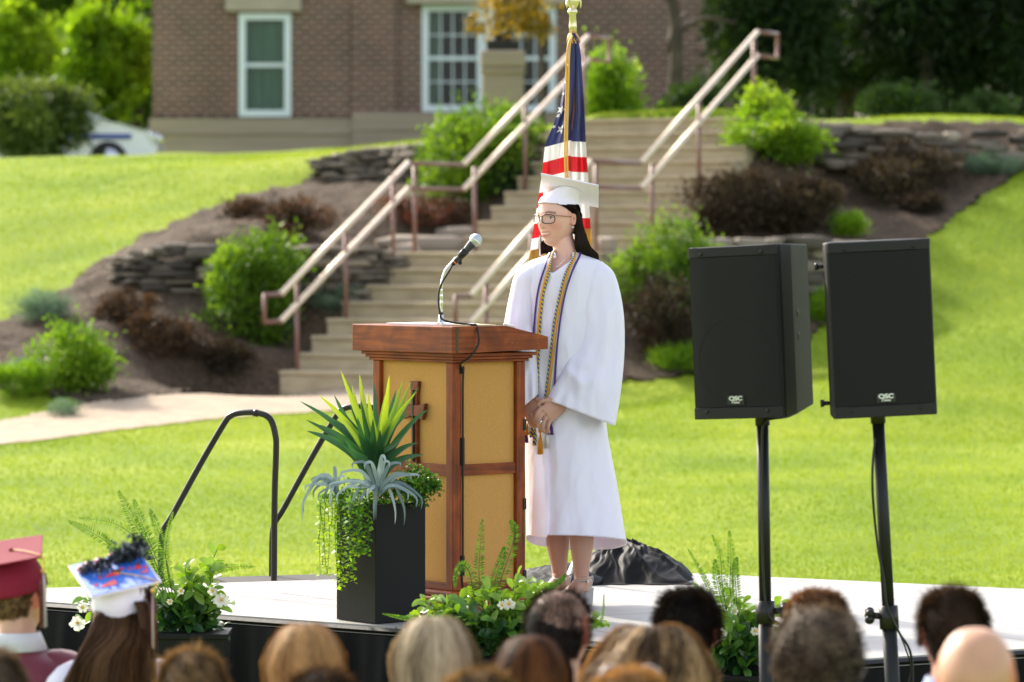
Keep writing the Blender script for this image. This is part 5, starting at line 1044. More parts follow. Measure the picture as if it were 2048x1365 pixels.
def add_mesh(name, me, mats, parent, label=None):
    for m_ in (mats if isinstance(mats, (list, tuple)) else [mats]): me.materials.append(m_)
    o = bpy.data.objects.new(name, me); COL.objects.link(o); o.parent = parent
    if label: o['label'] = label
    return o
def ribbons(mb, paths, w0, tint, taper=.35):
    """paths (k, m, 3) -> hair ribbons facing outwards"""
    k, m_, _ = paths.shape; T = np.gradient(paths, axis=1); T = unit(T); c = paths.mean((0, 1)); out_ = unit(paths-c); s_ = unit(np.cross(T, out_)); wv = (w0*np.linspace(1, taper, m_))[None, :, None]
    V = np.stack([paths-s_*wv/2, paths+s_*wv/2], 2).reshape(-1, 3); b_ = (np.arange(k)[:, None]*m_+np.arange(m_-1)[None]).reshape(-1)*2
    mb.add(V, np.stack([b_, b_+1, b_+3, b_+2], 1), tint=np.repeat(np.clip(tint, 0, 1), m_*2))
def hair_long(rs, n_, length, hw=.078, hd=.100, hh=.118, vol=.10, face=58, wave=.0, flare=0., zend=None, inward=.5, part_x=.0, th0min=3):
    az = []
    while len(az) < n_:
        a_ = rs.uniform(-180, 180); 
        if abs(a_) < 180-face or rs.random() < 0: az.append(a_)     # measured from the back (-Y)
    az = np.radians(np.array(az)); th0 = np.radians(rs.uniform(th0min, 84, n_)); m_ = 14; out = np.zeros((n_, m_, 3)); dl = rs.uniform(.0, vol, n_)
    L_ = length*rs.uniform(.8, 1.05, n_)
    for i in range(m_):
        t = i/(m_-1); s_ = t*(L_+.10*(np.pi/2-th0)/1.57); arc = np.minimum(th0+s_/.105, np.radians(97)); drop = np.maximum(0, s_-(np.radians(97)-th0)*.105)
        r_ = 1.02+dl*(.45+.55*np.sin(np.minimum(arc, 1.57)))
        x = np.sin(arc)**.66*np.sin(az)*hw*r_+part_x*(1-np.sin(arc)); y = -np.sin(arc)**.78*np.cos(az)*hd*r_; z = np.cos(arc)*hh*r_-drop
        k_ = np.minimum(1, drop/.12); x = x*(1-inward*.25*k_+flare*drop); y = y*(1-inward*.15*k_)+flare*drop*-.1
        if wave: ph_ = az*5+dl*30; x = x+wave*np.sin(s_*55+ph_)*np.minimum(1, t*3); y = y+wave*np.cos(s_*47+ph_)*np.minimum(1, t*3)
        out[:, i] = np.stack([x, y, z], 1)
    out[:, :, 0] *= 1+.12*np.exp(-((out[:, :, 2]-.042)/.042)**2); fz = rs.normal(0, 1, (n_, 1, 3))*np.linspace(.1, 1, m_)[None, :, None]*.0035+rs.normal(0, .0012, out.shape); return out+fz
def hair_short(rs, n_, length, hw=.077, hd=.098, hh=.116, region=None, curl=0, lift=.35):
    d = unit(rs.normal(size=(n_*3, 3))); ok = region(d); d = d[ok][:n_]; k = len(d); base = d*[hw, hd, hh]; base[:, 0] *= 1+.12*np.exp(-((base[:, 2]-.042)/.042)**2); sp_ = np.maximum(np.sqrt(1-np.clip(d[:, 2], -1, 1)**2), .12); base[:, 0] *= sp_**(-.36*np.clip(d[:, 2]*1.4, 0, 1)); base[:, 1] *= sp_**(-.25*np.clip(d[:, 2]*1.4, 0, 1))
    base[:, 1] = np.where((base[:, 1] < 0) & (base[:, 2] < 0), base[:, 1]*(1+.25*base[:, 2]/hh*0), base[:, 1])
    dn = unit(np.cross(np.cross(d, np.array([0, -.5, -1.])), d)+rs.normal(0, .25, (k, 3))); m_ = 7 if curl else 4; out = np.zeros((k, m_, 3)); L_ = length*rs.uniform(.5, 1.2, k)[:, None]*(1+.55*vnoise(d, 3.2, 4))[:, None]; ph_ = rs.uniform(0, 6.28, k)[:, None]
    e1 = unit(np.cross(d, [0.1, .2, 1])); e2 = np.cross(d, e1)
    for i in range(m_):
        t = i/(m_-1); q = base+d*L_*lift*t+dn*L_*(1-lift)*t*(t*.5+.5)
        if curl: q = q+(e1*np.cos(ph_+t*7)+e2*np.sin(ph_+t*7))*curl*min(1, t*2)
        out[:, i] = q
    return out
def cap_region(face=.30, low=-.55, brow=.42):
    def f(d): return ~((d[:, 1] > face) & (d[:, 2] < brow)) & (d[:, 2] > low-.0) & ~((np.abs(d[:, 0]) > .6) & (d[:, 2] < -.12) & (d[:, 1] > -.25))
    return f
def scalp(mb, s_, region, hw=.074, hd=.094, hh=.112, tint=.1):
    A_ = head_grid(56, 44, hw, hd, hh)*s_; m_, n_ = A_.shape[:2]; d = unit(A_.reshape(-1, 3)/[hw, hd, hh]); ok = region(d); Q_ = []
    for j in range(m_-1):
        for i in range(n_):
            q = [j*n_+i, j*n_+(i+1) % n_, (j+1)*n_+(i+1) % n_, (j+1)*n_+i]
            if ok[q].all(): Q_.append(q)
    V = np.vstack([A_.reshape(-1, 3)]); mb.add(V, Q_, tint=tint)
def xf(mb, Mx, off=0): mb.V = [v@np.array(Mx).T+off for v in mb.V]; return mb

# ------------------------------------------------------------------ the graduate at the lectern
GZ_ = 15.8
def G(x, y, dz=0.): return P(x, y, GZ_) + np.array([0, dz, 0])    # dz metres farther from the eye
YAW = R(135.5); RH = rotz(YAW)@np.array([[1, 0, 0], [0, math.cos(R(1)), 0], [0, 0, 1]])
HCN = G(1116.5, 437.5)
def H(x, y, z): return HCN+rotz(YAW)@np.array([x, y, z])
gr = thing('person', 'young woman graduate in white cap and gown with glasses, standing behind the lectern', 'person', [HCN[0], HCN[1], ZS])
body = MB()
hg = head_grid(72, 60, .073, .094, .117); body.loft((hg.reshape(-1, 3)@rotz(YAW).T+HCN).reshape(hg.shape), True)
for sx in (-1, 1): e_ = MB(); ear(e_, sx); xf(e_, rotz(YAW), HCN); body.add(e_.V[0], e_.Q[0], e_.T[0])
def oval(c, rx, ry, n_=20, tilt=(0, 0), yaw=0):
    th = np.linspace(0, 2*np.pi, n_, endpoint=False); q = np.stack([rx*np.cos(th), ry*np.sin(th), 0*th], 1)@rotz(yaw).T
    q[:, 2] = q[:, 0]*tilt[0]+q[:, 1]*tilt[1]; return q+c
body.loft([oval(H(0, -.012, -.02), .05, .05), oval(H(0, -.016, -.075), .050, .052), oval(G(1131, 497, .0), .049, .050), oval(G(1132, 512, .005), .060, .056), oval(G(1130, 524, .01), .10, .066), oval(G(1128, 540, .01), .138, .084), oval(G(1127, 575, 0), .142, .096), oval(G(1128, 640, 0), .118, .096), oval(G(1130, 710, 0), .105, .09), oval(G(1132, 790, 0), .125, .10), oval(G(1135, 850, 0), .135, .105), oval(G(1137, 890, 0), .12, .10)])
def limb(pts, r_, n_=16): pts = np.array(pts); body.tube(smoothpath(pts, len(pts)*4), np.interp(np.linspace(0, 1, len(pts)*4), np.linspace(0, 1, len(pts)), r_), n_)
limb([G(1180, 545, 0), G(1195, 610, -.01), G(1200, 690, -.02), G(1168, 757, -.09), G(1128, 803, -.165)], [.05, .044, .040, .034, .025])
limb([G(1075, 545, .0), G(1055, 610, 0), G(1040, 690, -.02), G(1046, 745, -.08), G(1057, 790, -.155)], [.05, .044, .040, .034, .025])
def hand(W0, K, curl, thumb, r_=.0085, thick=.014):
    """palm from the wrist to the four knuckles, a bent finger on each knuckle, thumb from the side near the wrist"""
    K = np.array(K); kc_ = K.mean(0); ax = unit(kc_-W0); side = unit(K[0]-K[-1]); nn = np.cross(ax, side); rings = []
    for t, wd_ in ((0, .026), (.3, .034), (.7, .040), (1.0, .041)):
        c = W0*(1-t)+kc_*t; th = np.linspace(0, 2*np.pi, 16, endpoint=False); rings.append(c+np.outer(np.cos(th), side)*wd_+np.outer(np.sin(th), nn)*thick*(1.1-.2*t))
    body.loft(rings)
    for k, (kk, pts) in enumerate(zip(K, curl)):
        p_ = np.array([kc_*.25+kk*.75-ax*.012, kk]+list(pts)); body.tube(smoothpath(p_, 14), np.interp(np.linspace(0, 1, 14), [0, .25, .6, 1], [r_*1.0, r_*1.1, r_, r_*.78])*(.9 if k == 3 else 1), 10)
    body.tube(smoothpath(thumb, 12), np.interp(np.linspace(0, 1, 12), [0, .5, 1], [r_*1.35, r_*1.15, r_*.85]), 10)
HO = .022
hand(G(1126, 803, -.195+HO), [G(1083, 812, -.235+HO), G(1086, 821, -.232+HO), G(1092, 830, -.227+HO), G(1100, 837, -.22+HO)],
     [[G(1073, 823, -.245+HO), G(1069, 836, -.232+HO), G(1074, 843, -.215+HO)], [G(1077, 835, -.243+HO), G(1076, 849, -.228+HO), G(1083, 853, -.212+HO)], [G(1085, 845, -.238+HO), G(1086, 857, -.222+HO), G(1094, 858, -.207+HO)], [G(1095, 850, -.228+HO), G(1097, 860, -.215+HO), G(1104, 858, -.20+HO)]],
     [G(1112, 797, -.21+HO), G(1096, 797, -.225+HO), G(1082, 799, -.232+HO), G(1074, 808, -.228+HO)])
hand(G(1057, 788, -.175+HO), [G(1076, 812, -.195+HO), G(1070, 820, -.195+HO), G(1062, 825, -.19+HO), G(1054, 826, -.18+HO)],
     [[G(1082, 824, -.20+HO), G(1087, 832, -.195+HO), G(1090, 838, -.185+HO)], [G(1075, 834, -.20+HO), G(1081, 842, -.195+HO), G(1086, 846, -.185+HO)], [G(1066, 838, -.195+HO), G(1072, 846, -.19+HO), G(1079, 850, -.18+HO)], [G(1057, 837, -.185+HO), G(1062, 846, -.18+HO), G(1069, 851, -.172+HO)]],
     [G(1064, 793, -.18+HO), G(1077, 798, -.20+HO), G(1087, 804, -.213+HO), G(1092, 811, -.212+HO)])
# legs and feet
for (x1, x2, x3, dz) in ((1150, 1163, 1162, -.05), (1118, 1116, 1119, .05)):
    limb([G(x1, 870, dz), G(x1+4, 960, dz), G(x2, 1010, dz-.01), G(x2, 1060, dz+.01), G(x2, 1095, dz+.01), G(x3, 1140, dz), G(x3, 1165, dz)], [.082, .066, .054, .052, .047, .0315, .031])
fd = np.array([-.72, -.69, 0])                     # the way the toes point
feet = []
for (xa, dz) in ((1163, -.06), (1120, .04)):
    an = G(xa, 1165, dz); zt_ = an[2]; gz = ZS
    heel = np.array([an[0], an[1], gz+.085])-fd*.03; ball_ = an+fd*.12; ball_[2] = gz+.028; toe = an+fd*.185; toe[2] = gz+.022
    sd = np.array([-fd[1], fd[0], 0]); rings = []
    for c, w__, h__ in ((heel-fd*.012+[0, 0, .01], .020, .022), (heel+fd*.015+[0, 0, .012], .030, .034), (an*.6+heel*.4+fd*.045+[0, 0, -.018], .031, .040), ((an+ball_)/2+[0, 0, .0], .034, .030), (ball_, .043, .019), (toe-fd*.02, .040, .013), (toe, .028, .009)):
        c = np.array(c); th = np.linspace(0, 2*np.pi, 16, endpoint=False); rings.append(c+np.outer(np.cos(th), sd)*w__+np.outer(np.sin(th), [0, 0, 1])*h__)
    body.loft(rings); body.tube([an+[0, 0, .03], an-[0, 0, .035], heel+fd*.03+[0, 0, .01]], [.031, .034, .030], 14)
    for k in range(5): o_ = sd*(.032-.0155*k); t0 = toe-fd*.015+o_-fd*.006*abs(k-1); body.tube([t0, t0+fd*.028-[0, 0, .003]], [.0085, .0065], 8)
    feet.append((an, heel, ball_, toe, sd))
me = remesh(body, .0034, 'body', 2)
V = mesh_co(me); Lc = (V-HCN)@rotz(YAW); C_ = np.tile([.74, .435, .345], (len(V), 1))
inh = (np.linalg.norm(Lc*[1, .9, .8], axis=1) < .125); g = lambda a, s: np.exp(-(a/s)**2); fr_ = inh & (Lc[:, 1] > .04)
x, y, z = Lc.T
def blend(Ct, wgt): 
    global C_; wgt = np.clip(wgt, 0, 1)[:, None]; C_ = C_*(1-wgt)+np.array(Ct)*wgt
blend([.66, .24, .19], .60*fr_*g(np.abs(x)-.045, .02)*g(z+.03, .022)); blend([.58, .25, .19], .3*fr_*g(x, .012)*g(z+.03, .010))
blend([.14, .06, .04], .85*fr_*g(np.abs(x)-.0075, .0035)*g(z+.0385, .0028)); blend([.40, .22, .15], .5*fr_*g(x, .013)*g(z+.043, .004)); blend([.46, .27, .19], .5*fr_*g(x, .02)*g(z+.078, .005)); blend([.56, .17, .15], .95*fr_*g(x, .026)**.5*(np.abs(x) < .029)*(g(z+.0715-11*x*x, .0044)+g(z+.0560-3*x*x, .0028)))  # shadow under nose and lip painted into the skin colour; nostrils, lips too
blend([.08, .04, .028], .95*fr_*g(z-.0265+np.abs(np.abs(x)-.030)*.2, .0038)*(np.abs(np.abs(x)-.034) < .0185))
blend([.28, .15, .11], .5*fr_*g(np.abs(x)-.032, .016)*g(z-.010, .004))
ears = inh & (np.abs(x) > .0755) & (np.abs(z) < .04); blend([.62, .25, .18], .55*ears)
lower = V[:, 2] < G(0, 700)[2]; blend([.36, .20, .135], .8*(V[:, 2] < G(0, 1000)[2])); blend([.46, .25, .175], .9*lower*(V[:, 2] > G(0, 900)[2]))
set_col(me, C_); me.transform(Matrix.Translation(-Vector(gr.location))); add_mesh('body', me, M['skin'], gr)
# eyes, lashes, teeth
M['eye_w'] = simple('eye_white', (.62, .59, .57), .25); M['iris'] = simple('dark_brown_iris', (.035, .018, .01), .15); M['lash'] = simple('dark_lash', (.015, .01, .008), .7); M['teeth'] = simple('teeth', (.75, .71, .62), .3)
for sx in (-1, 1):
    o = part('eye', MB().ball(H(sx*.031, .0650, .001), [.0140, .0138, .0068], 20, 14), M['eye_w'], gr)
    part('iris', MB().ball(H(sx*.031, .0748, .0015), [.0056, .0052, .0056], 16, 12), M['iris'], o)
    part('eyelid', MB().tube(smoothpath([H(sx*.018, .0775, .0015), H(sx*.025, .0805, .0068), H(sx*.034, .0790, .0076), H(sx*.0445, .0720, .003)], 12), .0014, 6), M['lash'], gr)
part('teeth', MB().tube(smoothpath([H(-.021, .0755, -.0590), H(-.012, .0815, -.0618), H(0, .0840, -.0626), H(.012, .0815, -.0618), H(.021, .0755, -.0590)], 14), np.array([.0010]+[.0038]*12+[.0010]), 8), M['teeth'], gr)
part('mouth_line', MB().tube(smoothpath([H(-.028, .0715, -.0555), H(-.014, .0815, -.0650), H(0, .0845, -.0670), H(.014, .0815, -.0650), H(.028, .0715, -.0555)], 14), .0011, 6), simple('mouth_dark', (.16, .03, .03), .6), gr)
# glasses
M['tort'] = simple('dark_tortoiseshell', (.035, .018, .012), .25, coat=.5); M['tortl'] = simple('rosy_temple', (.34, .16, .12), .3)
m, nt, b, out = newmat('lens_glass'); b.inputs['Base Color'].default_value = (.9, .95, .9, 1); b.inputs['Roughness'].default_value = .03; tr = N(nt, 'ShaderNodeBsdfTransparent'); mx = N(nt, 'ShaderNodeMixShader'); mx.inputs[0].default_value = .975
nt.links.new(b.outputs[0], mx.inputs[1]); nt.links.new(tr.outputs[0], mx.inputs[2]); nt.links.new(mx.outputs[0], out.inputs[0])
gm, gt = MB(), MB()
def lens_pt(sx, a_, k=1.0): cx_ = sx*.0335; u_ = np.sign(math.cos(a_))*abs(math.cos(a_))**.6*.0260*k; v_ = np.sign(math.sin(a_))*abs(math.sin(a_))**.65*.0180*k; xx = cx_+u_; return H(xx, .1035-6.8*xx*xx*.9, -.0025+v_)
for sx in (-1, 1):
    ptsl = [lens_pt(sx, a_) for a_ in np.linspace(0, 2*np.pi, 41)]; gm.tube(ptsl, .0021, 8, caps=False)
gm.tube(smoothpath([H(-.0085, .103, .005), H(0, .1050, .008), H(.0085, .103, .005)], 8), .0018, 8)
gl = part('glasses', gm, M['tort'], gr)
for sx in (-1, 1):
    part('lens', MB().loft([[lens_pt(sx, a_, .98) for a_ in np.linspace(0, 2*np.pi, 32, endpoint=False)], [lens_pt(sx, a_, .97)+rotz(YAW)@np.array([0, .0008, 0]) for a_ in np.linspace(0, 2*np.pi, 32, endpoint=False)]]), m, gl)
    part('temple', MB().tube(smoothpath([H(sx*.0590, .0815, .012), H(sx*.072, .062, .011), H(sx*.0790, .03, .008), H(sx*.0805, -.002, .006), H(sx*.079, -.018, -.008)], 16), .0019, 8), M['tortl'], gl)
part('earring', MB().ball(H(-.0835, .0, -.036), .0048), M['chrome'], gr); part('ring', MB().tube([G(1080, 838, -.2225)+[.003, -.001, -.004], G(1080, 838, -.2225)+[-.001, -.001, .001]], .0092, 14), M['chrome'], gr)
part('necklace', MB().tube(smoothpath([G(1106, 508, -.055), G(1107, 522, -.078), G(1114.5, 533, -.094), G(1128, 520, -.085), G(1144, 505, -.055)], 24), .0007, 6).ball(G(1114.5, 534, -.097), .0045), M['chrome'], gr)
# hair
M['hair_dark'] = hairmat('dark_brown_hair', (.006, .004, .003), (.035, .020, .012), .32, .1)
def reg(d): return ~((d[:, 1] > .52) & (d[:, 2] < .55)) & ~((d[:, 1] > .22) & (d[:, 2] < .12)) & ((d[:, 2] > -.62)) & ~((np.abs(d[:, 0]) > .5) & (d[:, 2] < .08) & (d[:, 1] > -.2))
hm = MB(); scalp(hm, 1.035, reg, .073, .094, .117, tint=.2)
rs = np.random.default_rng(31)
def lock(mb, rootf, tipf, n_, w_=.0035):
    P_ = np.zeros((n_, 12, 3))
    for i in range(n_):
        a, b_, c, d = rootf(rs); P_[i] = smoothpath([a, b_, c, d], 12)+rs.normal(0, .0008, (12, 3))
    ribbons(mb, P_, w_, rs.normal(.4, .25, n_), .5)
def near_lock(rs):
    u = rs.uniform(0, 1)**.8; v = rs.uniform(0, 1)
    return [H(-.047-.032*u, .064-.062*u, .064-.008*u), H(-.0755-.004*u-.001*v, .034-.040*u-.008*v, .048-.014*u-.008*v), H(-.0825+.008*v, -.034-.022*u, -.004), G(1153+12*u, 468, -.035+.05*v)]
lock(hm, near_lock, None, 1200)
def temple_lock(rs):
    u = rs.uniform(0, 1); v = rs.uniform(0, 1)
    return [H(-.080-.002*v, .030-.065*u, .056), H(-.0862, .018-.055*u, .046), H(-.0865, -.006-.036*u, .026), H(-.083, -.036-.02*u, -.006)]
lock(hm, temple_lock, None, 900)
def back_lock(rs):
    u = rs.uniform(0, 1); v = rs.uniform(0, 1); f = rs.uniform(.3, 1)
    return [H(-.086+.05*v, -.020-.060*v, .012+.045*rs.random()), G(1151+20*u, 468, -.045+.10*v), G(1150+30*u, 492, -.055+.11*v), G(1152+46*u, 502+18*u*f+5*rs.random(), -.055+.10*v+.045*u)]
lock(hm, back_lock, None, 2600)
def far_lock(rs):
    u = rs.uniform(0, 1); v = rs.uniform(0, 1)
    return [H(.076, -.01+.02*u, .0), H(.074-.01*v, .03*u-.01, -.06), G(1084+18*u, 486, .085+.03*v), G(1083+24*u, 500+8*rs.random(), .06+.03*v)]
lock(hm, far_lock, None, 700)
part('hair', hm, M['hair_dark'], gr)
hs = MB(); hs.loft([oval(H(0, -.045, .04), .062, .05, yaw=YAW), oval(H(.0, -.05, -.03), .066, .048, yaw=YAW), oval(G(1160, 475, .02), .022, .045), oval(G(1167, 498, .015), .030, .045), oval(G(1176, 507, .01), .036, .04)]); part('hair_mass', hs, M['hair_dark'], gr)
# gown: body
M['gown'] = simple('white_gown_satin', (.85, .825, .95), .48, bump=.45, bscale=7, sheen=.3, trans=.14)
gy = np.array([500, 512, 520, 533, 550, 575, 640, 720, 800, 880, 960, 1040, 1090.]); gL = np.array([1103, 1094, 1066, 1043, 1034, 1032, 1036, 1041, 1045, 1049, 1052, 1053, 1054.]); gR = np.array([1156, 1172, 1196, 1211, 1216, 1219, 1217, 1212, 1206, 1216, 1232, 1245, 1253.]); gH = np.array([.060, .068, .085, .10, .112, .122, .128, .135, .145, .165, .185, .205, .215])
def crease(x, y, sd_):
    a_ = (1-2*abs(mnoise.noise(Vector((x/30+sd_, y/120, sd_)))))*.0045+(1-2*abs(mnoise.noise(Vector(((x+y*.55)/26, (y-x*.4)/70+sd_, sd_*2)))))*.0030+mnoise.noise(Vector((x/10, y/26, sd_)))*.0012
    return a_
def gown_pt(th, y, lift=0.):
    l, r_, h = np.interp(y, gy, gL), np.interp(y, gy, gR), np.interp(y, gy, gH); c = (l+r_)/2; a = (r_-l)/2
    low = np.clip((y-600)/480, 0, 1); f = 1+low*(.045*np.sin(th*4+1.8+y*.0016)+.030*np.sin(th*7+.4-y*.002+.8*np.sin(th*2))+.010*np.sin(th*13+1+y*.006))+.012*np.sin(th*6+y*.012)*np.clip((y-520)/80, 0, 1)
    x = c+a*np.cos(th)*(1+(f-1)*.6*np.abs(np.sin(th))); d = h*np.sin(th)*f*(1)
    cz = crease(x, y, 3.3) if np.isscalar(x) or np.ndim(x) == 0 else 0
    q = G(x, y, d*(1+lift/np.maximum(h, .01))); q[0] += lift*np.cos(th)*.6; q[1] += cz*(-1 if np.sin(th) < 0 else 1)*min(1, abs(np.sin(th))*2); return q
def gown_front_th(x, y): l, r_ = np.interp(y, gy, gL), np.interp(y, gy, gR); return -math.acos(max(-1, min(1, (x-(l+r_)/2)/((r_-l)/2))))
nth = 260; ths = np.linspace(-np.pi, np.pi, nth, endpoint=False); rowsg = []
def neckline(th):
    q = gown_pt(th, 525); x = 1024+q[0]*F/GZ_
    if th < 0:      # front: V reaching down at x = 1111
        if 1088 < x < 1111: return 548-(1111-x)*1.75 if x > 1088 else 506
        if 1111 <= x < 1160: return 548-(x-1111)*.92
    return 506.
def hemline(th): return 1082+ (30*max(0, math.sin(th))**.7 if th > 0 else -14*abs(math.sin(th)) ) - 8*(1-math.cos(th))*.5
nr = 110
tops = np.array([neckline(t) for t in ths]); k_ = np.ones(5)/5; tops = np.convolve(np.r_[tops[-2:], tops, tops[:2]], k_, 'valid')
for j in range(nr):
    t = j/(nr-1); row = []
    for i, th in enumerate(ths):
        y0 = tops[i]; y1 = hemline(th); y = y0+(y1-y0)*t
        q = gown_pt(th, min(y, 1088)); 
        if y > 1088: q = q+[0, 0, -(y-1088)*GZ_/F*1.0]
        if t > .97: q = q+0
        row.append(q)
    rowsg.append(row)
A_ = np.array(rowsg); mbg = MB(); mbg.loft(A_, False)
go = part('gown', mbg, M['gown'], gr)
sm__ = go.modifiers.new('thick', 'SOLIDIFY'); sm__.thickness = .0018; sm__.offset = -1
# front edge and inner flap of the gown, hem stitch line
def front_line(x0, x1, ya, yb, lift, n_=40): return [gown_pt(gown_front_th(np.interp(y, [ya, yb], [x0, x1]), y), y, lift) for y in np.linspace(ya, yb, n_)]
part('zip_placket', MB().tube(front_line(1110, 1071, 552, 1062, .001, 60), .0018, 6), M['gown'], gr)
part('hem', MB().tube([gown_pt(th, min(hemline(th)-2.5, 1088), .002)+([0, 0, -(max(hemline(th)-2.5, 1088)-1088)*GZ_/F]) for th in ths], .0022, 6, caps=False), M['gown'], gr)
fl_ = MB(); pr_ = [front_line(a, b_, 850, 1068, .010+.012*k, 24) for k, (a, b_) in enumerate(((1098, 1096), (1088, 1082), (1078, 1070)))]; fl_.loft(pr_[::1], False, False); part('front_fold', fl_, M['gown'], gr)
# sleeves
def sleeve(rows, folds, seed, creases=()):
    ys = np.linspace(0, 1, 46); k_ = np.linspace(0, 1, len(rows)); R_ = np.array([[*f, *b_, dz, hd] for f, b_, dz, hd in rows], float); R2 = smoothpath(np.c_[R_, np.zeros(len(R_))], 46)[:, :6]; out = []
    th = np.linspace(0, 2*np.pi, 90, endpoint=False)
    for t, (fx_, fy_, bx_, by_, dz, hd) in zip(ys, R2):
        c = np.array([(fx_+bx_)/2, (fy_+by_)/2]); a = np.array([(bx_-fx_)/2, (by_-fy_)/2]); row = []
        for q in th:
            f = 1+t*.05*math.sin(q*5+seed+t*2)+t*.035*math.sin(q*9+seed*2-t*3); px = c+a*math.cos(q); d = dz+hd*math.copysign(abs(math.sin(q))**.62, math.sin(q))*f
            d += (1.5*crease(px[0], px[1], seed)*min(1, t*2.5))*math.copysign(min(1, abs(math.sin(q))*1.5), math.sin(q))
            for (x0, y0, x1, y1, amp, wd_) in creases:
                if math.sin(q) < 0:
                    v = np.array([x1-x0, y1-y0]); L_ = np.linalg.norm(v); w__ = px-[x0, y0]; s_ = np.dot(w__, v)/L_; n__ = (w__[0]*v[1]-w__[1]*v[0])/L_
                    if -10 < s_ < L_+10: d -= amp*math.exp(-(n__/wd_)**2)*math.exp(-max(0, abs(s_-L_/2)-L_*.35)**2/60)
            row.append(G(px[0], px[1], d))
        out.append(row)
    return MB().loft(out, False)
sn = sleeve([((1166, 522), (1203, 524), .01, .05), ((1160, 548), (1226, 545), .0, .085), ((1158, 590), (1240, 588), -.005, .098), ((1150, 645), (1247, 640), -.02, .105), ((1137, 702), (1247, 705), -.05, .10), ((1116, 752), (1240, 775), -.11, .090), ((1094, 796), (1228, 848), -.155, .070)], 4, 1.3,
            [(1128, 732, 1160, 764, .016, 5), (1160, 764, 1184, 762, .012, 5), (1133, 715, 1185, 730, .008, 4), (1190, 560, 1165, 640, .010, 9), (1215, 600, 1205, 740, .008, 9), (1120, 760, 1165, 806, -.008, 8)])
sf = sleeve([((1060, 526), (1085, 528), .0, .05), ((1032, 548), (1085, 550), .0, .085), ((1020, 590), (1080, 590), .0, .09), ((1009, 650), (1074, 645), -.02, .095), ((1003, 720), (1074, 710), -.06, .10), ((1008, 775), (1075, 755), -.11, .085), ((1018, 832), (1075, 786), -.145, .065)], 4, 2.7)
for s_, nm in ((sn, 'sleeve'), (sf, 'sleeve')):
    o = part(nm, s_, M['gown'], gr); mo = o.modifiers.new('thick', 'SOLIDIFY'); mo.thickness = .002; mo.offset = -1
# cords and tassels
M['c_purple'] = simple('purple_cord', (.07, .02, .20), .6, bump=.6, bscale=220); M['c_white'] = simple('white_cord', (.70, .68, .66), .6, bump=.6, bscale=220); M['c_gold'] = simple('golden_cord', (.75, .34, .012), .55, bump=.6, bscale=220)
m, nt, b, out = newmat('twisted_cord'); tc = N(nt, 'ShaderNodeTexCoord'); wv_ = N(nt, 'ShaderNodeTexWave'); wv_.bands_direction = 'DIAGONAL'; wv_.inputs['Scale'].default_value = 32; nt.links.new(tc.outputs['Object'], wv_.inputs[0]); cr = N(nt, 'ShaderNodeValToRGB'); cr.color_ramp.interpolation = 'CONSTANT'; el = cr.color_ramp.elements; el[0].color = (.02, .06, .22, 1); el[1].position = .38; el[1].color = (.01, .22, .11, 1); e = el.new(.68); e.color = (.72, .48, .03, 1)
nt.links.new(wv_.outputs['Fac'], cr.inputs[0]); nt.links.new(cr.outputs[0], b.inputs['Base Color']); b.inputs['Roughness'].default_value = .6; M['c_twist'] = m
def cord(name, mat, left, right, lt, rt, lift, ny, label):
    pts = []
    for x, y in left[::-1]: pts.append(gown_pt(gown_front_th(x, y), y, lift))
    pts += [G(left[0][0]+6, ny-6, -.02), G(1112, ny-12, .04), G(1132, ny-14, .062), G(1152, ny-12, .045), G(right[0][0]-2, ny-6, -.01)]
    for x, y in right: pts.append(gown_pt(gown_front_th(x, y), y, lift))
    o = thing_cord = part(name, MB().tube(smoothpath(pts, 160), .0042, 10), mat, gr, label=label)
    for (x, y0, y1) in (lt, rt):
        tm = MB(); a = gown_pt(gown_front_th(x, y0), y0, lift+.026); b_ = a+[0, 0, -(y1-y0)*GZ_/F]
        tm.tube([a+[0, 0, .022], a+[0, 0, .004]], .0042, 8).ball(a, [.0085, .0085, .009], 10, 8)
        for k in range(46): an = rs.uniform(0, 6.28); rr = rs.uniform(.2, 1); tm.tube([a+[0, 0, -.004], a*.5+b_*.5+[.008*rr*math.cos(an), .007*rr*math.sin(an), 0], b_+[.0115*rr*math.cos(an), .009*rr*math.sin(an), rs.uniform(0, .006)]], .0014, 4)
        part('tassel', tm, mat, o)
base_l = [(1104, 512), (1093, 545), (1083, 585), (1077, 640), (1074, 700), (1072, 760), (1070, 815)]; base_r = [(1149, 512), (1134, 545), (1123, 585), (1112, 640), (1105, 700), (1098, 760), (1091, 815)]
sh = lambda L_, d, g_=1: [(x+d*(1 if i > 0 else .4), y) for i, (x, y) in enumerate(L_)]
cord('cord', M['c_purple'], sh(base_l, -6), [(1157, 510), (1144, 540), (1131, 580), (1121, 630), (1114, 690), (1110, 750), (1106, 815)], (1060, 848, 884), (1104, 838, 866), .012, 508, 'purple honour cord, outermost around the neck')
cord('cord', M['c_white'], sh(base_l, -1.5), sh(base_r, 5.5), (1068, 835, 862), (1096, 852, 893), .007, 506, 'white honour cord')
cord('cord', M['c_gold'], sh(base_l, 2), sh(base_r, 1.5), (1064, 836, 868), (1086, 858, 905), .010, 507, 'golden honour cord')
cord('cord', M['c_twist'], sh(base_l, 5.5), sh(base_r, -3.5), (1071, 842, 872), (1077, 848, 888), .009, 508, 'honour cord twisted of blue, green and gold')
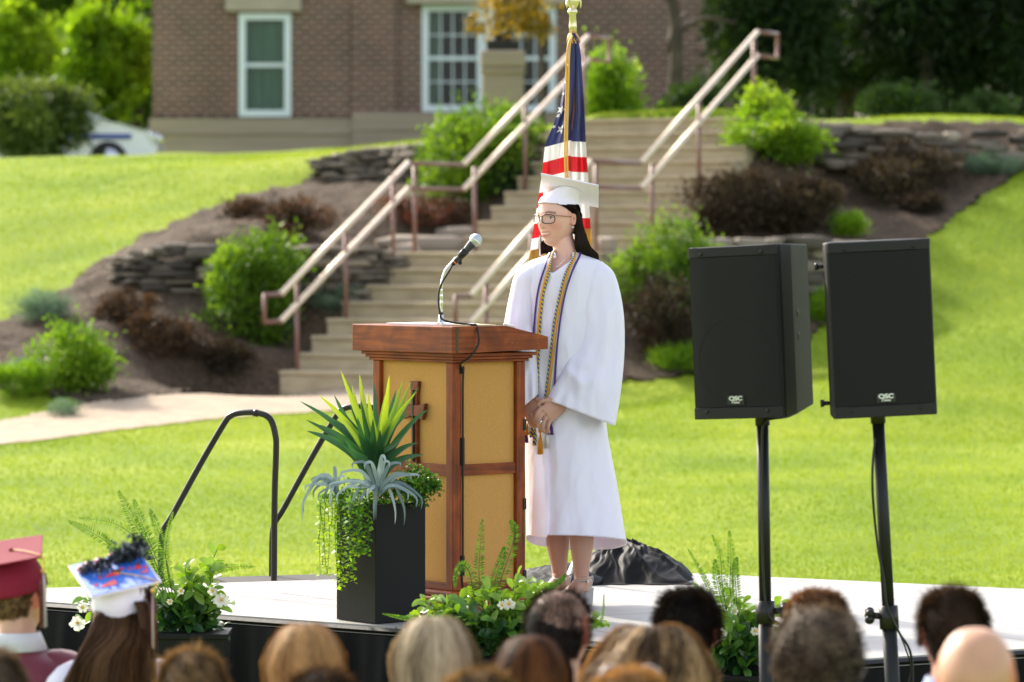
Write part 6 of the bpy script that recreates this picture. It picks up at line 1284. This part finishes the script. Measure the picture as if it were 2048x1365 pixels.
# cap
M['cap_white'] = simple('white_cap_cloth', (.87, .815, .97), .55, bump=.05, bscale=90, sheen=.2)
A3, C3, D3, B3 = G(1081, 349, -.13), G(1195.5, 373, -.13), G(1197.5, 416, .095), G(1087, 391, .095)
bc = (A3+C3+D3+B3)/4; nrm = unit(np.cross(C3-A3, B3-A3)); nrm = nrm if nrm[2] > 0 else -nrm
cap = part('cap_board', MB().loft([[A3, C3, D3, B3], [q+nrm*.005 for q in (A3, C3, D3, B3)]]), M['cap_white'], gr, smooth=False, bevel=.0015)
cm = MB(); th = np.linspace(0, 2*np.pi, 64, endpoint=False); rr_ = []
for t in np.linspace(0, 1, 14):
    row = []
    for q in th:
        # lower rim follows the head: high over the forehead, dipping at the back
        d_ = np.array([math.sin(q), math.cos(q)]); zr_ = .061 - .066*max(0, -d_[1])**1.25 - .006*abs(d_[0])+ (.004 if d_[1] > .7 else 0)
        z_ = zr_+( .106-zr_)*t; k = math.sqrt(max(.02, 1-((z_ if z_ > 0 else 0)/.132)**2)); rx, ry = .087*k, .104*k
        rx *= 1+.02*math.sin(q*7)*(1-t); p0 = H(rx*d_[0], ry*d_[1]-.004, z_)
        if t > .55:
            f = (t-.55)/.45; tgt = bc-nrm*.001+(H(.048*d_[0], .052*d_[1], 0)-HCN); tgt = tgt-nrm*np.dot(tgt-bc, nrm)-nrm*.0005; p0 = p0*(1-f)+tgt*f
        row.append(p0)
    rr_.append(row)
o = part('cap_crown', cm.loft(rr_, False), M['cap_white'], gr); so_ = o.modifiers.new('thick', 'SOLIDIFY'); so_.thickness = .002
part('cap_button', MB().ball(bc+nrm*.008, [.009, .009, .005], 12, 8), M['cap_white'], gr)
M['maroon'] = simple('maroon_cloth', (.16, .012, .028), .6, bump=.1, bscale=120, sheen=.3)
M['maroon_t'] = simple('maroon_thread', (.12, .01, .02), .6); tm = MB()
tp0 = B3+nrm*.007; hang = [bc+nrm*.008, tp0*.9+bc*.1+nrm*.002, tp0+[-.002, .002, -.01], G(1084, 440, .10), G(1081, 478, .10)]
o = part('tassel_cord', MB().tube(smoothpath(hang[:3], 10), .0016, 6).tube(smoothpath(hang[2:], 10), .0018, 6), M['maroon_t'], gr)
tw_ = MB()
for k in range(60):
    an = rs.uniform(0, 6.28); rr = rs.uniform(.1, 1); q0 = G(1081, 470, .10); (tm if k % 2 else tw_).tube([q0, q0+[.006*rr*math.cos(an), .006*rr*math.sin(an), -.03], q0+[.009*rr*math.cos(an), .008*rr*math.sin(an), -.088+rs.uniform(0, .006)]], .0012, 4)
part('tassel', tm, M['maroon_t'], o); part('tassel_white', tw_, M['c_white'], o)
# shoes
M['silver'] = simple('glittery_silver', (.55, .56, .57), .35, .6, bump=.8, bscale=900)
for an, heel, ball_, toe, sd in feet:
    sh_ = MB(); sole = smoothpath([heel-fd*.02-[0, 0, .012], heel+fd*.04-[0, 0, .014], (heel+ball_)/2-[0, 0, .022], ball_-[0, 0, .017], toe+fd*.022-[0, 0, .017]], 16)
    wv_ = np.interp(np.linspace(0, 1, 16), [0, .2, .45, .75, 1], [.022, .031, .030, .044, .024]); rings = [[c+sd*w__, c-sd*w__, c-sd*w__-[0, 0, .007], c+sd*w__-[0, 0, .007]] for c, w__ in zip(sole, wv_)]; sh_.loft(rings)
    o = part('shoe', sh_, M['silver'], gr, smooth=False, bevel=.002)
    c0 = heel-fd*.018; hb = [[c0+sd*.024*s_+fd*f_+[0, 0, -.018] for s_, f_ in ((1, 0), (1, .05), (-1, .05), (-1, 0))], [np.array([c0[0], c0[1], ZS+.002])+sd*.021*s_+fd*f_ for s_, f_ in ((1, .004), (1, .040), (-1, .040), (-1, .004))]]
    part('heel', MB().loft(hb), M['silver'], o, smooth=False, bevel=.003)
    stp = MB(); c = an+[0, 0, .012]; stp.tube([c+sd*.0345*math.cos(a_)+fd*.036*math.sin(a_)+[0, 0, .003*math.cos(a_)] for a_ in np.linspace(0, 2*np.pi, 33)], .0042, 8, caps=False, flat=.6)
    stp.tube(smoothpath([c-fd*.034, heel-fd*.034+[0, 0, .03], heel-fd*.022-[0, 0, .012]], 8), .004, 6); stp.tube(smoothpath([ball_+sd*.042-[0, 0, .014], ball_+[0, 0, .021], ball_-sd*.042-[0, 0, .014]], 12), .0045, 6)
    part('strap', stp, M['silver'], o); part('buckle', MB().box(c+sd*.037, [.006, .012, .012]), M['chrome'], o, smooth=False)

# ------------------------------------------------------------------ the seated audience, seen from behind
AH = 1.17                                  # height of a seated head's centre above the person's own origin
def rotx(a): c, s_ = math.cos(a), math.sin(a); return np.array([[1, 0, 0], [0, c, -s_], [0, s_, c]])
def seated_body(yaw_head, female, pitch=0.):
    b = MB(); hg = head_grid(44, 34); Rz = rotz(yaw_head)@rotx(pitch); b.loft(((hg.reshape(-1, 3)@Rz.T)+[0, 0, AH]).reshape(hg.shape), True)
    e = MB(); ear(e, 1); ear(e, -1); xf(e, Rz, np.array([0, 0, AH]))
    n0 = b.n
    for v, t_ in zip(e.V, e.t): b.V.append(v); b.t.append(t_)
    for q in e.Q: b.Q.append(q+n0); b.mq.append(np.zeros(len(q), int))
    for q in e.T: b.T.append(q+n0); b.mt.append(np.zeros(len(q), int))
    b.n += e.n
    k = .88 if female else 1.0; ov = lambda x, y, z, rx, ry: oval(np.array([x, y, z]), rx, ry, 20)
    b.loft([ov(0, -.01, AH-.02, .05, .05), ov(0, -.02, AH-.10, .056*k, .058*k), ov(0, -.025, AH-.15, .064*k, .062*k), ov(0, -.03, AH-.175, .10*k, .068), ov(0, -.035, AH-.20, .155*k, .08), ov(0, -.035, AH-.24, .185*k, .095), ov(0, -.03, AH-.34, .170*k, .105), ov(0, -.02, AH-.5, .145*k, .10), ov(0, 0, AH-.65, .16, .115), ov(0, .02, AH-.76, .165, .12)])
    for sx in (-1, 1):
        t = lambda pts, r_: b.tube(smoothpath(pts, 16), np.interp(np.linspace(0, 1, 16), np.linspace(0, 1, len(r_)), r_), 12)
        t([[sx*.165*k, -.035, AH-.235], [sx*.21*k, -.05, AH-.38], [sx*.225*k, -.01, AH-.52], [sx*.15, .20, AH-.60], [sx*.09, .33, AH-.61]], [.056, .050, .043, .034, .026])
        for f in range(4): b.tube([[sx*(.07+.018*f), .33, AH-.61], [sx*(.065+.02*f), .40, AH-.615], [sx*(.06+.018*f), .43, AH-.635]], [.010, .009, .007], 6)
        t([[sx*.09, .03, AH-.73], [sx*.10, .28, AH-.70], [sx*.11, .47, AH-.71]], [.088, .075, .060]); t([[sx*.11, .46, AH-.71], [sx*.11, .48, AH-.95], [sx*.11, .44, AH-1.12]], [.058, .052, .036]); t([[sx*.11, .42, AH-1.135], [sx*.115, .52, AH-1.14], [sx*.12, .64, AH-1.15]], [.036, .04, .028])
    return remesh(b, .0085, 'body', 1)
_bodies = {}
def seated(label, px, ytop, Z, skin, cloth, hair, yaw=0., female=False, style='short', group='people seated in the audience', hair_kw=None, seed=0, crown=.120, size=1.0, collar=None, sleeve_=True, pitch=0., center=None):
    rs = np.random.default_rng(seed+100); top_ = P(px, ytop, Z); z0 = top_[2]-(AH+crown)*size
    if center is not None: top_ = np.array(center); Z = top_[1]; z0 = top_[2]-AH*size
    th = thing('person', label, 'person', (top_[0], Z, z0), group); th.scale = (size,)*3; th.rotation_euler = (0, 0, 0); L0 = np.array(th.location)
    key = (round(yaw, 2), female, round(pitch, 3))
    if key not in _bodies: _bodies[key] = seated_body(yaw, female, pitch)
    me = _bodies[key].copy(); V = mesh_co(me); C_ = np.tile(skin, (len(V), 1)); Lc = (V-[0, 0, AH])@(rotz(yaw)@rotx(pitch))
    e_ = (np.abs(Lc[:, 0]) > .073) & (np.abs(Lc[:, 2]) < .06); C_[e_] = np.clip(C_[e_]*[1.12, .62, .55], 0, 1); lip = (np.abs(Lc[:, 0]) < .025) & (np.abs(Lc[:, 2]+.062) < .009) & (Lc[:, 1] > .05); C_[lip] *= [.9, .5, .5]
    C_ *= (1+.12*vnoise(V[:, :], 30, 3))[:, None] if len(V) < 60000 else 1
    set_col(me, C_); add_mesh('body', me, M['skin'], th)
    def lp(nm, mb, mat, par=th, **k): mb.V = [v+L0 for v in mb.V]; return part(nm, mb, mat, par, **k)
    Rz = rotz(yaw)@rotx(pitch); ov = lambda x, y, z, rx, ry, n_=40: oval(np.array([x, y, z]), rx, ry, n_); k = .90 if female else 1.03
    for sx in (-1, 1): lp('eye', xf(MB().ball([sx*.031, .068, .001], [.013, .013, .006], 10, 8), Rz, np.array([0, 0, AH])), M['eye_w'])
    # clothing: torso and sleeves
    ct = MB(); rr = [ov(0, -.022, AH-.135-.0, .066, .067), ov(0, -.03, AH-.160, .098*k, .080), ov(0, -.037, AH-.187, .155*k, .094), ov(0, -.038, AH-.232, .200*k, .112), ov(0, -.033, AH-.33, .190*k, .124), ov(0, -.02, AH-.5, .175*k, .122), ov(0, 0, AH-.65, .185, .138), ov(0, .02, AH-.79, .19, .15)]
    rr = np.array(rr); q = np.linspace(0, 1, 30); R2 = smoothpath(rr.reshape(len(rr), -1), 30).reshape(30, 40, 3)
    an = np.linspace(0, 2*np.pi, 40, endpoint=False); f = 1+np.outer(np.clip((q-.15)*2, 0, 1), .03*np.sin(an*5+seed)+.02*np.sin(an*9+1.7*seed)); c = R2.mean(1, keepdims=True); R2 = c+(R2-c)*f[..., None]
    ct.loft(R2, True)
    for sx in (-1, 1): ct.tube(smoothpath([[sx*.08*k, -.035, AH-.195], [sx*.165*k, -.04, AH-.235], [sx*.222*k, -.052, AH-.38], [sx*.235*k, -.01, AH-.53], [sx*.16, .19, AH-.60], [sx*.11, .29, AH-.61]], 24), np.interp(np.linspace(0, 1, 24), [0, .2, .5, .7, 1], [.045, .074, .064, .056, .042]), 18)
    lp('top', ct, cloth); lg = MB()
    for sx in (-1, 1): lg.tube(smoothpath([[sx*.09, .0, AH-.74], [sx*.10, .28, AH-.70], [sx*.11, .46, AH-.71], [sx*.112, .49, AH-.80], [sx*.11, .48, AH-.98], [sx*.11, .44, AH-1.10]], 24), np.interp(np.linspace(0, 1, 24), [0, .4, .6, 1], [.105, .085, .072, .055]), 16); lg.tube(smoothpath([[sx*.11, .40, AH-1.125], [sx*.115, .52, AH-1.13], [sx*.12, .66, AH-1.15]], 10), np.interp(np.linspace(0, 1, 10), [0, .5, 1], [.042, .046, .03]), 12)
    lp('trousers', lg, M['dark_cloth'])
    if collar is not None:
        cl = MB(); cl.loft([ov(0, -.016, AH-.098, .068, .070), ov(0, -.018, AH-.105, .072, .074), ov(0, -.028, AH-.150, .092, .088), ov(0, -.026, AH-.152, .086, .082)], False); lp('collar', cl, collar)
    # hair
    hk = hair_kw or {}; hm = MB(); H0 = np.array([0, 0, AH])
    if style == 'long':
        reg_ = cap_region(.15, -.8, .55); scalp(hm, 1.04, reg_, tint=hk.get('mean', .45)*.6)
        pth = hair_long(rs, hk.get('n', 4200), hk.get('length', .34), vol=hk.get('vol', .16), wave=hk.get('wave', 0), flare=hk.get('flare', .0), face=hk.get('face', 55), inward=hk.get('inward', .2), part_x=hk.get('part_x', 0), th0min=hk.get('th0min', 3))
        ribbons(hm, pth, hk.get('w', .0032), np.clip(hk.get('mean', .45)+.18*rs.normal(size=len(pth))+hk.get('band', .2)*(1.6*vnoise(np.stack([np.arctan2(pth[:, 6, 0], -pth[:, 6, 1]), 0*pth[:, 6, 2], pth[:, 4, 2]*3], 1), 3.0, seed)+.9*vnoise(np.stack([np.arctan2(pth[:, 6, 0], -pth[:, 6, 1]), 0*pth[:, 6, 2], 0*pth[:, 6, 2]], 1), 11.0, seed))+hk.get('edge', 0)*(np.abs(pth[:, 6, 0])/.09-.8), 0, 1), .6)  # edge term: outer strands tinted lighter, depth shade put into the hair colour
        z_e = -hk.get('length', .34)*.6; hm.loft([ov(0, -.012, .05, .070, .088, 24), ov(0, -.022, 0, .080, .088, 24), ov(0, -.04, -.06, .074, .066, 24), ov(0, -.05, max(z_e, -.2), .068, .05, 24)], True, tint=hk.get('mean', .45)*.6)
    elif style in ('short', 'curly'):
        reg_ = hk.get('region') or cap_region(.30, hk.get('low', -.62), .45); scalp(hm, 1.02, hk.get('scalp', reg_), tint=.15)
        pth = hair_short(rs, hk.get('n', 6500 if style == 'short' else 5000), hk.get('length', .022), region=reg_, curl=hk.get('curl', 0), lift=hk.get('lift', .3), hw=.0755, hd=.0955, hh=.1135)
        m_ = pth.shape[1]; hd_ = unit(pth[:, 0]); grey = hk.get('grey', 0)*np.clip((-hd_[:, 2]-.05)*3, 0, 1)
        # follow the skull below the widest point
        pth[:, :, 1] = np.where(pth[:, :, 1] < 0, pth[:, :, 1]*(1-.42*np.clip(-pth[:, :, 2]/.112, 0, 1)**1.2*.9), pth[:, :, 1]); pth[:, :, 0] *= 1-.24*np.clip(-pth[:, :, 2]/.112, 0, 1)**1.7
        ribbons(hm, pth, hk.get('w', .0022), np.clip(hk.get('mean', .4)+.18*rs.normal(size=len(pth))+grey+.6*vnoise(hd_, 5, seed)+hk.get('topl', 0)*np.clip(hd_[:, 2], 0, 1), 0, 1), .5)
    if style != 'bald': xf(hm, rotz(yaw), H0); lp('hair', hm, hair)
    return th, lp, Rz
M['dark_cloth'] = simple('dark_trousers', (.02, .022, .03), .85)
cloths = {k: simple(k+'_cloth', c, .85, bump=.1, bscale=150, sheen=.15, var=.08, vscale=20) for k, c in dict(white=(.62,.62,.66), blue=(.30,.38,.58), teal=(.03,.22,.22), navy=(.02,.03,.07), orange=(.75,.25,.01), grey=(.2,.2,.22), red=(.35,.03,.03), cream=(.5,.45,.36), black=(.015,.015,.017), pink=(.5,.25,.27)).items()}
hairs = dict(honey=hairmat('honey_blond_hair', (.15, .070, .022), (.56, .33, .13)), platinum=hairmat('pale_blond_hair', (.20, .15, .085), (.62, .51, .33)), auburn=hairmat('auburn_hair', (.016, .006, .002), (.15, .055, .014)),
             dark=hairmat('near_black_hair', (.006, .005, .005), (.035, .026, .02)), brown=hairmat('brown_hair', (.025, .014, .008), (.12, .070, .038)), light=hairmat('light_brown_hair', (.04, .022, .010), (.46, .29, .13)), ginger=hairmat('ginger_brown_hair', (.05, .022, .010), (.24, .12, .05)), greybrown=hairmat('grey_brown_hair', (.018, .012, .008), (.26, .19, .125)))
SK1, SK2, SK3 = np.array([.56, .33, .24]), np.array([.50, .27, .19]), np.array([.40, .24, .17])
seated('person with straight honey-blond hair, seated in front of the tall planter', 609, 1246, 9.2, SK1, cloths['cream'], hairs['honey'], .12, True, 'long', seed=1, hair_kw=dict(length=.34, vol=.20, inward=-.1, band=.5, mean=.60), crown=.132)
seated('person with wavy platinum-blond hair seated left of the leafy arrangement', 868, 1230, 9.1, SK1, cloths['grey'], hairs['platinum'], -.1, True, 'long', seed=2, hair_kw=dict(length=.34, vol=.22, wave=.006, inward=-.3, flare=.5, band=.6, mean=.60), crown=.134)
seated('person with smooth auburn-brown hair seated below the leafy arrangement', 1062, 1270, 8.8, SK2, cloths['navy'], hairs['auburn'], .0, True, 'long', seed=3, hair_kw=dict(length=.32, vol=.14, inward=0, band=.5, mean=.5), crown=.128)
seated('man with thinning dark hair and a bald crown, seated in front of the graduate\'s shoes', 1118, 1181, 10.0, SK3, cloths['orange'], hairs['dark'], -.35, False, 'short', seed=4, hair_kw=dict(length=.028, region=lambda d: cap_region(.25, -.65, .3)(d) & (np.random.default_rng(1).random(len(d)) > np.clip((d[:, 2]+.25*d[:, 0]-.25)*2.2, 0, .62)), scalp=lambda d: cap_region(.25, -.65, .3)(d) & (d[:, 2]+.25*d[:, 0] < .38), lift=.3, mean=.4, n=6500), crown=.116)
seated('woman with big curly golden-brown hair seated beside the man with thinning hair', 1300, 1232, 9.0, SK2, cloths['cream'], hairs['light'], .1, True, 'long', seed=5, hair_kw=dict(length=.34, vol=.75, wave=.034, inward=-1.2, flare=1.2, band=.8, mean=.34, edge=.6, n=7500, w=.0036), crown=.185)
seated('man with short near-black hair seated behind the curly-haired woman', 1376, 1170, 10.5, SK2, cloths['white'], hairs['dark'], -.25, False, 'short', seed=6, hair_kw=dict(length=.034, lift=.5, mean=.5), crown=.134)
seated('man with short ginger-brown hair, half hidden behind the grey-brown curly head', 1636, 1172, 10.4, SK1, cloths['red'], hairs['ginger'], .5, False, 'short', seed=7, hair_kw=dict(length=.026, lift=.4, mean=.6), crown=.130)
seated('man with curly grey-brown hair seated just before the first speaker stand\'s foot', 1636, 1212, 9.5, SK1, cloths['white'], hairs['greybrown'], -.15, False, 'curly', seed=8, hair_kw=dict(length=.042, curl=.017, lift=.8, mean=.22, grey=.35, topl=.35, w=.0034, n=6500, low=-.5), crown=.148)
seated('man with neat short dark brown hair and a pale blue collar', 1906, 1168, 9.6, SK2, cloths['blue'], hairs['brown'], .12, False, 'short', seed=9, hair_kw=dict(length=.028, lift=.4, mean=.3), crown=.130, collar=cloths['blue'])
seated('bald man seated below the man with neat dark brown hair', 1952, 1256, 7.9, np.array([.56, .30, .18]), cloths['grey'], None, -.2, False, 'bald', seed=10, crown=.112)
seated('small light-brown head low in the row, right of the graduate with the blue cap', 384, 1294, 8.8, SK1, cloths['pink'], hairs['light'], .25, True, 'short', seed=11, hair_kw=dict(length=.03, lift=.2, mean=.45), crown=.126, size=.92)
seated('dark-haired head just peeping in front of the honey-blond person', 645, 1331, 8.1, SK2, cloths['black'], hairs['brown'], 0, False, 'short', seed=12, hair_kw=dict(length=.024, mean=.5), crown=.126)
seated('light brown head just peeping between the platinum and auburn hair', 962, 1333, 7.9, SK1, cloths['cream'], hairs['light'], .1, True, 'short', seed=13, hair_kw=dict(length=.024, mean=.35), crown=.126)
t_, lp_, rz_ = seated('blond head with glasses pushed up, just peeping in front of the curly-haired woman', 1262, 1332, 7.9, SK1, cloths['white'], hairs['honey'], .0, True, 'short', seed=14, hair_kw=dict(length=.024, mean=.6), crown=.126)
gm_ = MB()
for sx in (-1, 1): gm_.tube([[sx*.036+.026*math.cos(a_), .055+.004*math.sin(a_), AH+.100+.020*math.sin(a_)] for a_ in np.linspace(0, 6.283, 25)], .0018, 6, caps=False)
lp_('glasses', gm_.tube([[-.01, .058, AH+.103], [.01, .058, AH+.103]], .0018, 6), M['chrome'])
seated('grey-haired head cut by the frame edge next to the maroon graduate', -22, 1292, 8.6, SK1, cloths['grey'], hairs['greybrown'], 0, False, 'short', seed=15, hair_kw=dict(length=.024, mean=.7), crown=.126)

# two graduates in caps
def mortar(th, lp, C4, nrm_, mat, nm='cap_board'):
    C4 = [np.array(c) for c in C4]; return part(nm, MB().loft([[c for c in C4], [c+nrm_*.006 for c in C4]]), mat, th, smooth=False, bevel=.0015)
def skullcap(th, lp, Rz, mat, bc_, nrm_, front=.055, back=.0, tilt=0.):
    m_ = MB(); rr = []; L0 = np.array(th.location); sc_ = th.scale[0]; bcl = (bc_-L0)/sc_
    for t in np.linspace(0, 1, 12):
        row = []
        for q in np.linspace(0, 2*np.pi, 48, endpoint=False):
            d_ = np.array([math.sin(q), math.cos(q)]); zr = front*(.5+.5*d_[1])+back*(.5-.5*d_[1]); z_ = zr+(.104-zr)*t; k = math.sqrt(max(.05, 1-(max(z_, 0)/.135)**2)); p0 = Rz@np.array([.087*k*d_[0], .107*k*d_[1]-.006, z_])+[0, 0, AH]
            if t > .5: f = (t-.5)/.5; tg = bcl+Rz@np.array([.055*d_[0], .055*d_[1], 0]); tg = tg-nrm_*np.dot(tg-bcl, nrm_)-nrm_*.001; p0 = p0*(1-f)+tg*f
            row.append(p0)
        rr.append(row)
    o = lp('cap_crown', m_.loft(rr, False), mat); s_ = o.modifiers.new('t', 'SOLIDIFY'); s_.thickness = .002
M['maroon_g'] = simple('maroon_gown', (.15, .010, .030), .55, bump=.35, bscale=9, sheen=.3); M['maroon_c'] = simple('maroon_cap', (.21, .012, .030), .75, bump=.08, bscale=90, spec=.2)
BZ = 11.5
th, lp, Rz = seated('graduate in maroon cap and gown seated at the left edge, face turned toward the lectern', 36, 1122, BZ, np.array([.58, .33, .23]), M['maroon_g'], hairs['light'], -.62, False, 'short', 'graduates seated in the front row', dict(length=.016, region=cap_region(.25, -.5, .4), mean=.35), 20, .112, collar=cloths['white'])
TL, TR, BR_, BL = P(-32, 1090, BZ+.12), P(86, 1073, BZ+.12), P(84, 1117, BZ-.12), P(-42, 1140, BZ-.12)
nn = unit(np.cross(BR_-BL, TL-BL)); nn = nn if nn[2] > 0 else -nn; mortar(th, lp, (BL, BR_, TR, TL), nn, M['maroon_c']); bc_ = (TL+TR+BR_+BL)/4
skullcap(th, lp, Rz, M['maroon_c'], bc_, nn, .050, .005); part('cap_button', MB().ball(bc_+nn*.008, [.009, .009, .006]), M['maroon_c'], th)
def tassel(th, a, b_, c, cols, seed=0, ln=.16):
    rs = np.random.default_rng(seed); o = part('tassel_cord', MB().tube(smoothpath([a, (a+b_)/2+[0, 0, .004], b_], 8), .0018, 6).tube(smoothpath([b_, b_*.6+c*.4+[.004, 0, 0], c], 8), .0020, 6).ball(c, .0065, 8, 6), M['cord_gold'], th)
    for k, m_ in enumerate(cols):
        tm = MB()
        for i in range(40): an = rs.uniform(0, 6.28); rr = rs.uniform(.1, 1); tm.tube([c, c+[.008*rr*math.cos(an), .008*rr*math.sin(an), -.04], c+[.011*rr*math.cos(an)+.002*k, .010*rr*math.sin(an), -ln+rs.uniform(0, .008)]], .0015, 4)
        part('tassel', tm, m_, o)
tassel(th, bc_+nn*.009, BR_+nn*.008+[.002, 0, 0], P(86, 1142, BZ-.14), [M['maroon_t'], M['c_white']], 3, .17)
GZ2 = 11.3
BL, BR_, TL = P(182, 1199, GZ2-.10), P(324, 1166, GZ2-.08), P(137, 1136, GZ2+.10); TR = TL+(BR_-BL)
nn = unit(np.cross(BR_-BL, TL-BL)); nn = nn if nn[2] > 0 else -nn; bc_ = (TL+TR+BR_+BL)/4
th, lp, Rz = seated('graduate with long brown hair in a white cap with feather-decorated blue top', 0, 0, GZ2, np.array([.55, .32, .23]), M['gown'], hairmat('chestnut_hair', (.022, .011, .006), (.20, .105, .05)), -.15, True, 'long', 'graduates seated in the front row', dict(length=.44, vol=.06, inward=-.3, flare=.7, band=.3, mean=.42, wave=.003, n=5200, th0min=60), 21, .118, pitch=math.atan2(-nn[1], nn[2]), center=bc_-nn*.108)
bo = mortar(th, lp, (BL, BR_, TR, TL), nn, M['cap_white']); skullcap(th, lp, Rz, M['cap_white'], bc_, nn, .050, .012)
uu, vv = (BR_-BL), (TL-BL); bp_ = lambda a, b_, h=.0: BL+uu*a+vv*b_+nn*(.006+h)
M['glitter_blue'] = simple('blue_glitter', (.02, .12, .60), .35, col2=(.03, .2, .75), vscale=60, bump=.5, bscale=400); M['red_paint'] = simple('red_foil', (.70, .03, .04), .35); M['pink_gem'] = simple('pink_flower', (.65, .22, .30), .4)
part('blue_top', MB().loft([[bp_(a, b_, h) for a, b_ in ((.02, .02), (.98, .02), (.98, .98), (.02, .98))] for h in (.0005, .002)]), M['glitter_blue'], bo, smooth=False)
rm = MB()
def patch(a, b_, w__, h__, sk): rm.loft([[bp_(a, b_+h__*.35, z_), bp_(a+w__, b_+h__+sk, z_), bp_(a+w__*1.02, b_+sk*.3-.02, z_), bp_(a, b_, z_)] for z_ in (.0025, .0035)])
for q in ((.14, .26, .05, .07, 0), (.22, .18, .22, .11, .03), (.26, .44, .05, .06, 0), (.36, .42, .18, .10, .03), (.60, .54, .05, .06, 0), (.70, .50, .05, .06, 0), (.78, .46, .10, .12, .02), (.90, .42, .05, .10, 0), (.82, .32, .10, .06, 0)): patch(*q)
part('red_marks', rm, M['red_paint'], bo, smooth=False)
rs = np.random.default_rng(91); fm = MB(); gmx = MB()
M['feather'] = foliage('dark_feather', [(.008, .009, .012), (.05, .06, .075), (.28, .33, .36)], .1, .6, (1, 1, 1))
for (a, b_, r_, n_, up_) in ((.16, .66, .016, 40, .7), (.32, .62, .018, 50, .8), (.46, .66, .016, 40, .8), (.60, .76, .014, 36, .6), (.80, .78, .030, 130, .8), (.93, .84, .030, 100, .8), (.72, .82, .022, 60, .8)):
    c = bp_(a, b_, .012); d = unit(rs.normal(size=(n_, 3))+nn*up_+np.array([.6, 0, .1])*(a > .8)); pos = c+rs.normal(0, r_*.5, (n_, 3)); leaf_quads(pos, d, rs.normal(size=(n_, 3)), rs.uniform(.02, .045, n_)*(1.3 if a > .8 else .8), .010, np.clip(rs.beta(1.2, 2.2, n_), 0, 1), fm)
part('feathers', fm, M['feather'], bo)
for (a, b_) in ((.12, .74), (.40, .84), (.24, .80), (.62, .90)): gmx.ball(bp_(a, b_, .010), .014, 8, 6)
for k_, v_ in enumerate(gmx.V): part('flower', MB().ball(v_.mean(0), [.015, .015, .012], 10, 8), M['pink_gem'], bo)
lk = MB()
def side_lock(rs):
    u = rs.uniform(0, 1); v = rs.uniform(0, 1); return [P(190+100*u, 1222+8*math.sin(u*3.1), GZ2+.03-.08*v), P(176+118*u, 1270, GZ2-.02-.10*v), P(150+140*u*u+10*u, 1320, GZ2-.05-.10*v), P(112+150*u*u+30*u+20*rs.random(), 1392, GZ2-.08-.08*v)]
def right_lock(rs):
    u = rs.uniform(0, 1); v = rs.uniform(0, 1); return [P(270+25*u, 1205, GZ2+.0-.06*v), P(282+24*u, 1250, GZ2-.04-.06*v), P(284+26*u, 1300, GZ2-.06-.06*v), P(278+34*u, 1385, GZ2-.08-.06*v)]
for fn_, n_ in ((side_lock, 2600), (right_lock, 800)):
    P_ = np.zeros((n_, 12, 3)); tt_ = np.zeros(n_)
    for i in range(n_): P_[i] = smoothpath(fn_(rs), 12)+rs.normal(0, .0015, (12, 3)); tt_[i] = .45+.5*mnoise.noise(Vector((P_[i][6][0]*28, P_[i][6][1]*20, 3)))+rs.normal(0, .12)
    ribbons(lk, P_, .0032, tt_, .6)
part('hair_locks', lk, [o_ for o_ in th.children if o_.name.startswith('hair')][0].data.materials[0], th)
tassel(th, bc_+nn*.009, BR_+nn*.009-uu*.05, P(306, 1182, GZ2-.12), [M['maroon_t'], M['c_white']], 5, .17)
